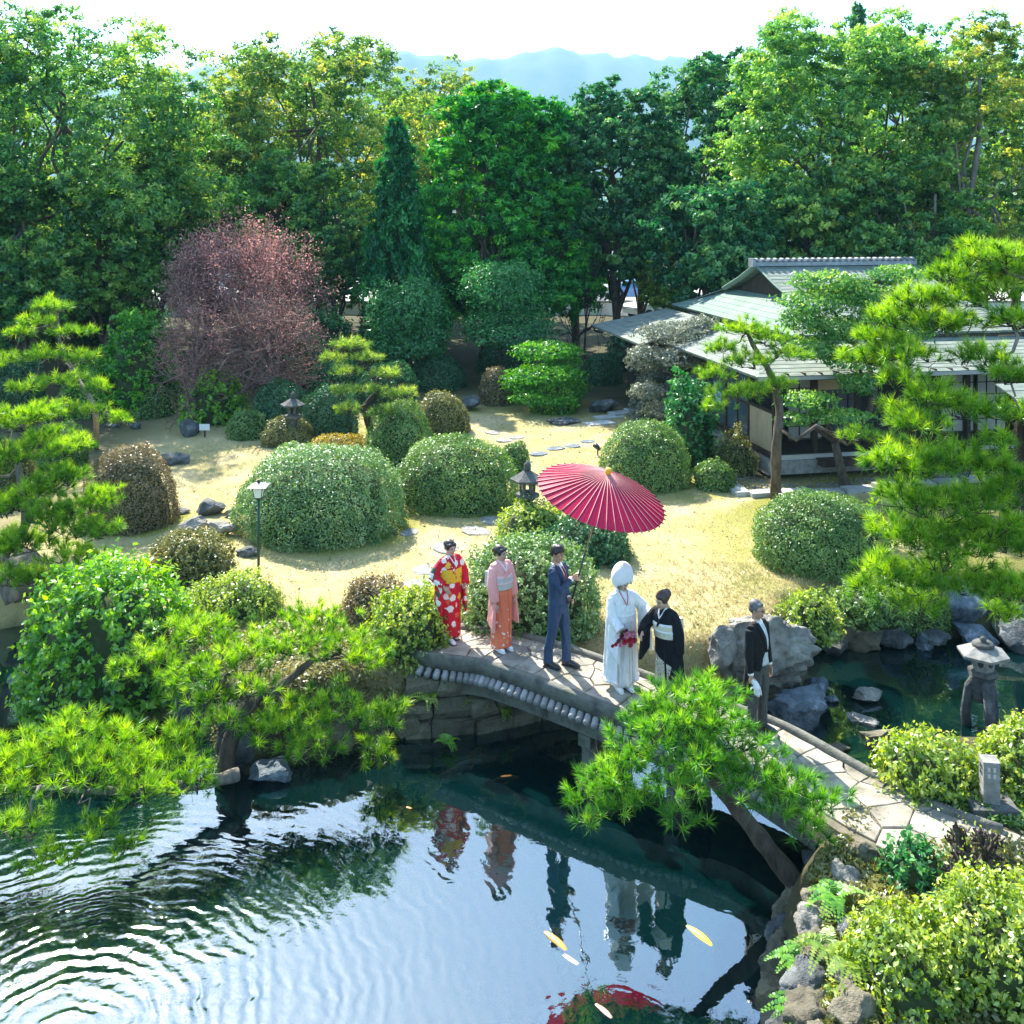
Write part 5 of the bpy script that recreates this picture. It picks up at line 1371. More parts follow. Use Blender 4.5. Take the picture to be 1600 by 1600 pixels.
padded(1322, 760, [(1290, 440, 110, 50, .6), (1380, 470, 110, 60, .6), (1330, 560, 110, 50, 0), (1270, 545, 90, 46, 0), (1400, 430, 90, 46, .8), (1410, 520, 90, 60, .3), (1280, 470, 120, 60, .5), (1335, 455, 80, 50, .8), (1250, 500, 70, 50, .2), (1310, 515, 100, 56, .2), (1360, 500, 70, 50, 0), (1265, 625, 90, 40, -.6), (1315, 650, 110, 34, -.7), (1340, 600, 70, 44, -.2), (1240, 655, 60, 30, -.8), (1380, 560, 70, 40, 0)], 'tree_green', 'dark broad leaved tree standing right before the teahouse porch', 'layered_tree', 6.5, 5, 'bark', trunk_r=.13)
padded(1120, 500, [(1110, 285, 80, 30, 0), (1085, 300, 60, 30, .4), (1135, 310, 70, 34, .2), (1110, 330, 90, 36, -.4), (1160, 335, 60, 30, 0)], 'leaf_grey', 'pale leaved layered tree behind the teahouse roof', 'layered_tree', 5, 6, 'bark_dark', z=.45, trunk_r=.2)

# ---------------------------------------------------------------- pines
def pine(base, trunk, pads, m, label, tuft=.17, needles=34, per=1.0, seed=1, bark='bark', r0=.12, width=.0095, spread=.55, group='trained garden pines'):
    """base: world point; trunk: world points; pads: (px, py, Y, half width m, half depth m, half height m, tufts)"""
    rng = np.random.default_rng(seed)
    base = Vector(base)
    o = thing('pine_tree', label, 'pine tree', base, 0, group)
    tr = [Vector(p) - base for p in trunk]
    # rounded trunk path
    fine = []
    for i in range(len(tr) - 1):
        for k in range(4):
            t = k / 4; p0, p1, p2, p3 = tr[max(i - 1, 0)], tr[i], tr[i + 1], tr[min(i + 2, len(tr) - 1)]
            fine.append(.5 * ((2 * p1) + (p2 - p0) * t + (2 * p0 - 5 * p1 + 4 * p2 - p3) * t * t + (3 * p1 - p0 - 3 * p2 + p3) * t ** 3))
    fine.append(tr[-1])
    mb = MB(); nfi = len(fine)
    mb.tube(fine, [r0 * (1 - .68 * i / (nfi - 1)) * (1 + .10 * math.sin(i * 2.3)) for i in range(nfi)], 12)
    tp, td, parts = [], [], []
    br = MB()
    nodes = [(p, r0 * (.62 - .35 * i / nfi)) for i, p in enumerate(fine) if i > nfi * .22]
    pads = sorted((q for q in pads if q[6] > 0), key=lambda q: min((p - (at(q[0], q[1], Y=q[2]) - base)).length for p, _ in nodes[:len(fine)]))
    for (px, py, Y, rx, ry, rz, n) in pads:
        c = at(px, py, Y=Y) - base
        e = c - Vector((0, 0, rz * .55))
        a, ra = min(nodes, key=lambda q: (q[0] - e).length + max(0.0, e.z - q[0].z) * .9)
        path = wiggle(a, e, 5, (c - a).length * .075 + .015, rng, .05 * (c - a).length)
        rr = min(ra * .78, r0 * .42)
        nodes.append((e, rr * .72)); nodes.append((path[3], rr * .8))
        mb.tube(path, [rr, rr * .9, rr * .8, rr * .7, rr * .6, rr * .45], 8)
        n = int(n * per * .62)
        d = unit(rng.normal(size=(n, 3)) + np.array([0, 0, .35]))
        d[:, 2] = np.where(d[:, 2] < -.25, -d[:, 2] * .3, d[:, 2])
        rad = rng.uniform(.12, 1, n) ** .5 * (1 + .4 * bumpy(d, seed + int(px), 3))
        P = np.array(c) + d * rad[:, None] * np.array([rx, ry, rz])
        D = unit(d * np.array([1, 1, .7]) * .8 + np.array([0, 0, .55]) + rng.normal(0, .3, (n, 3)))
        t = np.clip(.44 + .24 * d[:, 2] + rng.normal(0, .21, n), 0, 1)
        parts.append(tuft_arrays(P, D, int(needles * 1.0), tuft * .88, .66, width, rng, t))
        # a fork of bare twigs under the pad, then a twig to most tufts
        hubs = [Vector(c) + Vector((rng.uniform(-.6, .6) * rx, rng.uniform(-.6, .6) * ry, -rz * rng.uniform(.2, .55))) for _ in range(7)]
        for h in hubs:
            br.tube(wiggle(path[int(rng.integers(3, 6))], h, 3, .03, rng), [rr * .3, rr * .26, rr * .2, rr * .13], 5, cap=False)
        for i in range(0, n, 2):
            p = Vector(P[i]); h = min(hubs, key=lambda q: (q - p).length)
            mid = h.lerp(p, .55) + Vector(rng.normal(0, .03, 3)) - Vector((0, 0, .03))
            br.tube([h, mid, p], [.008, .006, .004], 3, cap=False)
    V, Fc, T = cat_arrays(parts)
    mb.obj('trunk', M[bark], o, True)
    br.obj('twigs', M['bark_dark'], o, True, kind='stuff')
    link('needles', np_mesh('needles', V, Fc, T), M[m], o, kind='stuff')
    return o

def W(px, py, Y): return at(px, py, Y=Y)
# front left pine leaning over the water
pine(W(352, 1205, 14.0), [W(350, 1215, 14.0), W(362, 1150, 14.1), W(395, 1095, 14.2), W(440, 1070, 14.4), W(490, 1030, 14.6)],
     [(235, 1035, 14.2, .62, .6, .22, 95), (310, 990, 14.7, .62, .6, .25, 100), (390, 1010, 14.4, .6, .6, .22, 95), (330, 1050, 13.8, .6, .55, .2, 85), (480, 975, 14.9, .62, .6, .25, 105), (540, 1010, 14.6, .62, .55, .25, 100), (575, 1030, 14.4, .40, .45, .2, 55), (455, 1010, 14.2, .5, .5, .2, 75),
      (340, 1085, 13.9, .6, .5, .22, 85), (400, 1075, 13.7, .4, .4, .2, 40), (450, 1125, 13.9, .55, .5, .25, 85), (520, 1110, 14.0, .6, .5, .25, 90), (590, 1125, 14.0, .48, .45, .25, 75), (480, 1165, 13.6, .55, .45, .25, 80), (420, 1140, 13.6, .4, .4, .2, 45), (590, 1180, 14.0, .28, .3, .3, 40), (350, 1130, 13.4, .3, .3, .2, 30)],
     'needle', 'front left pine on the bank with broad pads leaning over the koi pond', .17, 40, 1.0, 3, 'bark', .13, group=None)
pine(W(372, 1205, 13.6), [W(372, 1210, 13.6), W(310, 1225, 13.3), W(230, 1232, 12.9), W(160, 1235, 12.5), W(60, 1230, 12.3)],
     [(110, 1150, 12.9, .55, .6, .28, 100), (45, 1190, 12.7, .55, .6, .28, 100), (180, 1160, 12.9, .5, .55, .26, 90), (140, 1205, 12.4, .6, .5, .26, 100), (225, 1195, 12.7, .5, .5, .25, 85), (280, 1185, 12.9, .45, .45, .25, 75), (300, 1225, 12.6, .36, .4, .22, 55), (220, 1235, 12.3, .4, .4, .18, 50), (20, 1225, 12.4, .45, .5, .2, 70), (-30, 1200, 12.6, .5, .6, .3, 80),
      (140, 1300, 11.9, .34, .35, .16, 34), (40, 1290, 11.8, .34, .35, .16, 30), (200, 1320, 11.9, .24, .25, .12, 18), (60, 1340, 11.7, .28, .3, .12, 20), (0, 1290, 11.6, .3, .3, .16, 26), (110, 1340, 11.7, .22, .25, .1, 14), (280, 1150, 13.2, .4, .4, .2, 50)],
     'needle', 'low pine bough with yellow green needles spreading just above the water at the left', .17, 40, 1.0, 4, 'bark_grey', .09, group=None)
# right front pine leaning over the bridge
pine(W(1262, 1400, 11.6), [W(1268, 1410, 11.6), W(1215, 1345, 11.65), W(1165, 1280, 11.7), W(1120, 1225, 11.8), W(1085, 1170, 11.9), W(1062, 1125, 12.0)],
     [(1062, 1098, 12.1, .5, .5, .24, 90), (1112, 1082, 12.3, .4, .45, .2, 65), (1015, 1130, 12.0, .4, .42, .24, 62), (1080, 1140, 11.8, .5, .45, .24, 80), (1030, 1145, 11.7, .48, .45, .22, 72), (1120, 1120, 11.9, .45, .45, .24, 72), (1140, 1160, 11.7, .45, .42, .22, 70), (1085, 1185, 11.5, .5, .4, .22, 72), (1000, 1165, 11.7, .36, .4, .18, 48),
      (1185, 1195, 11.6, .45, .42, .2, 66), (1150, 1220, 11.4, .42, .4, .2, 60), (1235, 1225, 11.4, .42, .42, .18, 58), (1285, 1245, 11.3, .36, .4, .15, 44), (1220, 1260, 11.2, .36, .36, .16, 40), (1055, 1225, 11.3, .42, .36, .18, 50),
      (945, 1215, 11.6, .36, .34, .16, 44), (985, 1205, 11.6, .36, .34, .18, 44), (915, 1245, 11.5, .30, .30, .15, 34), (960, 1255, 11.4, .3, .3, .13, 26), (1005, 1245, 11.4, .3, .3, .15, 30), (920, 1285, 11.4, .2, .2, .10, 14), (1060, 1275, 11.2, .28, .28, .12, 22), (1270, 1300, 11.2, .3, .3, .12, 26)],
     'needle_green', 'bright green pine leaning across the bridge from the right bank', .165, 40, 1.0, 5, 'bark', .125, group=None)
# big pine whose trunk stands outside the frame at the right
pine(W(1760, 960, 13.5), [W(1760, 960, 13.5), W(1700, 800, 13.4), W(1690, 680, 13.4), W(1640, 560, 13.6), W(1640, 450, 13.8), W(1620, 380, 14)],
     [(1545, 400, 13.8, .55, .5, .25, 80), (1610, 420, 13.6, .5, .5, .25, 70), (1490, 430, 13.8, .36, .4, .2, 42), (1440, 470, 14.0, .45, .45, .22, 56), (1400, 500, 14.2, .5, .45, .25, 66), (1480, 510, 13.8, .5, .45, .25, 66), (1370, 530, 14.2, .4, .4, .2, 50), (1420, 555, 13.8, .5, .45, .22, 60), (1585, 500, 13.4, .4, .4, .2, 50), (1580, 585, 13.2, .42, .4, .22, 52),
      (1410, 590, 13.6, .36, .36, .2, 40), (1460, 620, 13.3, .5, .45, .24, 64), (1520, 640, 13.2, .45, .42, .22, 56), (1430, 660, 13.1, .42, .4, .22, 50), (1560, 690, 12.9, .3, .3, .18, 26), (1400, 640, 13.4, .25, .3, .15, 20),
      (1440, 730, 13.0, .5, .5, .28, 72), (1500, 720, 12.9, .5, .5, .26, 72), (1410, 775, 12.9, .42, .42, .24, 54), (1470, 790, 12.8, .55, .5, .28, 80), (1535, 780, 12.7, .5, .5, .26, 70), (1590, 760, 12.6, .4, .4, .24, 46), (1440, 840, 12.7, .55, .5, .26, 76), (1520, 850, 12.6, .55, .5, .26, 76), (1590, 850, 12.5, .4, .4, .24, 50),
      (1380, 890, 12.7, .4, .4, .22, 50), (1440, 905, 12.6, .5, .45, .22, 66), (1510, 910, 12.5, .5, .45, .22, 66), (1570, 915, 12.4, .4, .4, .2, 48), (1350, 915, 12.7, .25, .3, .16, 24), (1570, 960, 12.5, .3, .3, .15, 24), (1500, 470, 13.9, .5, .5, .25, 50), (1560, 455, 13.8, .45, .45, .25, 44), (1450, 500, 13.9, .5, .5, .22, 50), (1380, 560, 14.0, .4, .4, .2, 36), (1530, 560, 13.6, .45, .45, .22, 44), (1590, 650, 13.2, .4, .4, .22, 36), (1390, 720, 13.1, .42, .42, .24, 46), (1550, 730, 12.9, .5, .5, .26, 52), (1400, 830, 12.8, .45, .45, .24, 46), (1480, 870, 12.6, .5, .5, .26, 52), (1555, 820, 12.6, .5, .5, .26, 50), (1420, 945, 12.6, .4, .4, .18, 36), (1600, 930, 12.4, .4, .4, .2, 36), (1340, 560, 14.3, .3, .35, .18, 30), (1290, 690, 14.0, .001, .001, .001, 0)],
     'needle', 'big pine with many tufted boughs reaching in from the right edge', .19, 38, 1.55, 6, 'bark_grey', .16, group=None)
# left pine
pine(gat(150, 700), [gat(150, 700), W(148, 640, 23.2), W(120, 590, 23.2), W(95, 540, 23.2), W(90, 490, 23.2)],
     [(85, 480, 23.2, .55, .6, .22, 50), (60, 505, 23, .5, .5, .2, 40), (110, 520, 23.0, .55, .5, .2, 46), (30, 520, 23.2, .4, .4, .2, 32), (70, 555, 22.8, .6, .5, .22, 50), (130, 560, 22.8, .55, .5, .2, 46), (15, 565, 22.8, .45, .5, .2, 36), (100, 595, 22.6, .6, .5, .2, 50), (150, 605, 22.6, .5, .5, .2, 40), (40, 605, 22.6, .5, .5, .2, 40), (130, 640, 22.4, .55, .5, .18, 42), (80, 640, 22.4, .5, .5, .2, 40), (185, 655, 22.4, .3, .35, .2, 26)],
     'needle', 'open pine with layered yellow green boughs at the left side of the lawn', .21, 32, 1.35, 7, 'bark_grey', .075, width=.011)
# lower left pine mass
pine(W(20, 935, 18.5), [W(20, 940, 18.5), W(0, 880, 18.5), W(40, 820, 18.5), W(30, 740, 18.6), W(20, 670, 18.8)],
     [(20, 660, 18.9, .6, .6, .3, 70), (70, 690, 18.7, .5, .5, .25, 56), (30, 710, 18.5, .6, .6, .3, 70), (100, 745, 18.4, .55, .5, .28, 60), (60, 770, 18.2, .6, .6, .3, 70), (130, 790, 18.2, .55, .5, .28, 60), (10, 790, 18.2, .5, .6, .3, 56), (95, 820, 18.0, .6, .6, .3, 70), (150, 830, 18.0, .45, .45, .25, 46), (40, 850, 18.0, .6, .5, .3, 66), (115, 870, 17.9, .55, .5, .25, 56), (20, 905, 17.9, .45, .45, .25, 46), (65, 900, 17.9, .4, .4, .22, 36), (-20, 730, 18.5, .5, .5, .4, 50), (60, 650, 18.8, .5, .5, .25, 50), (110, 700, 18.5, .45, .5, .25, 44), (160, 780, 18.2, .4, .4, .25, 36), (10, 850, 18, .5, .5, .3, 50), (80, 800, 17.9, .5, .5, .25, 44)],
     'needle', 'dense pine hanging over the channel at the left edge', .18, 42, 2.1, 8, 'bark_grey', .13, width=.009, group=None)
# middle pine
pine(gat(590, 705), [gat(590, 705), W(572, 640, 27.6), W(590, 610, 27.6), W(575, 575, 27.7), W(558, 550, 27.8)],
     [(548, 540, 27.9, .55, .5, .2, 44), (520, 560, 27.8, .4, .4, .16, 28), (575, 560, 27.6, .5, .5, .2, 40), (545, 580, 27.4, .5, .5, .18, 36), (605, 585, 27.4, .5, .5, .2, 40), (620, 615, 27.2, .5, .5, .2, 40), (575, 610, 27.2, .4, .4, .16, 26), (535, 610, 27.2, .4, .4, .16, 26), (600, 645, 27, .5, .5, .2, 36), (545, 640, 27, .4, .4, .18, 26)],
     'needle_pale', 'small pine with a curved dark trunk in the middle of the garden', .22, 30, 1.5, 9, 'bark_dark', .12, width=.012)
# pine before the teahouse
pine(gat(1212, 778), [gat(1212, 780), W(1213, 700, 23.6), W(1218, 640, 23.7), W(1204, 585, 23.8), W(1180, 545, 23.9), W(1168, 520, 24)],
     [(1160, 515, 24, 0.73, 0.69, 0.26, 56), (1205, 530, 23.9, 0.67, 0.57, 0.26, 50), (1235, 555, 23.7, 0.61, 0.57, 0.24, 44), (1130, 545, 23.8, 0.55, 0.52, 0.24, 40), (1170, 565, 23.5, 0.67, 0.57, 0.26, 50), (1115, 585, 23.6, 0.49, 0.46, 0.24, 36), (1140, 615, 23.3, 0.61, 0.57, 0.22, 40), (1180, 610, 23.3, 0.49, 0.46, 0.22, 34), (1215, 600, 23.4, 0.43, 0.40, 0.19, 26), (1120, 635, 23.3, 0.43, 0.40, 0.19, 22), (1260, 660, 23.4, .001, .001, .001, 0), (1340, 680, 23.2, 0.61, 0.46, 0.18, 30), (1390, 690, 23.2, 0.49, 0.46, 0.18, 24)],
     'needle', 'tall pine with scaly trunk standing before the corner of the teahouse', .21, 34, 2.0, 10, 'bark', .13, width=.011)

# ---------------------------------------------------------------- grass, ground cover, ferns
def scatter_ground(n, x0, x1, y0, y1, seed, ok):
    rng = np.random.default_rng(seed)
    X = rng.uniform(x0, x1, n); Y = y0 + (y1 - y0) * rng.uniform(0, 1, n) ** 1.3
    k = ok(X, Y, rng) & (np.abs(X) < Y * .54)
    X, Y = X[k], Y[k]
    return np.stack([X, Y, height(X, Y)], 1), rng
def path_dist(X, Y):
    d = np.full(len(X), 9.0)
    for c in CLP[::3]: d = np.minimum(d, np.hypot(X - c[0], Y - c[1]))
    return d
def blades(name, n, box, seed, ok, L, wd, m, label, tintf, lean=.5):
    P, rng = scatter_ground(n, *box, seed, ok)
    D = unit(rng.normal(0, lean, (len(P), 3)) + np.array([0, 0, 1]))
    V, Fc, T = tuft_arrays(P, D, 3, L, .35, wd, rng, np.clip(tintf(P, rng), 0, 1))
    return tag(link(name, np_mesh(name, V, Fc, T), M[m], kind='stuff'), label, 'grass')
def ok_lawn(X, Y, rng): return (pond_dist(X, Y) < -.5) & (path_dist(X, Y) > .62) & (rng.uniform(size=len(X)) < lawn_mask(X, Y))
blades('lawn_grass', 50000, (-9, 10, 15, 33), 3, ok_lawn, .055, .010, 'grass_dry', 'short dry straw coloured lawn grass across the garden',
       lambda P, r: .32 + .25 * np.sin(P[:, 0] * 1.3 + np.sin(P[:, 1] * .9) * 2) * np.sin(P[:, 1] * .8) * .8 + .5 * green_mask(P[:, 0], P[:, 1]) * (r.uniform(size=len(P)) < .7) + r.normal(0, .12, len(P)))
def ok_bank(X, Y, rng):
    d = pond_dist(X, Y); return (d < -.25) & (d > -2.6 + rng.normal(0, .6, len(X))) & (path_dist(X, Y) > .60) & (X > 1.0) & (X < 5.9) & (Y > 14.0)
blades('bank_grass', 22000, (.8, 7.5, 13.5, 20), 4, ok_bank, .12, .010, 'grass_dry', 'longer straw and green grass on the bank between the lawn and the small pond', lambda P, r: .62 + .42 * np.sin(P[:, 0] * 2.3 + 1) * np.sin(P[:, 1] * 1.9) + r.normal(0, .25, len(P)), .7)
def ok_hedge(X, Y, rng): return (path_dist(X, Y) > .58) & (path_dist(X, Y) < 1.1) & (X > -.9) & (X < 2.5) & (Y > 14.2) & (pond_dist(X, Y) < -.2)
blades('tall_grass', 9000, (-1, 2.6, 14, 17.5), 5, ok_hedge, .22, .012, 'grass_dry', 'tall straw coloured grass along the far side of the bridge', lambda P, r: .5 + r.normal(0, .25, len(P)), .6)
def cover(name, poly_px, z, n, leaf, m, label, seed, hgt=.12):
    rng = np.random.default_rng(seed)
    pg = np.array([at(x, y, z)[:2] for x, y in poly_px]); lo, hi = pg.min(0), pg.max(0)
    X = rng.uniform(lo[0], hi[0], n); Y = rng.uniform(lo[1], hi[1], n); ins = np.zeros(n, bool)
    for i in range(len(pg)):
        a, b_ = pg[i], pg[(i + 1) % len(pg)]; c = (a[1] > Y) != (b_[1] > Y)
        with np.errstate(divide='ignore', invalid='ignore'): ins ^= c & (X < (b_[0] - a[0]) * (Y - a[1]) / (b_[1] - a[1]) + a[0])
    ins &= path_dist(X, Y) > .68
    X, Y = X[ins], Y[ins]; k = len(X)
    Z = height(X, Y) + rng.uniform(0, hgt, k) * (.6 + .5 * np.sin(X * 5) * np.sin(Y * 6))
    V, Fc, T = leaf_arrays(np.stack([X, Y, Z], 1), np.tile([0, 0, 1.0], (k, 1)), leaf, leaf * .5, .8, rng, np.clip(.5 + .25 * np.sin(X * 4 + Y * 3) + rng.normal(0, .2, k), 0, 1))
    return tag(link(name, np_mesh(name, V, Fc, T), M[m], kind='stuff'), label, 'ground cover')
cover('ground_cover', [(1380, 1230), (1700, 1230), (1700, 1400), (1600, 1330), (1480, 1280)], -.05, 9000, .07, 'leaf_box', 'low dark green ground cover between the path and the stone post light', 1)
cover('ground_cover', [(1270, 1360), (1330, 1320), (1420, 1330), (1640, 1400), (1700, 1700), (1230, 1720), (1225, 1500)], -.25, 24000, .07, 'leaf_olive', 'low weedy ground cover on the bank below the path at the bottom right', 2, .10)
cover('ground_cover', [(280, 960), (640, 960), (680, 1010), (640, 1060), (480, 1100), (380, 1100), (300, 1050)], -.1, 12000, .07, 'leaf_olive', 'low ground cover on the bank under the front left pine', 3, .12)
def fern(px, py, z, label, seed, m='leaf_yellow', size=.34, n=9):
    rng = np.random.default_rng(seed); p = at(px, py, z); o = thing('fern', label, 'fern', p)
    parts = []
    for i in range(n):
        a = rng.uniform(0, 6.28); L = size * rng.uniform(.7, 1.1)
        for k in range(12):
            t = (k + 1) / 12; w = .30 * L * (1 - t) + .02
            c = np.array([math.cos(a) * L * t, math.sin(a) * L * t - .1 * t, L * (.9 * t - .8 * t * t)])
            sd = np.array([-math.sin(a), math.cos(a), -.2])
            for s in (-1, 1): parts.append((c + sd * s * w / 2, np.array([0, -.3, 1.0]), w, sd * s))
    P = np.array([q[0] for q in parts]); N = np.array([q[1] for q in parts]); A = np.array([q[3] for q in parts]); Wd = np.array([q[2] for q in parts])[:, None]
    nn = unit(N + .15 * rng.normal(size=P.shape)); t = unit(A); b = np.cross(nn, t)
    V = np.stack([P - t * Wd / 2, P + b * .018, P + t * Wd / 2, P - b * .018], 1).reshape(-1, 3)
    link('fronds', np_mesh('fronds', V, np.arange(len(V)).reshape(-1, 4), np.repeat(np.clip(.5 + rng.normal(0, .2, len(P)), 0, 1), 4)), M[m], o)
dome(628, 725, 1010, 1105, 'leaf_olive', 'shaggy olive shrub hanging over the left end of the bridge wall', 8.0, lump=.3, jit=.95, name='low_shrub', z=-.75, deep=.2)
fern(672, 1092, -.45, 'yellow green fern on the wall under the left end of the bridge', 1)
fern(752, 1092, -.62, 'small fern growing from the wall below the bridge girder', 2, size=.34)
fern(790, 1108, -.72, 'smallest fern at the right on the wall under the bridge', 3, size=.3)
fern(650, 1080, -.5, 'fern left of the yellow green fern at the bridge end', 4, 'leaf_bright', .3)
fern(1295, 1545, -.6, 'yellow fern growing between the retaining rocks', 5, size=.3)
fern(1255, 1420, -.75, 'green fern at the foot of the leaning pine trunk', 6, 'leaf_bright', .26)
fern(1340, 1590, -.4, 'yellow fern under the bottom azalea beside the rocks', 7, size=.3)
fern(700, 1160, -.9, 'dark fern hanging over the water under the bridge', 8, 'leaf_bright', .24)

for x0, x1, yt, yb, mm, lb in ((-30, 70, 560, 660, 'leaf_box_dark', 'dark rounded shrub at the left edge behind the open pine'), (95, 190, 560, 655, 'leaf_bright', 'green shrub behind the trunk of the open pine'),
        (560, 650, 570, 650, 'leaf_box_dark', 'dark green shrub behind the small middle pine'), (585, 640, 655, 700, 'leaf_box_dark', 'low dark shrub at the right foot of the small middle pine'), (480, 575, 560, 625, 'tree_dark', 'dark shrub left of the small middle pine, behind the hedges'),
        (205, 280, 600, 655, 'leaf_box', 'low green shrub left of the round dark rock'), (830, 900, 590, 650, 'leaf_bright', 'bright shrub at the right foot of the vivid green layered tree'), (1085, 1150, 720, 770, 'leaf_box', 'low green shrub right behind the neat domed hedge'),
        (-40, 60, 690, 790, 'leaf_olive', 'olive shrub at the left edge behind the dense pine'), (60, 140, 660, 740, 'leaf_box', 'green shrub between the two left pines'), (1395, 1480, 880, 960, 'leaf_box', 'green shrub under the big right pine by the small pond'),
        (1190, 1260, 955, 1010, 'leaf_olive', 'small olive shrub at the foot of the big domed hedge on the bank')):
    dome(x0, x1, yt, yb, mm, lb, 5.5, lump=.16, jit=.8, name='low_shrub')
for k, (px, py, mm, lb) in enumerate(((1246, 1500, 'leaf_bright', 'green fern low among the dark retaining rocks'), (1290, 1480, 'leaf_yellow', 'pale fern in the middle of the retaining rocks'), (1255, 1585, 'leaf_bright', 'green fern near the bottom corner of the rocks'), (1305, 1400, 'leaf_bright', 'green fern right of the leaning pine foot'), (1330, 1500, 'leaf_yellow', 'pale fern at the left edge of the bottom azalea'))):
    p_ = gat(px, py); fern(px, py, p_.z + .1, lb, 20 + k, mm, .34, 12)
dome(1300, 1372, 1440, 1520, 'leaf_yellow', 'small lime green azalea spilling over the retaining rocks', 10.0, lump=.25, jit=.9, name='azalea', z=-.4)
dome(1290, 1365, 1560, 1650, 'leaf_yellow', 'small lime green azalea at the bottom edge over the rocks', 10.0, lump=.25, jit=.9, name='azalea', z=-.4)

def fallen_leaves():
    rng = np.random.default_rng(77)
    P, rng = scatter_ground(2600, -9, 9, 15, 33, 77, lambda X, Y, r: (pond_dist(X, Y) < -.3))
    P[:, 2] += .03
    V, Fc, T = leaf_arrays(P, np.tile([0, 0, 1.0], (len(P), 1)), .07, .035, .45, rng, rng.uniform(0, 1, len(P)))
    tag(link('fallen_leaves', np_mesh('fallen_leaves', V, Fc, T), M['leaf_brown'], kind='stuff'), 'scattered brown fallen leaves on the dry lawn', 'leaves')
fallen_leaves()
# ---------------------------------------------------------------- cloth patterns
def flowered(name, base, cols, scale=9.0, amount=.55, zfade=None, rough=.75):
    """cloth with scattered flowers: voronoi cells with petals, each cell its own colour"""
    m, nt, n, l, p = new_mat(name)
    tc = n.new('ShaderNodeTexCoord')
    v = n.new('ShaderNodeTexVoronoi'); v.inputs['Scale'].default_value = scale; v.inputs['Randomness'].default_value = .9
    l.new(tc.outputs['Object'], v.inputs['Vector'])
    wn_ = n.new('ShaderNodeTexWhiteNoise'); wn_.noise_dimensions = '3D'; l.new(v.outputs['Position'], wn_.inputs['Vector'])
    stops = [(i / len(cols), c) for i, c in enumerate(cols)]
    r = ramp(n, stops, 'CONSTANT'); l.new(wn_.outputs['Value'], r.inputs[0])
    # petal edge: distance wobbling with fine noise
    t = noise_tex(n, l, scale * 3.2, 2)
    ad = n.new('ShaderNodeMath'); ad.operation = 'MULTIPLY_ADD'; l.new(t.outputs['Fac'], ad.inputs[0]); ad.inputs[1].default_value = .55; l.new(v.outputs['Distance'], ad.inputs[2])
    st = ramp(n, [(0.0, (.95, .85, .5)), (.30, (1, 1, 1)), (.34, (1, 1, 1)), (amount + .12, (0, 0, 0))], 'CONSTANT')
    l.new(ad.outputs[0], st.inputs[0])
    lt = n.new('ShaderNodeMath'); lt.operation = 'LESS_THAN'; l.new(ad.outputs[0], lt.inputs[0]); lt.inputs[1].default_value = amount + .12
    fac = lt.outputs[0]
    if zfade:
        sp = n.new('ShaderNodeSeparateXYZ'); l.new(tc.outputs['Object'], sp.inputs[0])
        mr = n.new('ShaderNodeMapRange'); l.new(sp.outputs['Z'], mr.inputs[0]); mr.inputs[1].default_value = zfade[0]; mr.inputs[2].default_value = zfade[1]; mr.inputs[3].default_value = 1; mr.inputs[4].default_value = 0
        gt = n.new('ShaderNodeMath'); gt.operation = 'GREATER_THAN'; l.new(mr.outputs[0], gt.inputs[0]); l.new(wn_.outputs['Color'], gt.inputs[1])
        mu = n.new('ShaderNodeMath'); mu.operation = 'MULTIPLY'; l.new(fac, mu.inputs[0]); l.new(gt.outputs[0], mu.inputs[1]); fac = mu.outputs[0]
    mx = n.new('ShaderNodeMix'); mx.data_type = 'RGBA'; l.new(fac, mx.inputs[0]); mx.inputs[6].default_value = (*base, 1); l.new(r.outputs[0], mx.inputs[7])
    l.new(mx.outputs[2], p.inputs['Base Color']); p.inputs['Roughness'].default_value = rough; p.inputs['Specular IOR Level'].default_value = .25
    return m
def graded(name, c0, c1, z0, z1, rough=.75):
    m, nt, n, l, p = new_mat(name)
    tc = n.new('ShaderNodeTexCoord'); sp = n.new('ShaderNodeSeparateXYZ'); l.new(tc.outputs['Object'], sp.inputs[0])
    mr = n.new('ShaderNodeMapRange'); l.new(sp.outputs['Z'], mr.inputs[0]); mr.inputs[1].default_value = z0; mr.inputs[2].default_value = z1
    r = ramp(n, [(0, c0), (1, c1)]); l.new(mr.outputs[0], r.inputs[0]); l.new(r.outputs[0], p.inputs['Base Color'])
    p.inputs['Roughness'].default_value = rough; p.inputs['Specular IOR Level'].default_value = .25
    return m
RED, WHITE, YEL, GRN = (.55, .012, .03), (.80, .78, .72), (.75, .50, .05), (.03, .10, .06)
M['skin'] = plain('skin', (.44, .26, .175), .55, .35)
M['skin_pale'] = plain('skin_pale', (.54, .34, .25), .55, .35)
M['hair'] = plain('hair', (.018, .013, .011), .42, .5)
M['hair_brown'] = plain('hair_brown', (.055, .03, .022), .45, .5)
M['hair_grey'] = mottled('hair_grey', (.015, .015, .015), (.20, .20, .20), 14, .5, .3, stretch=(2, .5, .5))
M['eye'] = plain('eye', (.015, .012, .01), .2, .6)
M['lip'] = plain('lip', (.45, .10, .09), .45)
M['lip_red'] = plain('lip_red', (.50, .03, .04), .4)
M['white_cloth'] = plain('white_cloth', (.78, .78, .76), .8)
M['silk_white'] = mottled('silk_white', (.74, .74, .71), (.82, .82, .80), 9, .6, .12)
M['furisode'] = flowered('furisode', RED, [RED, WHITE, (.60, .02, .02), WHITE, YEL, (.7, .12, .05), GRN, (.6, .02, .03), WHITE], 8.5, .62)
M['obi_gold'] = flowered('obi_gold', (.72, .44, .03), [(.72, .44, .03), (.10, .08, .03), (.6, .4, .06), (.35, .25, .05)], 16, .5)
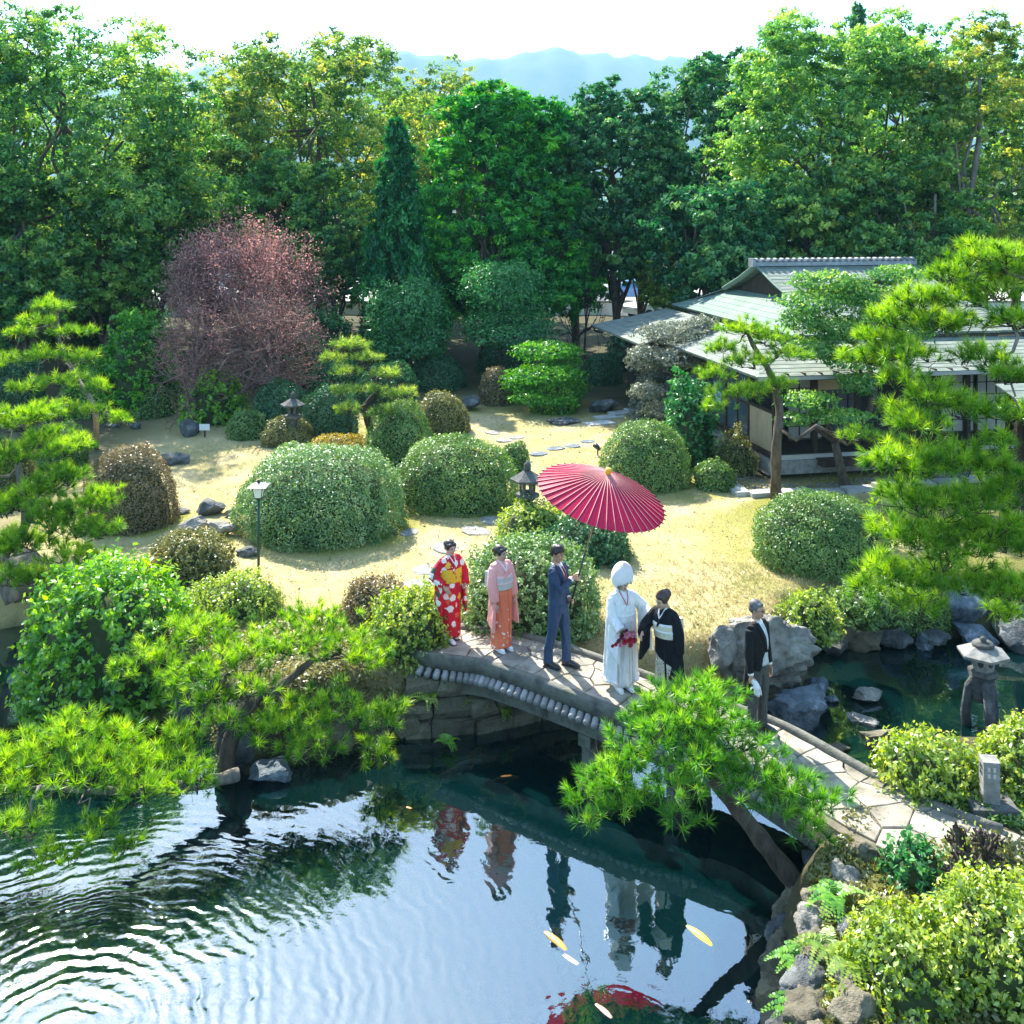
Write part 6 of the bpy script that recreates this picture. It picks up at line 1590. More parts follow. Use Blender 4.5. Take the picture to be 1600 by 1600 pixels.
M['coral_upper'] = graded('coral_upper', (.80, .32, .27), (.84, .42, .38), .8, 1.35)
M['coral_skirt'] = flowered('coral_skirt', (.80, .19, .09), [(.86, .76, .66), (.80, .19, .09), (.88, .80, .72), (.82, .32, .2), (.86, .76, .6)], 15, .46, zfade=(.1, .8))
M['obi_silver'] = flowered('obi_silver', (.52, .52, .47), [(.62, .60, .54), (.42, .45, .42), (.58, .52, .38)], 18, .5)
M['coral_trim'] = plain('coral_trim', (.82, .55, .52), .8)
M['tomesode'] = plain('tomesode', (.010, .011, .014), .8, .2)
M['tomesode_hem'] = flowered('tomesode_hem', (.50, .43, .33), [(.14, .05, .035), (.66, .62, .54), (.32, .16, .07), (.10, .03, .04), (.58, .36, .14), (.66, .60, .5)], 30, .52)
M['hem_lining'] = plain('hem_lining', (.16, .015, .03), .8)
M['obi_cream'] = flowered('obi_cream', (.66, .60, .46), [(.70, .62, .42), (.74, .72, .66), (.58, .48, .28)], 20, .5)
M['suit_blue'] = plain('suit_blue', (.035, .062, .115), .75, .2)
M['tie_red'] = plain('tie_red', (.14, .012, .03), .6)
M['coat_black'] = plain('coat_black', (.010, .011, .013), .8, .2)
M['trouser_grey'] = mottled('trouser_grey', (.035, .037, .037), (.085, .087, .085), 40, .8, 0, stretch=(3, 3, .02))
M['vest_grey'] = plain('vest_grey', (.45, .47, .46), .7)
M['tie_silver'] = plain('tie_silver', (.50, .56, .60), .5)
M['shoe'] = plain('shoe', (.012, .012, .014), .3, .6)
M['glove'] = plain('glove', (.80, .80, .79), .8)

for _k, _a in (('furisode', .5), ('coral_upper', .5), ('coral_skirt', .5), ('tomesode', .6), ('silk_white', .6), ('suit_blue', .6), ('coat_black', .6), ('trouser_grey', .5), ('white_cloth', .12), ('tomesode_hem', .4), ('hair', .35), ('hair_brown', .35)):
    creased(M[_k], _a)

# ---------------------------------------------------------------- figure building
def ik(a, b, l1, l2, hint):
    a, b = Vector(a), Vector(b); d = b - a; L = min(d.length, (l1 + l2) * .995)
    u = d.normalized(); x = (l1 * l1 - l2 * l2 + L * L) / (2 * L); h = math.sqrt(max(l1 * l1 - x * x, 0))
    w = Vector(hint) - u * Vector(hint).dot(u)
    return a + u * x + w.normalized() * h
def hand_shape(mb, wrist, d, palm, side, s=1.0, curl=.35, thumb_in=.4):
    w = Vector(wrist); d = Vector(d).normalized(); palm = Vector(palm); palm = (palm - d * palm.dot(d)).normalized()
    lat = d.cross(palm) * side
    mb.tube([w - d * .03 * s, w + d * .01 * s, w + d * .05 * s, w + d * .092 * s], [(.025 * s, .02 * s), (.026 * s, .019 * s), (.041 * s, .017 * s), (.038 * s, .012 * s)], 10, flat=lat)
    for i, L in enumerate((.070, .078, .073, .057)):
        p = w + d * (.084 - .004 * abs(i - 1)) * s + lat * (.030 - .0205 * i) * s
        pts = [p]; ang = curl * .6
        for q in (.45, .32, .23):
            v = d * math.cos(ang) + palm * math.sin(ang); pts.append(pts[-1] + v * L * q * s); ang += curl * (1.0 + .06 * i)
        mb.tube(pts, [.0098 * s, .0092 * s, .0082 * s, .0062 * s], 7)
    p = w + d * .028 * s + lat * .026 * s; v1 = (d * .75 + lat * .6 + palm * thumb_in).normalized(); v2 = (d * .9 + lat * .1 + palm * (thumb_in + .2)).normalized()
    mb.tube([p - v1 * .015 * s, p + v1 * .034 * s, p + v1 * .034 * s + v2 * .03 * s, p + v1 * .034 * s + v2 * .045 * s], [.015 * s, .0115 * s, .0095 * s, .0065 * s], 7)

class Prof:
    """body cross-section by height: z -> (cx, cy, rx, ry)"""
    def __init__(self, rows): self.a = np.array(sorted(rows))
    def at(self, z): return [float(np.interp(z, self.a[:, 0], self.a[:, k])) for k in (1, 2, 3, 4)]
    def front(self, x, z, off):
        cx, cy, rx, ry = self.at(z); q = max(-1, min(1, (x - cx) / (rx + off)))
        return Vector((x if abs((x - cx) / (rx + off)) <= 1 else cx + math.copysign(rx + off, x - cx), cy - (ry + off) * math.sqrt(max(1 - q * q, 0)), z))
    def ring(self, z, k, off=0.0, pleat=0.0, pk=9, ph=0.0):
        cx, cy, rx, ry = self.at(z); out = []
        for j in range(k):
            a = 2 * math.pi * j / k; m = 1 + pleat * math.sin(pk * a + ph)
            out.append(Vector((cx + (rx + off) * m * math.cos(a), cy + (ry + off) * m * math.sin(a), z)))
        return out
    def loft(self, mb, zs, k=24, off=0.0, pleat=None, pk=9):
        mb.rings([self.ring(z, k, off, pleat(z) if pleat else 0, pk, z * 2) for z in zs])
def strip(mb, prof, path, w, off=.012, thick=.012, n=10):
    """a band laid on the front surface, along (x, z) points"""
    P = np.array(path); s = np.linspace(0, 1, len(P)); u = np.linspace(0, 1, n)
    X = np.interp(u, s, P[:, 0]); Z = np.interp(u, s, P[:, 1]); W = np.interp(u, s, w) if isinstance(w, (list, tuple)) else np.full(n, w)
    rs = []
    for x, z, ww in zip(X, Z, W):
        rs.append([prof.front(x - ww, z, off - thick), prof.front(x - ww, z, off), prof.front(x, z, off + .004), prof.front(x + ww, z, off), prof.front(x + ww, z, off - thick)])
    mb.rings(rs)

def head_parts(root, hc, Rm, skin, hair_kind, hairm, lip, body_extra=None, glasses=False):
    """returns the head's skin shapes (remeshed) and builds eyes, mouth, hair as parts"""
    def T(p): return hc + Rm @ Vector(p)
    mb = MB()
    def ell(c, r): mb.ell(T(c), r, 14, 9, Rm)
    ell((0, .012, .03), (.073, .090, .084)); ell((0, -.018, -.045), (.055, .066, .066)); ell((0, -.060, -.092), (.024, .022, .020)); ell((0, -.035, .015), (.062, .05, .06))
    for s in (-1, 1):
        ell((s * .031, -.052, -.032), (.028, .030, .030)); ell((s * .075, .012, -.012), (.010, .019, .031))
    mb.tube([T((0, -.080, .022)), T((0, -.094, -.002)), T((0, -.106, -.022)), T((0, -.092, -.032))], [.008, .009, .013, .008], 8)
    mb.tube([T((0, .018, -.05)), T((0, .030, -.12)), hc + Vector((0, .030, -.215))], [.046, .045, .052], 12)
    me = remesh(mb, .0085, 3)
    b = MB()
    for s in (-1, 1): b.ell(T((s * .030, -.0835, .004)), (.0135, .005, .0062), 10, 6, Rm)
    b.obj('eyes', M['eye'], root, True)
    b = MB()
    for s in (-1, 1): b.tube([T((s * .014, -.088, .023)), T((s * .030, -.088, .028)), T((s * .046, -.077, .024))], [.003, .0038, .002], 6)
    b.obj('eyebrows', M[hairm if hairm != 'hair_grey' else 'hair'], root, True)
    b = MB(); b.ell(T((0, -.0865, -.058)), (.021, .006, .0055), 10, 6, Rm); b.ell(T((0, -.0855, -.067)), (.017, .006, .005), 10, 6, Rm); b.obj('mouth', M[lip], root, True)
    h = MB()
    def hell(c, r): h.ell(T(c), r, 16, 10, Rm)
    if hair_kind == 'bun':
        hell((0, .028, .042), (.086, .098, .088)); hell((.0, .108, .03), (.055, .05, .05)); hell((0, .09, -.03), (.05, .04, .04)); hell((.020, -.048, .066), (.058, .036, .030)); hell((-.038, -.044, .062), (.036, .034, .030))
        for s in (-1, 1): hell((s * .070, -.012, .025), (.020, .042, .052))
    elif hair_kind == 'updo':
        hell((0, .028, .045), (.090, .102, .092)); hell((0, .105, .055), (.065, .055, .065)); hell((.0, -.042, .072), (.062, .038, .030))
        for s in (-1, 1): hell((s * .072, .0, .025), (.024, .05, .055))
    elif hair_kind == 'man':
        hell((0, .022, .055), (.084, .100, .078)); hell((0, .055, .0), (.078, .066, .07)); hell((.018, -.056, .060), (.052, .028, .032)); hell((-.034, -.050, .062), (.038, .030, .030)); hell((.0, .0, .105), (.066, .075, .030))
        for s in (-1, 1): hell((s * .072, .005, .03), (.016, .035, .045))
    elif hair_kind == 'greyman':
        hell((0, .026, .055), (.082, .095, .074)); hell((0, .056, .0), (.077, .062, .068)); hell((-.012, -.036, .082), (.055, .042, .024))
        for s in (-1, 1): hell((s * .072, .012, .028), (.014, .032, .04))
    if hair_kind: link('hair', remesh(h, .009, 2), M[hairm], root)
    if glasses:
        g = MB()
        for s in (-1, 1):
            c = [T((s * (.032 + .02 * math.cos(a)), -.097, .003 + .015 * math.sin(a))) for a in np.linspace(0, 2 * math.pi, 13)]
            g.tube(c, .0018, 5, cap=False); g.tube([T((s * .052, -.094, .006)), T((s * .078, .005, .004))], .0018, 5)
        g.tube([T((-.012, -.098, .006)), T((.012, -.098, .006))], .0018, 5); g.obj('glasses', M['black_metal'], root)
    return me

def finish_body(root, skin, head_me, body, hands):
    """one skin mesh: torso, limbs, head and the two hands"""
    bd = remesh(body, .022, 2)
    bm = bmesh.new(); bm.from_mesh(head_me); bm.from_mesh(bd)
    t = hands.mesh('t', True); bm.from_mesh(t)
    me = bpy.data.meshes.new('body'); bm.to_mesh(me); bm.free()
    for q in (head_me, bd, t): bpy.data.meshes.remove(q)
    me.polygons.foreach_set('use_smooth', [True] * len(me.polygons))
    me.materials.clear()
    link('body', me, M[skin], root)

def stand(px, py, z): return at(px, py, z)
def deck_z(px): return cl(cl_at_px(px))[0].z + .004
def euler(turn, nod, tilt): return Matrix.Rotation(turn, 3, 'Z') @ Matrix.Rotation(nod, 3, 'X') @ Matrix.Rotation(tilt, 3, 'Y')

def kimono_figure(label, px, py, face, hgt, m_up, m_down, m_obi, hair, wrist_r, wrist_l, sleeve, head=(0, 0, 0), waist=True, lean=0.0, trim='white_cloth', skin='skin_pale', lip='lip_red', sleeve_hem=None, hem=.06, sole='white_cloth', inner_neck='white_cloth', hairm='hair', hem_rx=.165, bowback=True, step=(.0, .0)):
    k = hgt / 1.60
    loc = stand(px, py, deck_z(px))
    root = thing('person', label, 'person', loc, R(face))
    root.scale = (k, k, k)
    L = lambda z: -lean * max(0, z - .85) ** 1.2
    pr = Prof([(hem, step[0] * .5, 0, hem_rx, .14), (.25, 0, 0, .168, .142), (.45, 0, 0, .172, .142), (.70, 0, .0, .182, .145), (.86, 0, L(.86), .184, .145), (1.0, 0, L(1.0), .172, .132), (1.16, 0, L(1.16), .178, .132), (1.25, 0, L(1.25), .182, .122), (1.31, 0, L(1.31) + .01, .150, .10), (1.35, 0, L(1.35) + .02, .085, .07), (1.385, 0, L(1.385) + .03, .060, .055)])
    # skin body under the cloth
    body = MB(); hands = MB()
    body.tube([(0, 0, .80), (0, L(1.0), 1.0), (0, L(1.2), 1.2), (0, L(1.31) + .01, 1.31), (0, L(1.38) + .03, 1.40)], [(.13, .09), (.11, .09), (.13, .09), (.11, .07), (.045, .045)], 16, flat=(1, 0, 0))
    for s in (-1, 1): body.tube([(s * .07, 0, .84), (s * .07 + step[0] * s * .3, 0, .45), (s * .065, step[1] * s * .5, .08)], [.085, .06, .042], 10)
    for s in (-1, 1): body.tube([(s * .065, .04 + step[1] * s * .5, .045), (s * .075, -.06 + step[1] * s * .5, .04), (s * .08, -.15 + step[1] * s * .5, .03)], [.035, .04, .025], 8)
    sh = [Vector((s * .155, L(1.28) + .01, 1.285)) for s in (-1, 1)]
    cloth = MB()
    cloth.tube([sh[0] + Vector((-.02, 0, .005)), (0, L(1.33) + .02, 1.325), sh[1] + Vector((.02, 0, .005))], [.062, .078, .062], 14)
    sleeves = MB()
    for s, wr, sv, i in ((-1, wrist_r, sleeve[0], 0), (1, wrist_l, sleeve[1], 1)):
        wr = Vector(wr); el = ik(sh[i], wr, .26, .235, (s * .6, .45, -.5))
        body.tube([sh[i], el, wr], [.045, .038, .026], 10)
        d = (wr - el).normalized()
        hands_d = (d + Vector((0, -.1, -.25))).normalized()
        hand_shape(hands, wr + d * .01, hands_d, Vector((-s * .7, .4, -.1)), -s, .92, .30)
        cloth.tube([sh[i], el.lerp(sh[i], .45), el], [.072, .082, .085], 12)
        sleeves.tube([sh[i].lerp(el, .5), el, wr - d * .015], [.082, .085, .075], 12)
        a = sh[i].lerp(el, .55); b_ = wr - d * .02
        hd = Vector((b_.x - a.x, b_.y - a.y, 0)); hd = hd.normalized() if hd.length > .03 else Vector((0, -1, 0))
        if abs(b_.z - a.z) > .25 and (b_ - a).xy.length < .2: a2, b2 = b_ - hd * .17 + Vector((0, 0, .10)), b_ + hd * .05
        else: a2, b2 = a, b_ + Vector((0, 0, .02))
        nrm = Vector((hd.y, -hd.x, 0)) * .030
        dn = Vector((0, 0, -sv)); out = Vector((s * .03, 0, 0))
        q = [a2 + Vector((0, 0, .03)), b2, b2 + dn * .98 + hd * .02 + out, a2 + dn + hd * -.03 + out]
        sleeves.hull([p + nrm for p in q], [p - nrm * .6 for p in q])
    # kimono: upper and lower in one smooth skin each
    up = MB(); pr.loft(up, [.90, 1.0, 1.08, 1.16, 1.22, 1.27, 1.31, 1.345, 1.37], 24); up.v += []
    for mb2 in (cloth, sleeves):
        bse = len(up.v); up.v += mb2.v; up.f += [tuple(bse + i for i in q) for q in mb2.f]; up.m += mb2.m
    link('kimono_top', remesh(up, .0125, 4), M[m_up], root)
    lo = MB(); pr.loft(lo, [hem, hem + .03, .16, .3, .45, .6, .75, .88, 1.0], 32, .004, pleat=lambda z: .018 * max(0, 1 - z), pk=7)
    lo.obj('kimono_skirt', M[m_down], root, True)
    # overlap edge running down the front
    e = MB(); strip(e, pr, [(.03, .98), (.06, .6), (.075, hem + .01)], .014, .010, .012, 14); e.obj('front_edge', M[m_down], root, True)
    # collars
    c = MB(); strip(c, pr, [(.066, 1.372), (.048, 1.30), (-.028, 1.17), (-.05, 1.12)], .021, .016, .014, 14); strip(c, pr, [(-.066, 1.372), (-.048, 1.30), (.008, 1.21)], .021, .012, .014, 14); c.obj('collar', M[m_up], root, True)
    c = MB(); strip(c, pr, [(.052, 1.385), (.030, 1.30), (-.006, 1.235)], .012, .013, .012, 10); strip(c, pr, [(-.052, 1.385), (-.030, 1.30), (.0, 1.24)], .012, .011, .012, 10); c.obj('under_collar', M[inner_neck], root, True)
    if waist:
        o = MB(); pr.loft(o, [.965, .972, 1.06, 1.14, 1.148], 28, .018); ob = o.obj('obi', M[m_obi], root, True)
        o = MB(); pr.loft(o, [1.052, 1.057, 1.067, 1.072], 28, .027); o.obj('cord', M[trim], ob, True)
        o = MB(); pr.loft(o, [1.142, 1.146, 1.168, 1.175], 28, .014); o.obj('sash', M[trim], ob, True)
        if bowback:
            o = MB(); cy = L(1.05) + .20; o.hull([(-.15, cy - .06, .93), (.15, cy - .06, .93), (.15, cy - .06, 1.20), (-.15, cy - .06, 1.20)], [(-.13, cy + .05, .95), (.13, cy + .05, .95), (.13, cy + .04, 1.18), (-.13, cy + .04, 1.18)])
            o.obj('bow', M[m_obi], ob)
    for s in (-1, 1):
        f = MB(); y = step[1] * s * .5
        f.tube([(s * .066, .05 + y, .055), (s * .07, 0 + y, .05), (s * .077, -.09 + y, .042), (s * .082, -.155 + y, .034), (s * .083, -.172 + y, .030)], [(.036, .045), (.04, .045), (.045, .032), (.035, .022), (.012, .012)], 10, flat=(1, 0, 0)); tb_ = f.obj('tabi', M['white_cloth'], root, True)
        f = MB(); f.tube([(s * .066, .06 + y, .010), (s * .078, -.09 + y, .010), (s * .083, -.185 + y, .010)], [(.04, .012), (.045, .012), (.03, .012)], 10, flat=(1, 0, 0)); f.obj('sandal', M[sole], root)
    hc = Vector((0, L(1.5) + .005, 1.487)); Rm = euler(*head)
    hm_ = head_parts(root, hc, Rm, skin, hair, hairm, lip)
    finish_body(root, skin, hm_, body, hands)
    return root, pr, hc, Rm

# the two bridesmaids at the left end
r_, pr, hc, Rm = kimono_figure('woman in a red flowered long sleeved kimono with a gold sash, rearmost in the procession', 704, 1000, 38, 1.56, 'furisode', 'furisode', 'obi_gold', 'bun',
              (-.20, -.10, .93), (.19, -.14, .90), (.52, .52), head=(.05, .12, 0), sole='hem_lining', hem=.10, step=(.0, .16), trim='obi_gold')
b = MB(); pr.loft(b, [.075, .08, .105, .11], 28, -.004); b.obj('hem_lining', M['hem_lining'], r_, True)
r_, pr, hc, Rm = kimono_figure('woman in a coral pink kimono with a silvery sash, second from the rear', 783, 1014, 40, 1.57, 'coral_upper', 'coral_skirt', 'obi_silver', 'bun',
              (-.21, -.10, .79), (.21, -.06, .80), (.46, .46), head=(.25, .05, 0), trim='coral_trim')

# the woman in black guiding the bride
r_, pr, hc, Rm = kimono_figure('woman in a black formal kimono with a cream sash, reaching out to guide the bride', 1043, 1099, -42, 1.56, 'tomesode', 'tomesode', 'obi_cream', 'updo',
              (-.18, -.36, 1.05), (.22, -.04, .76), (.42, .48), head=(-.35, .32, -.05), hairm='hair_brown', lean=.22)
lo = MB(); pr.loft(lo, [.055, .09, .16, .3, .42, .56, .68], 32, .010, pleat=lambda z: .018 * max(0, 1 - z), pk=7)
lo.v = [(x, y, z if z < .5 else z - (x - .02) * .55 - .03) for x, y, z in lo.v]
lo.obj('patterned_hem', M['tomesode_hem'], r_, True)
b = MB(); pr.loft(b, [.035, .04, .06, .065], 28, .012); b.obj('hem_lining', M['hem_lining'], r_, True)
for x, y, z in ((.185, -.085, 1.16), (-.06, -.118, 1.22)):
    b = MB(); b.ell((x, y, z), (.012, .008, .012), 8, 5); b.obj('crest', M['white_cloth'], r_)

# the bride
def bride():
    root, pr, hc, Rm = kimono_figure('bride in an all white kimono and rounded white silk hood, carrying a red bouquet', 972, 1075, 20, 1.60, 'silk_white', 'silk_white', 'silk_white', None,
              (-.13, -.25, .90), (.34, -.22, 1.02), (.50, .50), head=(.34, .14, .08), trim='silk_white', lip='lip_red', inner_neck='silk_white', hem=.07, bowback=False)
    # padded over-robe hanging open at the front, with deep folds
    k = 48; rs = []
    zs = [1.36, 1.30, 1.2, 1.05, .9, .75, .6, .45, .32, .22, .17, .15]
    for z in zs:
        f = smooth(1.36, .15, z) if False else (1.36 - z) / 1.21
        rx = .105 + .10 * min(1, f * 5) + .045 * f; ry = .09 + .07 * min(1, f * 5) + .06 * f
        ring_o, ring_i = [], []
        for j in range(k):
            a = math.radians(-58 + (360 - 64) * j / (k - 1)) # leaves the front open
            a = a
            pl = 1 + (.012 + .05 * f) * math.sin(a * 9 + f * 2.2) + .02 * f * math.sin(a * 17 + 1)
            ring_o.append(Vector((rx * pl * math.cos(a) , .025 * f + .02 + ry * pl * math.sin(a), z)))
        for p in reversed(ring_o):
            c = Vector((0, .03, z)); ring_i.append(p + (c - p).normalized() * .012)
        rs.append(ring_o + ring_i)
    b = MB(); b.rings(rs); b.obj('over_robe', M['silk_white'], root, True)
    # thick padded hem roll
    b = MB()
    hemp = []
    for j in range(k):
        a = math.radians(-58 + (360 - 64) * j / (k - 1)); pl = 1 + .062 * math.sin(a * 9 + 2.2)
        hemp.append((.25 * pl * math.cos(a), .045 + .22 * pl * math.sin(a), .150))
    b.tube(hemp, .022, 8); b.obj('hem_roll', M['silk_white'], root, True)
    # folds down the front of the under robe
    for x0, x1 in ((-.07, -.11), (-.02, -.03), (.09, .13)):
        b = MB(); strip(b, pr, [(x0, 1.0), (x1 * .9, .5), (x1, .085)], [.012, .022, .03], .016, .02, 16); b.obj('fold', M['silk_white'], root, True)
    # hood
    bm = bmesh.new(); bmesh.ops.create_uvsphere(bm, u_segments=40, v_segments=28, radius=1)
    for v in bm.verts:
        p = v.co; zz = p.z
        w = 1.0 if zz > 0 else 1 - .22 * zz * zz
        v.co = Vector((p.x * .152 * w, p.y * .160 * w + .012, p.z * .215 + .075))
    dele = [f for f in bm.faces if (lambda c: (c.y < -.02 and c.z < .052 - 5.0 * c.x * c.x and abs(c.x) < .118) or c.z < -.128)(f.calc_center_median())]
    bmesh.ops.delete(bm, geom=dele, context='FACES')
    for v in bm.verts: v.co = hc + Rm @ v.co
    me = bpy.data.meshes.new('hood'); bm.to_mesh(me); bm.free(); me.polygons.foreach_set('use_smooth', [True] * len(me.polygons))
    o = link('hood', me, M['white_cloth'], root); sm = o.modifiers.new('thick', 'SOLIDIFY'); sm.thickness = .010; sm.offset = -1
    h = MB(); h.ell(hc + Rm @ Vector((0, .03, .05)), (.084, .095, .085), 14, 9, Rm); h.ell(hc + Rm @ Vector((0, -.045, .085)), (.06, .04, .03), 12, 8, Rm); h.obj('hair', M['hair'], root, True)
    # red edged collar
    c = MB(); strip(c, pr, [(.058, 1.378), (.036, 1.30), (.004, 1.22)], .006, .024, .012, 10); strip(c, pr, [(-.058, 1.378), (-.036, 1.30), (-.004, 1.225)], .006, .022, .012, 10); c.obj('collar_edge', M['lip_red'], root, True)
    return root
bride_o = bride()

def suit_figure(label, px, py, face, hgt, wr_r, wr_l, kind, head=(0, 0, 0), hints=((-.5, .5, -.6), (.5, .5, -.6)), palms=None, curls=(.3, .3), dirs=(None, None)):
    k = hgt / 1.75
    loc = stand(px, py, deck_z(px)); root = thing('person', label, 'person', loc, R(face)); root.scale = (k, k, k)
    jm = 'suit_blue' if kind == 'suit' else 'coat_black'; tm = 'suit_blue' if kind == 'suit' else 'trouser_grey'
    pr = Prof([(.78, 0, .0, .186, .138), (.90, 0, 0, .180, .135), (1.02, 0, 0, .165, .122), (1.18, 0, -.005, .182, .132), (1.30, 0, .0, .195, .130), (1.39, 0, .01, .185, .105), (1.44, 0, .02, .13, .08), (1.475, 0, .025, .072, .062), (1.50, 0, .03, .062, .057)])
    body, hands, J = MB(), MB(), MB()
    body.tube([(0, 0, .88), (0, 0, 1.05), (0, 0, 1.25), (0, .01, 1.40), (0, .03, 1.52)], [(.14, .1), (.12, .09), (.15, .1), (.13, .08), (.048, .048)], 16, flat=(1, 0, 0))
    zs = [.80, .86, .94, 1.02, 1.10, 1.18, 1.26, 1.33, 1.39, 1.43, 1.46] if kind == 'suit' else [.97, 1.02, 1.10, 1.18, 1.26, 1.33, 1.39, 1.43, 1.46]
    pr.loft(J, zs, 24)
    sh = [Vector((s * .180, .01, 1.40)) for s in (-1, 1)]
    J.tube([sh[0], (0, .02, 1.435), sh[1]], [.058, .062, .058], 12)
    cuffs = MB()
    for s, wr, i in ((-1, wr_r, 0), (1, wr_l, 1)):
        wr = Vector(wr); el = ik(sh[i], wr, .29, .255, hints[i]); d = (wr - el).normalized()
        body.tube([sh[i], el, wr], [.05, .04, .028], 10)
        J.tube([sh[i], sh[i].lerp(el, .5), el, wr - d * .03], [.070, .064, .058, .045], 12)
        cuffs.tube([wr - d * .05, wr - d * .008], [.040, .039], 12)
        hd = Vector(dirs[i]) if dirs[i] else d
        hand_shape(hands, wr + d * .005, hd, palms[i] if palms else (-s * .9, .2, 0), -s, 1.0, curls[i])
    link('jacket', remesh(J, .0115, 4), M[jm], root)
    cuffs.obj('cuffs', M['white_cloth'], root, True)
    # trousers and shoes
    Tm = MB(); 
    Tm.tube([(0, 0, .80), (0, 0, .90), (0, 0, 1.0)], [(.165, .12), (.165, .12), (.15, .11)], 18, flat=(1, 0, 0))
    st = .10
    for s in (-1, 1):
        y = -s * st if kind == 'suit' else -s * .03
        Tm.tube([(s * .085, 0, .86), (s * .09, -.012 + y * .3, .70), (s * .09, -.01 + y * .6, .48), (s * .088, .012 + y, .25), (s * .088, .012 + y, .065)], [.098, .090, .072, .068, .072], 14)
        body.tube([(s * .085, 0, .9), (s * .09, y * .6, .48), (s * .088, .01 + y, .08)], [.07, .05, .04], 10)
        f = MB(); f.tube([(s * .09, .075 + y, .045), (s * .09, .03 + y, .062), (s * .094, -.06 + y, .050), (s * .102, -.15 + y, .034), (s * .105, -.205 + y, .026)], [(.034, .035), (.042, .055), (.048, .042), (.044, .030), (.018, .014)], 12, flat=(1, 0, 0))
        f.box((s * .097, -.05 + y, .008), (.082, .26, .016)); f.obj('shoe', M['shoe'], root, True)
    link('trousers', remesh(Tm, .0125, 4), M[tm], root)
    # shirt front, tie, lapels
    zlo = 1.13 if kind == 'suit' else 1.10
    v = MB(); strip(v, pr, [(0, 1.475), (0, 1.40), (0, 1.28), (0, zlo)], [.055, .068, .042, .006], .006, .012, 14); v.obj('shirt', M['white_cloth'], root, True)
    v = MB(); strip(v, pr, [(0, 1.452), (0, 1.43), (0, 1.36), (0, zlo + .04)], [.017, .020, .022, .026], .013, .012, 12); v.obj('tie', M['tie_red' if kind == 'suit' else 'tie_silver'], root, True)
    c = MB(); c.lathe([(.074, 1.435), (.064, 1.492), (.059, 1.492), (.066, 1.435)], (0, .024, 0), 20); c.obj('shirt_collar', M['white_cloth'], root, True)
    v = MB()
    for s in (-1, 1): strip(v, pr, [(s * .070, 1.468), (s * .082, 1.40), (s * .062, 1.28), (s * .012, zlo)], [.018, .036, .034, .010], .014, .014, 14)
    v.obj('lapel', M[jm], root, True)
    if kind == 'suit':
        for z in (1.08, 1.00):
            b = MB(); p = pr.front(.01, z, .006); b.ell(p, (.008, .005, .008), 8, 5); b.obj('button', M['shoe'], root)
        for s in (-1, 1):
            b = MB(); strip(b, pr, [(s * .115, .93), (s * .12, .90)], .055, .010, .012, 4); b.obj('pocket_flap', M[jm], root)
    else:
        # pale waistcoat points below the coat, and the cut-away tails
        v = MB(); strip(v, pr, [(0, 1.10), (0, 1.02), (.0, .93)], [.03, .062, .085], .004, .012, 10); v.obj('waistcoat', M['vest_grey'], root, True)
        kk = 30; rs = []
        for z, opn in ((1.0, 8), (.92, 22), (.82, 48), (.72, 70), (.62, 92), (.54, 112), (.50, 125)):
            f = (1.0 - z) / .5; rx, ry = .176 + .022 * f, .135 + .035 * f; o_, i_ = [], []
            for j in range(kk):
                a = math.radians(-90 + opn + (360 - 2 * opn) * j / (kk - 1)); pl = 1 + .02 * f * math.sin(a * 8)
                o_.append(Vector((rx * pl * math.cos(a), .01 + .03 * f + ry * pl * math.sin(a), z)))
            i_ = [Vector((p.x * .93, (p.y - .02) * .93 + .02, p.z)) for p in reversed(o_)]
            rs.append(o_ + i_)
        b = MB(); b.rings(rs); b.obj('coat_tails', M[jm], root, True)
    hc = Vector((0, .005, 1.625)); Rm = euler(*head)
    hm_ = head_parts(root, hc, Rm, 'skin', 'man' if kind == 'suit' else 'greyman', 'hair' if kind == 'suit' else 'hair_grey', 'lip', glasses=(kind != 'suit'))
    finish_body(root, 'skin', hm_, body, hands)
    return root

# ---------------------------------------------------------------- parasol, and the man who carries it
MAN = stand(872, 1041, deck_z(872))
UP = Vector((MAN.x + .29, MAN.y - .17, MAN.z + 1.38))             # where the upper hand grips
PD = Vector((.235, -.20, .95)).normalized()
LOW = UP - PD * .40
face_m = 58; km = 1.78 / 1.75
def to_local(p): return (Matrix.Rotation(-R(face_m), 4, 'Z') @ (Vector(p) - MAN)) / km
pdl = Matrix.Rotation(-R(face_m), 3, 'Z') @ PD
ul, ll = to_local(UP), to_local(LOW)
side_off = Vector((-.03, .075, -.01))
suit_figure('young man in a blue suit holding up the red parasol with both hands', 872, 1041, face_m, 1.78, ul + Vector((-.045, .085, -.03)), ll + Vector((.045, .080, -.01)), 'suit', head=(.0, .22, .0),
            hints=((-.7, .2, -.6), (.6, .5, -.5)), palms=((.75, -.35, .0), (-.75, -.35, 0)), curls=(1.0, 1.0), dirs=((.25, -.95, .12), (-.2, -.95, .05)))

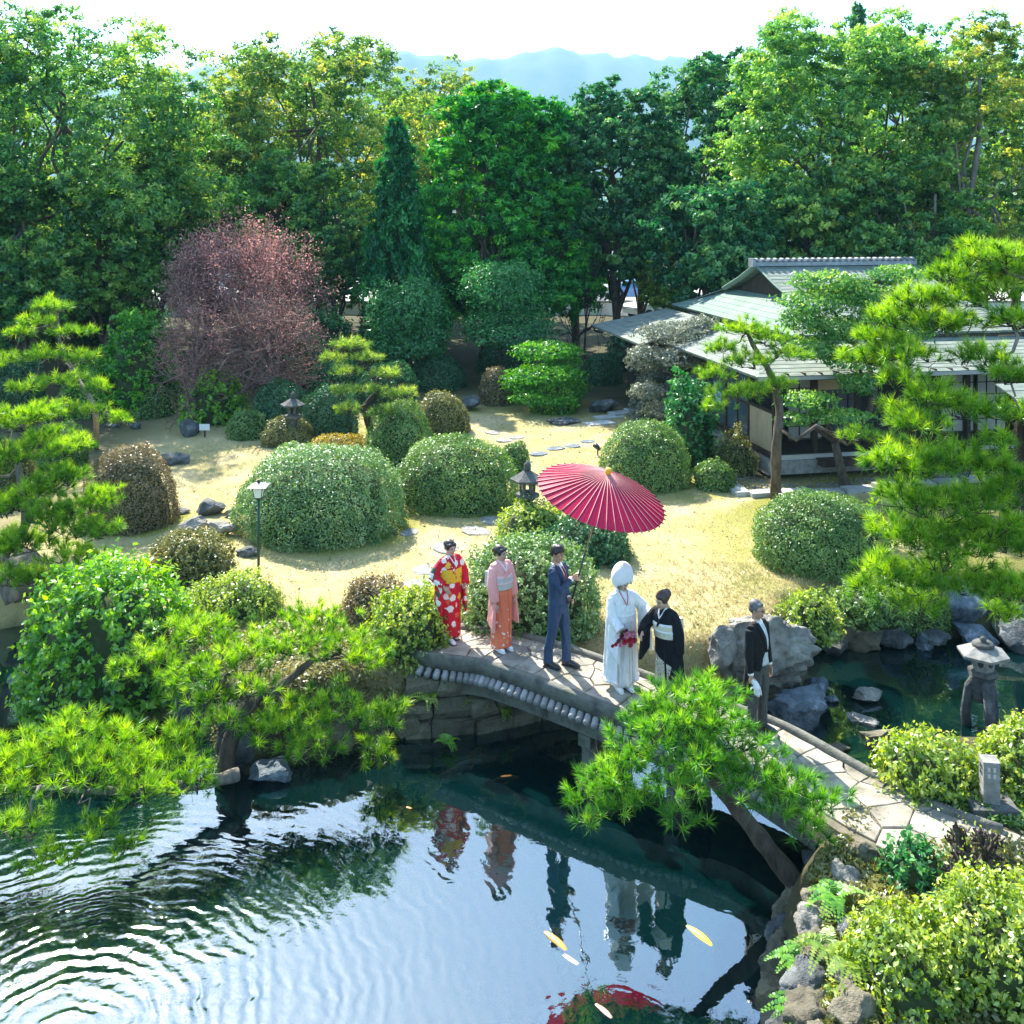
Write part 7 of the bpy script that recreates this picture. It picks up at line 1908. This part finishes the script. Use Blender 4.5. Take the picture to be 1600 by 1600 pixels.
def parasol():
    apex = UP + PD * 1.66
    root = thing('parasol', 'big red paper parasol with a yellow cap, carried by the young man', 'parasol', LOW)
    O = LOW; q = PD.to_track_quat('Z', 'Y').to_matrix().to_4x4()
    def loc(p): return (apex - O) + (q @ Vector(p))
    red = bpy.data.materials.new('parasol_paper'); red.use_nodes = True
    nt = red.node_tree; n, l = nt.nodes, nt.links; n.remove(n['Principled BSDF'])
    tc = n.new('ShaderNodeAttribute'); tc.attribute_name = 'tint'
    r = ramp(n, [(0.0, (.62, .22, .18)), (.14, (.66, .09, .14)), (.4, (.60, .008, .078)), (1, (.54, .005, .062))]); l.new(tc.outputs['Fac'], r.inputs[0])
    df = n.new('ShaderNodeBsdfDiffuse'); tr = n.new('ShaderNodeBsdfTranslucent'); gl = n.new('ShaderNodeBsdfGlossy'); gl.inputs['Roughness'].default_value = .35
    l.new(r.outputs[0], df.inputs[0]); l.new(r.outputs[0], tr.inputs[0])
    m1 = n.new('ShaderNodeMixShader'); m1.inputs[0].default_value = .38; l.new(df.outputs[0], m1.inputs[1]); l.new(tr.outputs[0], m1.inputs[2])
    m2 = n.new('ShaderNodeMixShader'); m2.inputs[0].default_value = .03; l.new(m1.outputs[0], m2.inputs[1]); l.new(gl.outputs[0], m2.inputs[2])
    l.new(m2.outputs[0], n['Material Output'].inputs['Surface'])
    NR = 44; RAD = .93; DROP = .36
    prof = lambda t: (RAD * t, -DROP * (t ** 1.12))
    V_, F_, T_ = [], [], []
    ts = np.linspace(.045, 1, 11)
    for i, t in enumerate(ts):
        rr, zz = prof(t)
        for j in range(NR * 2):
            a = math.pi * j / NR; fold = 0 if j % 2 == 0 else -.018 * t
            V_.append(loc((rr * math.cos(a) * (1 if j % 2 == 0 else math.cos(math.pi / NR) * .995), rr * math.sin(a) * (1 if j % 2 == 0 else math.cos(math.pi / NR) * .995), zz + fold))); T_.append(t)
    kk = NR * 2
    for i in range(len(ts) - 1):
        for j in range(kk): F_.append((i * kk + j, i * kk + (j + 1) % kk, (i + 1) * kk + (j + 1) % kk, (i + 1) * kk + j))
    link('canopy', np_mesh('canopy', np.array([tuple(p) for p in V_]), np.array(F_), np.array(T_)), red, root)
    rib = MB(); rib.tube([(prof(t)[0], 0, prof(t)[1] + .004) for t in (.04, .3, .6, .85, 1.015)], [.0045, .0045, .0045, .005, .006], 5); rm = rib.mesh('rib', True)
    ribm = plain('parasol_rib', (.62, .30, .27), .5); dark = plain('parasol_dark', (.10, .012, .02), .5)
    tip = MB(); tip.tube([(prof(.985)[0], 0, prof(.985)[1]), (prof(1.025)[0], 0, prof(1.025)[1])], [.0085, .0085], 6); tipm = tip.mesh('rib_tip')
    st = MB(); st.tube([(.02, 0, -.50), (prof(.52)[0], 0, prof(.52)[1] - .01)], .0045, 4); stm = st.mesh('strut')
    for j in range(NR):
        mat4 = Matrix.Translation(apex - O) @ q @ Matrix.Rotation(2 * math.pi * j / NR, 4, 'Z')
        for nm, me, mm in (('rib', rm, ribm), ('rib_tip', tipm, dark), ('strut', stm, dark)):
            o = link(nm, me, mm, root); o.matrix_local = mat4
    b = MB(); b.tube([loc((0, 0, -.05)), loc((0, 0, .055)), loc((0, 0, .075))], [.046, .043, .030], 16); b.obj('cap', plain('parasol_cap', (.85, .42, .03), .5), root, True)
    b = MB(); b.tube([loc((0, 0, -.56)), loc((0, 0, -.47))], .028, 10); b.obj('runner', dark, root, True)
    b = MB(); b.tube([(-PD * .12), (UP - O) + PD * .42], [.0165, .015], 10); b.obj('handle', plain('lacquer_black', (.012, .012, .013), .25, .6), root, True)
    b = MB(); b.tube([(UP - O) + PD * .41, apex - O], [.012, .012], 8); b.obj('pole', plain('bamboo', (.30, .22, .12), .5), root, True)
parasol()

# the man in the morning coat
mc = suit_figure('grey haired man in a black morning coat leading the procession, holding white gloves', 1184, 1143, 48, 1.73, (-.235, -.03, .83), (.235, -.05, .83), 'coat', head=(.12, .10, 0),
            hints=((-.6, .6, .1), (.6, .6, .1)), palms=((.9, .2, 0), (-.9, .2, 0)), curls=(.75, .35), dirs=((.05, -.15, -1), (-.05, -.15, -1)))
def gloves():
    w = mc.matrix_world if False else Matrix.Translation(mc.location) @ Matrix.Rotation(mc.rotation_euler.z, 4, 'Z') @ Matrix.Scale(1.73 / 1.75, 4)
    c = w @ Vector((-.225, -.075, .735))
    r = thing('white_gloves', 'pair of white gloves held in the right hand of the man in the morning coat', 'gloves', c, R(48))
    for s in (-1, 1):
        b = MB(); b.tube([(s * .010, .05, .06), (s * .012, .02, .035), (s * .016, -.02, 0), (s * .022, -.04, -.05), (s * .024, -.045, -.075)], [(.022, .010), (.030, .012), (.034, .014), (.040, .014), (.036, .010)], 8, flat=(0, 1, 0))
        for i in range(4):
            y = -.075 + i * .02; b.tube([(s * .024, y, -.07), (s * .028, y - .006, -.115), (s * .030, y - .010, -.14 + .006 * abs(i - 1))], [.009, .008, .005], 6)
        b.tube([(s * .022, -.0, -.03), (s * .03, .03, -.06), (s * .032, .038, -.085)], [.010, .009, .006], 6)
        b.obj('glove', M['glove'], r, True)
gloves()

# the bride's bouquet
def bouquet():
    w = Matrix.Translation(bride_o.location) @ Matrix.Rotation(bride_o.rotation_euler.z, 4, 'Z')
    c = w @ Vector((-.10, -.335, .865))
    r = thing('bouquet', 'bouquet of red and pink flowers in the right hand of the bride', 'bouquet', c, bride_o.rotation_euler.z)
    rng = np.random.default_rng(4)
    mats = [plain('petal_red', (.42, .012, .03), .6), plain('petal_pink', (.66, .22, .28), .6), plain('petal_white', (.78, .70, .70), .6), plain('petal_wine', (.16, .008, .03), .6)]
    spots = [(-.02, -.06, .05, .065, 1), (.07, -.05, .06, .06, 1), (-.09, -.05, .04, .06, 3), (.02, -.08, -.02, .065, 0), (.08, -.07, -.03, .055, 0), (-.06, -.07, -.03, .055, 0), (-.14, -.04, -.02, .045, 3), (-.18, -.04, -.06, .04, 0), (-.12, -.06, -.07, .045, 1), (.03, -.06, -.09, .05, 0), (-.03, -.05, .10, .045, 3), (-.22, -.02, -.085, .035, 0), (.11, -.03, .01, .04, 2), (-.16, -.03, .03, .035, 2)]
    for x, y, z, s, mi in spots:
        b = MB()
        for lay in range(3):
            kk = 9 - 2 * lay
            for i in range(kk):
                a = 2 * math.pi * i / kk + lay * .4 + rng.uniform(-.1, .1); rr = s * (1 - .3 * lay); el = .35 + .45 * lay
                dirv = Vector((math.cos(a) * math.cos(el), -math.sin(el), math.sin(a) * math.cos(el))); t = Vector((-math.sin(a), 0, math.cos(a)))
                p0 = Vector((x, y, z))
                b.add([p0, p0 + dirv * rr * .6 + t * rr * .24, p0 + dirv * rr + Vector((0, .008, 0)), p0 + dirv * rr * .6 - t * rr * .24], [(0, 1, 2, 3)])
        b.obj('flower', mats[mi], r)
        b = MB(); b.tube([(x, y, z), (x * .5, y * .3, z * .4 + .01), (.03, .03, .02)], .003, 4); b.obj('stem', M['leaf_bright'] if False else plain_green, r)
    for i in range(7):
        a = rng.uniform(0, 6.28); L = rng.uniform(.07, .12); p = Vector((rng.uniform(-.1, .08), -.02, rng.uniform(-.06, .08))); d = Vector((math.cos(a), -.2, math.sin(a))).normalized(); t = Vector((-d.z, 0, d.x)).normalized()
        b = MB(); b.add([p, p + d * L * .5 + t * L * .25, p + d * L, p + d * L * .5 - t * L * .25], [(0, 1, 2, 3)]); b.obj('leaf', plain_green, r)
plain_green = plain('stem_green', (.03, .09, .02), .6)
bouquet()

# ---------------------------------------------------------------- koi
def koi(px, py, L, head, colour, label, depth=.12, bend=.3):
    p = at(px, py, WZ); p.z = WZ - depth
    r = thing('koi', label, 'fish', p, head, 'koi swimming in the pond')
    b = MB(); pts, rd = [], []
    for t in np.linspace(0, 1, 10):
        a = bend * (t - .3); pts.append((-(t - .4) * L * .82 * math.cos(a * .5), L * .16 * math.sin(bend * 3 * (t - .4)) * t, 0)); w = L * .105 * math.sin(math.pi * min(1, .12 + t * .9)) ** .8
        rd.append((max(w * .85, .006), max(w, .008)))
    b.tube(pts, rd, 10, flat=(0, 1, 0)); b.obj('body', M[colour], r, True)
    e = Vector(pts[-1]); d = (e - Vector(pts[-2])).normalized(); s = Vector((-d.y, d.x, 0))
    b = MB(); b.add([e, e + d * L * .2 + s * L * .07 + Vector((0, 0, .03)), e + d * L * .12, e + d * L * .2 - s * L * .05 - Vector((0, 0, .03))], [(0, 1, 2), (0, 2, 3)]); b.obj('tail', M[colour], r)
    b = MB(); q = Vector(pts[3])
    for k in (-1, 1): b.add([q + Vector((0, k * L * .08, 0)), q + Vector((-.03 * L / .5, k * L * .20, -.01)), q + Vector((-.10 * L / .5, k * L * .17, -.01))], [(0, 1, 2)])
    b.obj('fins', M[colour], r)
M['koi_yellow'] = plain('koi_yellow', (.85, .62, .06), .35, .5)
M['koi_orange'] = plain('koi_orange', (.90, .30, .05), .35, .5)
M['koi_red'] = mottled('koi_red', (.75, .08, .03), (.80, .74, .68), 7, .35, 0, spec=.5)
M['koi_white'] = mottled('koi_white', (.82, .80, .76), (.80, .30, .12), 4, .35, 0, spec=.5)
for i, (px, py, L, hd, c, lb) in enumerate(((1095, 1462, .62, -1.05, 'koi_yellow', 'yellow koi alone in the dark water under the leaning pine'), (668, 1240, .5, -1.9, 'koi_yellow', 'yellow koi near the left end of the bridge shadow'), (718, 1195, .5, .2, 'koi_red', 'red koi closest to the bridge wall'), (763, 1232, .5, 2.4, 'koi_orange', 'orange koi in the group below the bridge, curved'),
        (792, 1212, .45, .1, 'koi_orange', 'orange koi at the right of the group below the bridge'), (776, 1248, .5, -.3, 'koi_red', 'red and white koi at the lower right of the group below the bridge'), (700, 1258, .42, 2.8, 'koi_orange', 'small orange koi at the left of the group below the bridge'), (745, 1165, .42, 1.2, 'koi_orange', 'orange koi in the shade of the bridge'),
        (870, 1470, .6, -1.0, 'koi_orange', 'large orange koi in the middle of the pond'), (893, 1500, .6, -.7, 'koi_white', 'white and orange koi beside the large orange one'), (790, 1555, .5, 1.5, 'koi_red', 'red and white koi in the bright water at the bottom'), (842, 1565, .45, .3, 'koi_white', 'white koi near the bottom right of the bright water'),
        (945, 1580, .5, -1.0, 'koi_red', 'red koi near the bottom below the big orange one'), (740, 1535, .45, -1.0, 'koi_white', 'pale koi barely visible in the bright water'), (668, 1335, .45, .4, 'koi_red', 'red koi in the reflection of the hedge'), (735, 1182, .45, .5, 'koi_white', 'whitish koi in the shade right below the bridge wall'), (640, 1262, .42, -.6, 'koi_orange', 'orange koi farthest left of the group below the bridge'), (812, 1245, .45, 2.0, 'koi_orange', 'orange koi at the right edge of the group, nearest the pillar'), (850, 1440, .5, 1.9, 'koi_red', 'red koi just behind the large orange one in mid pond'), (78, 1110, .6, .1, 'koi_yellow', 'pale yellow koi in the left channel'), (1255, 1160, .35, -.6, 'koi_orange', 'orange koi in the small pond by the bridge kerb'))):
    koi(px, py, L * 1.12, hd, c, lb, .045 + .015 * (i % 4), .3 if i % 2 else -.35)

# ---------------------------------------------------------------- the air, closed box round everything
HAZE.obj('haze', hm, kind='stuff')
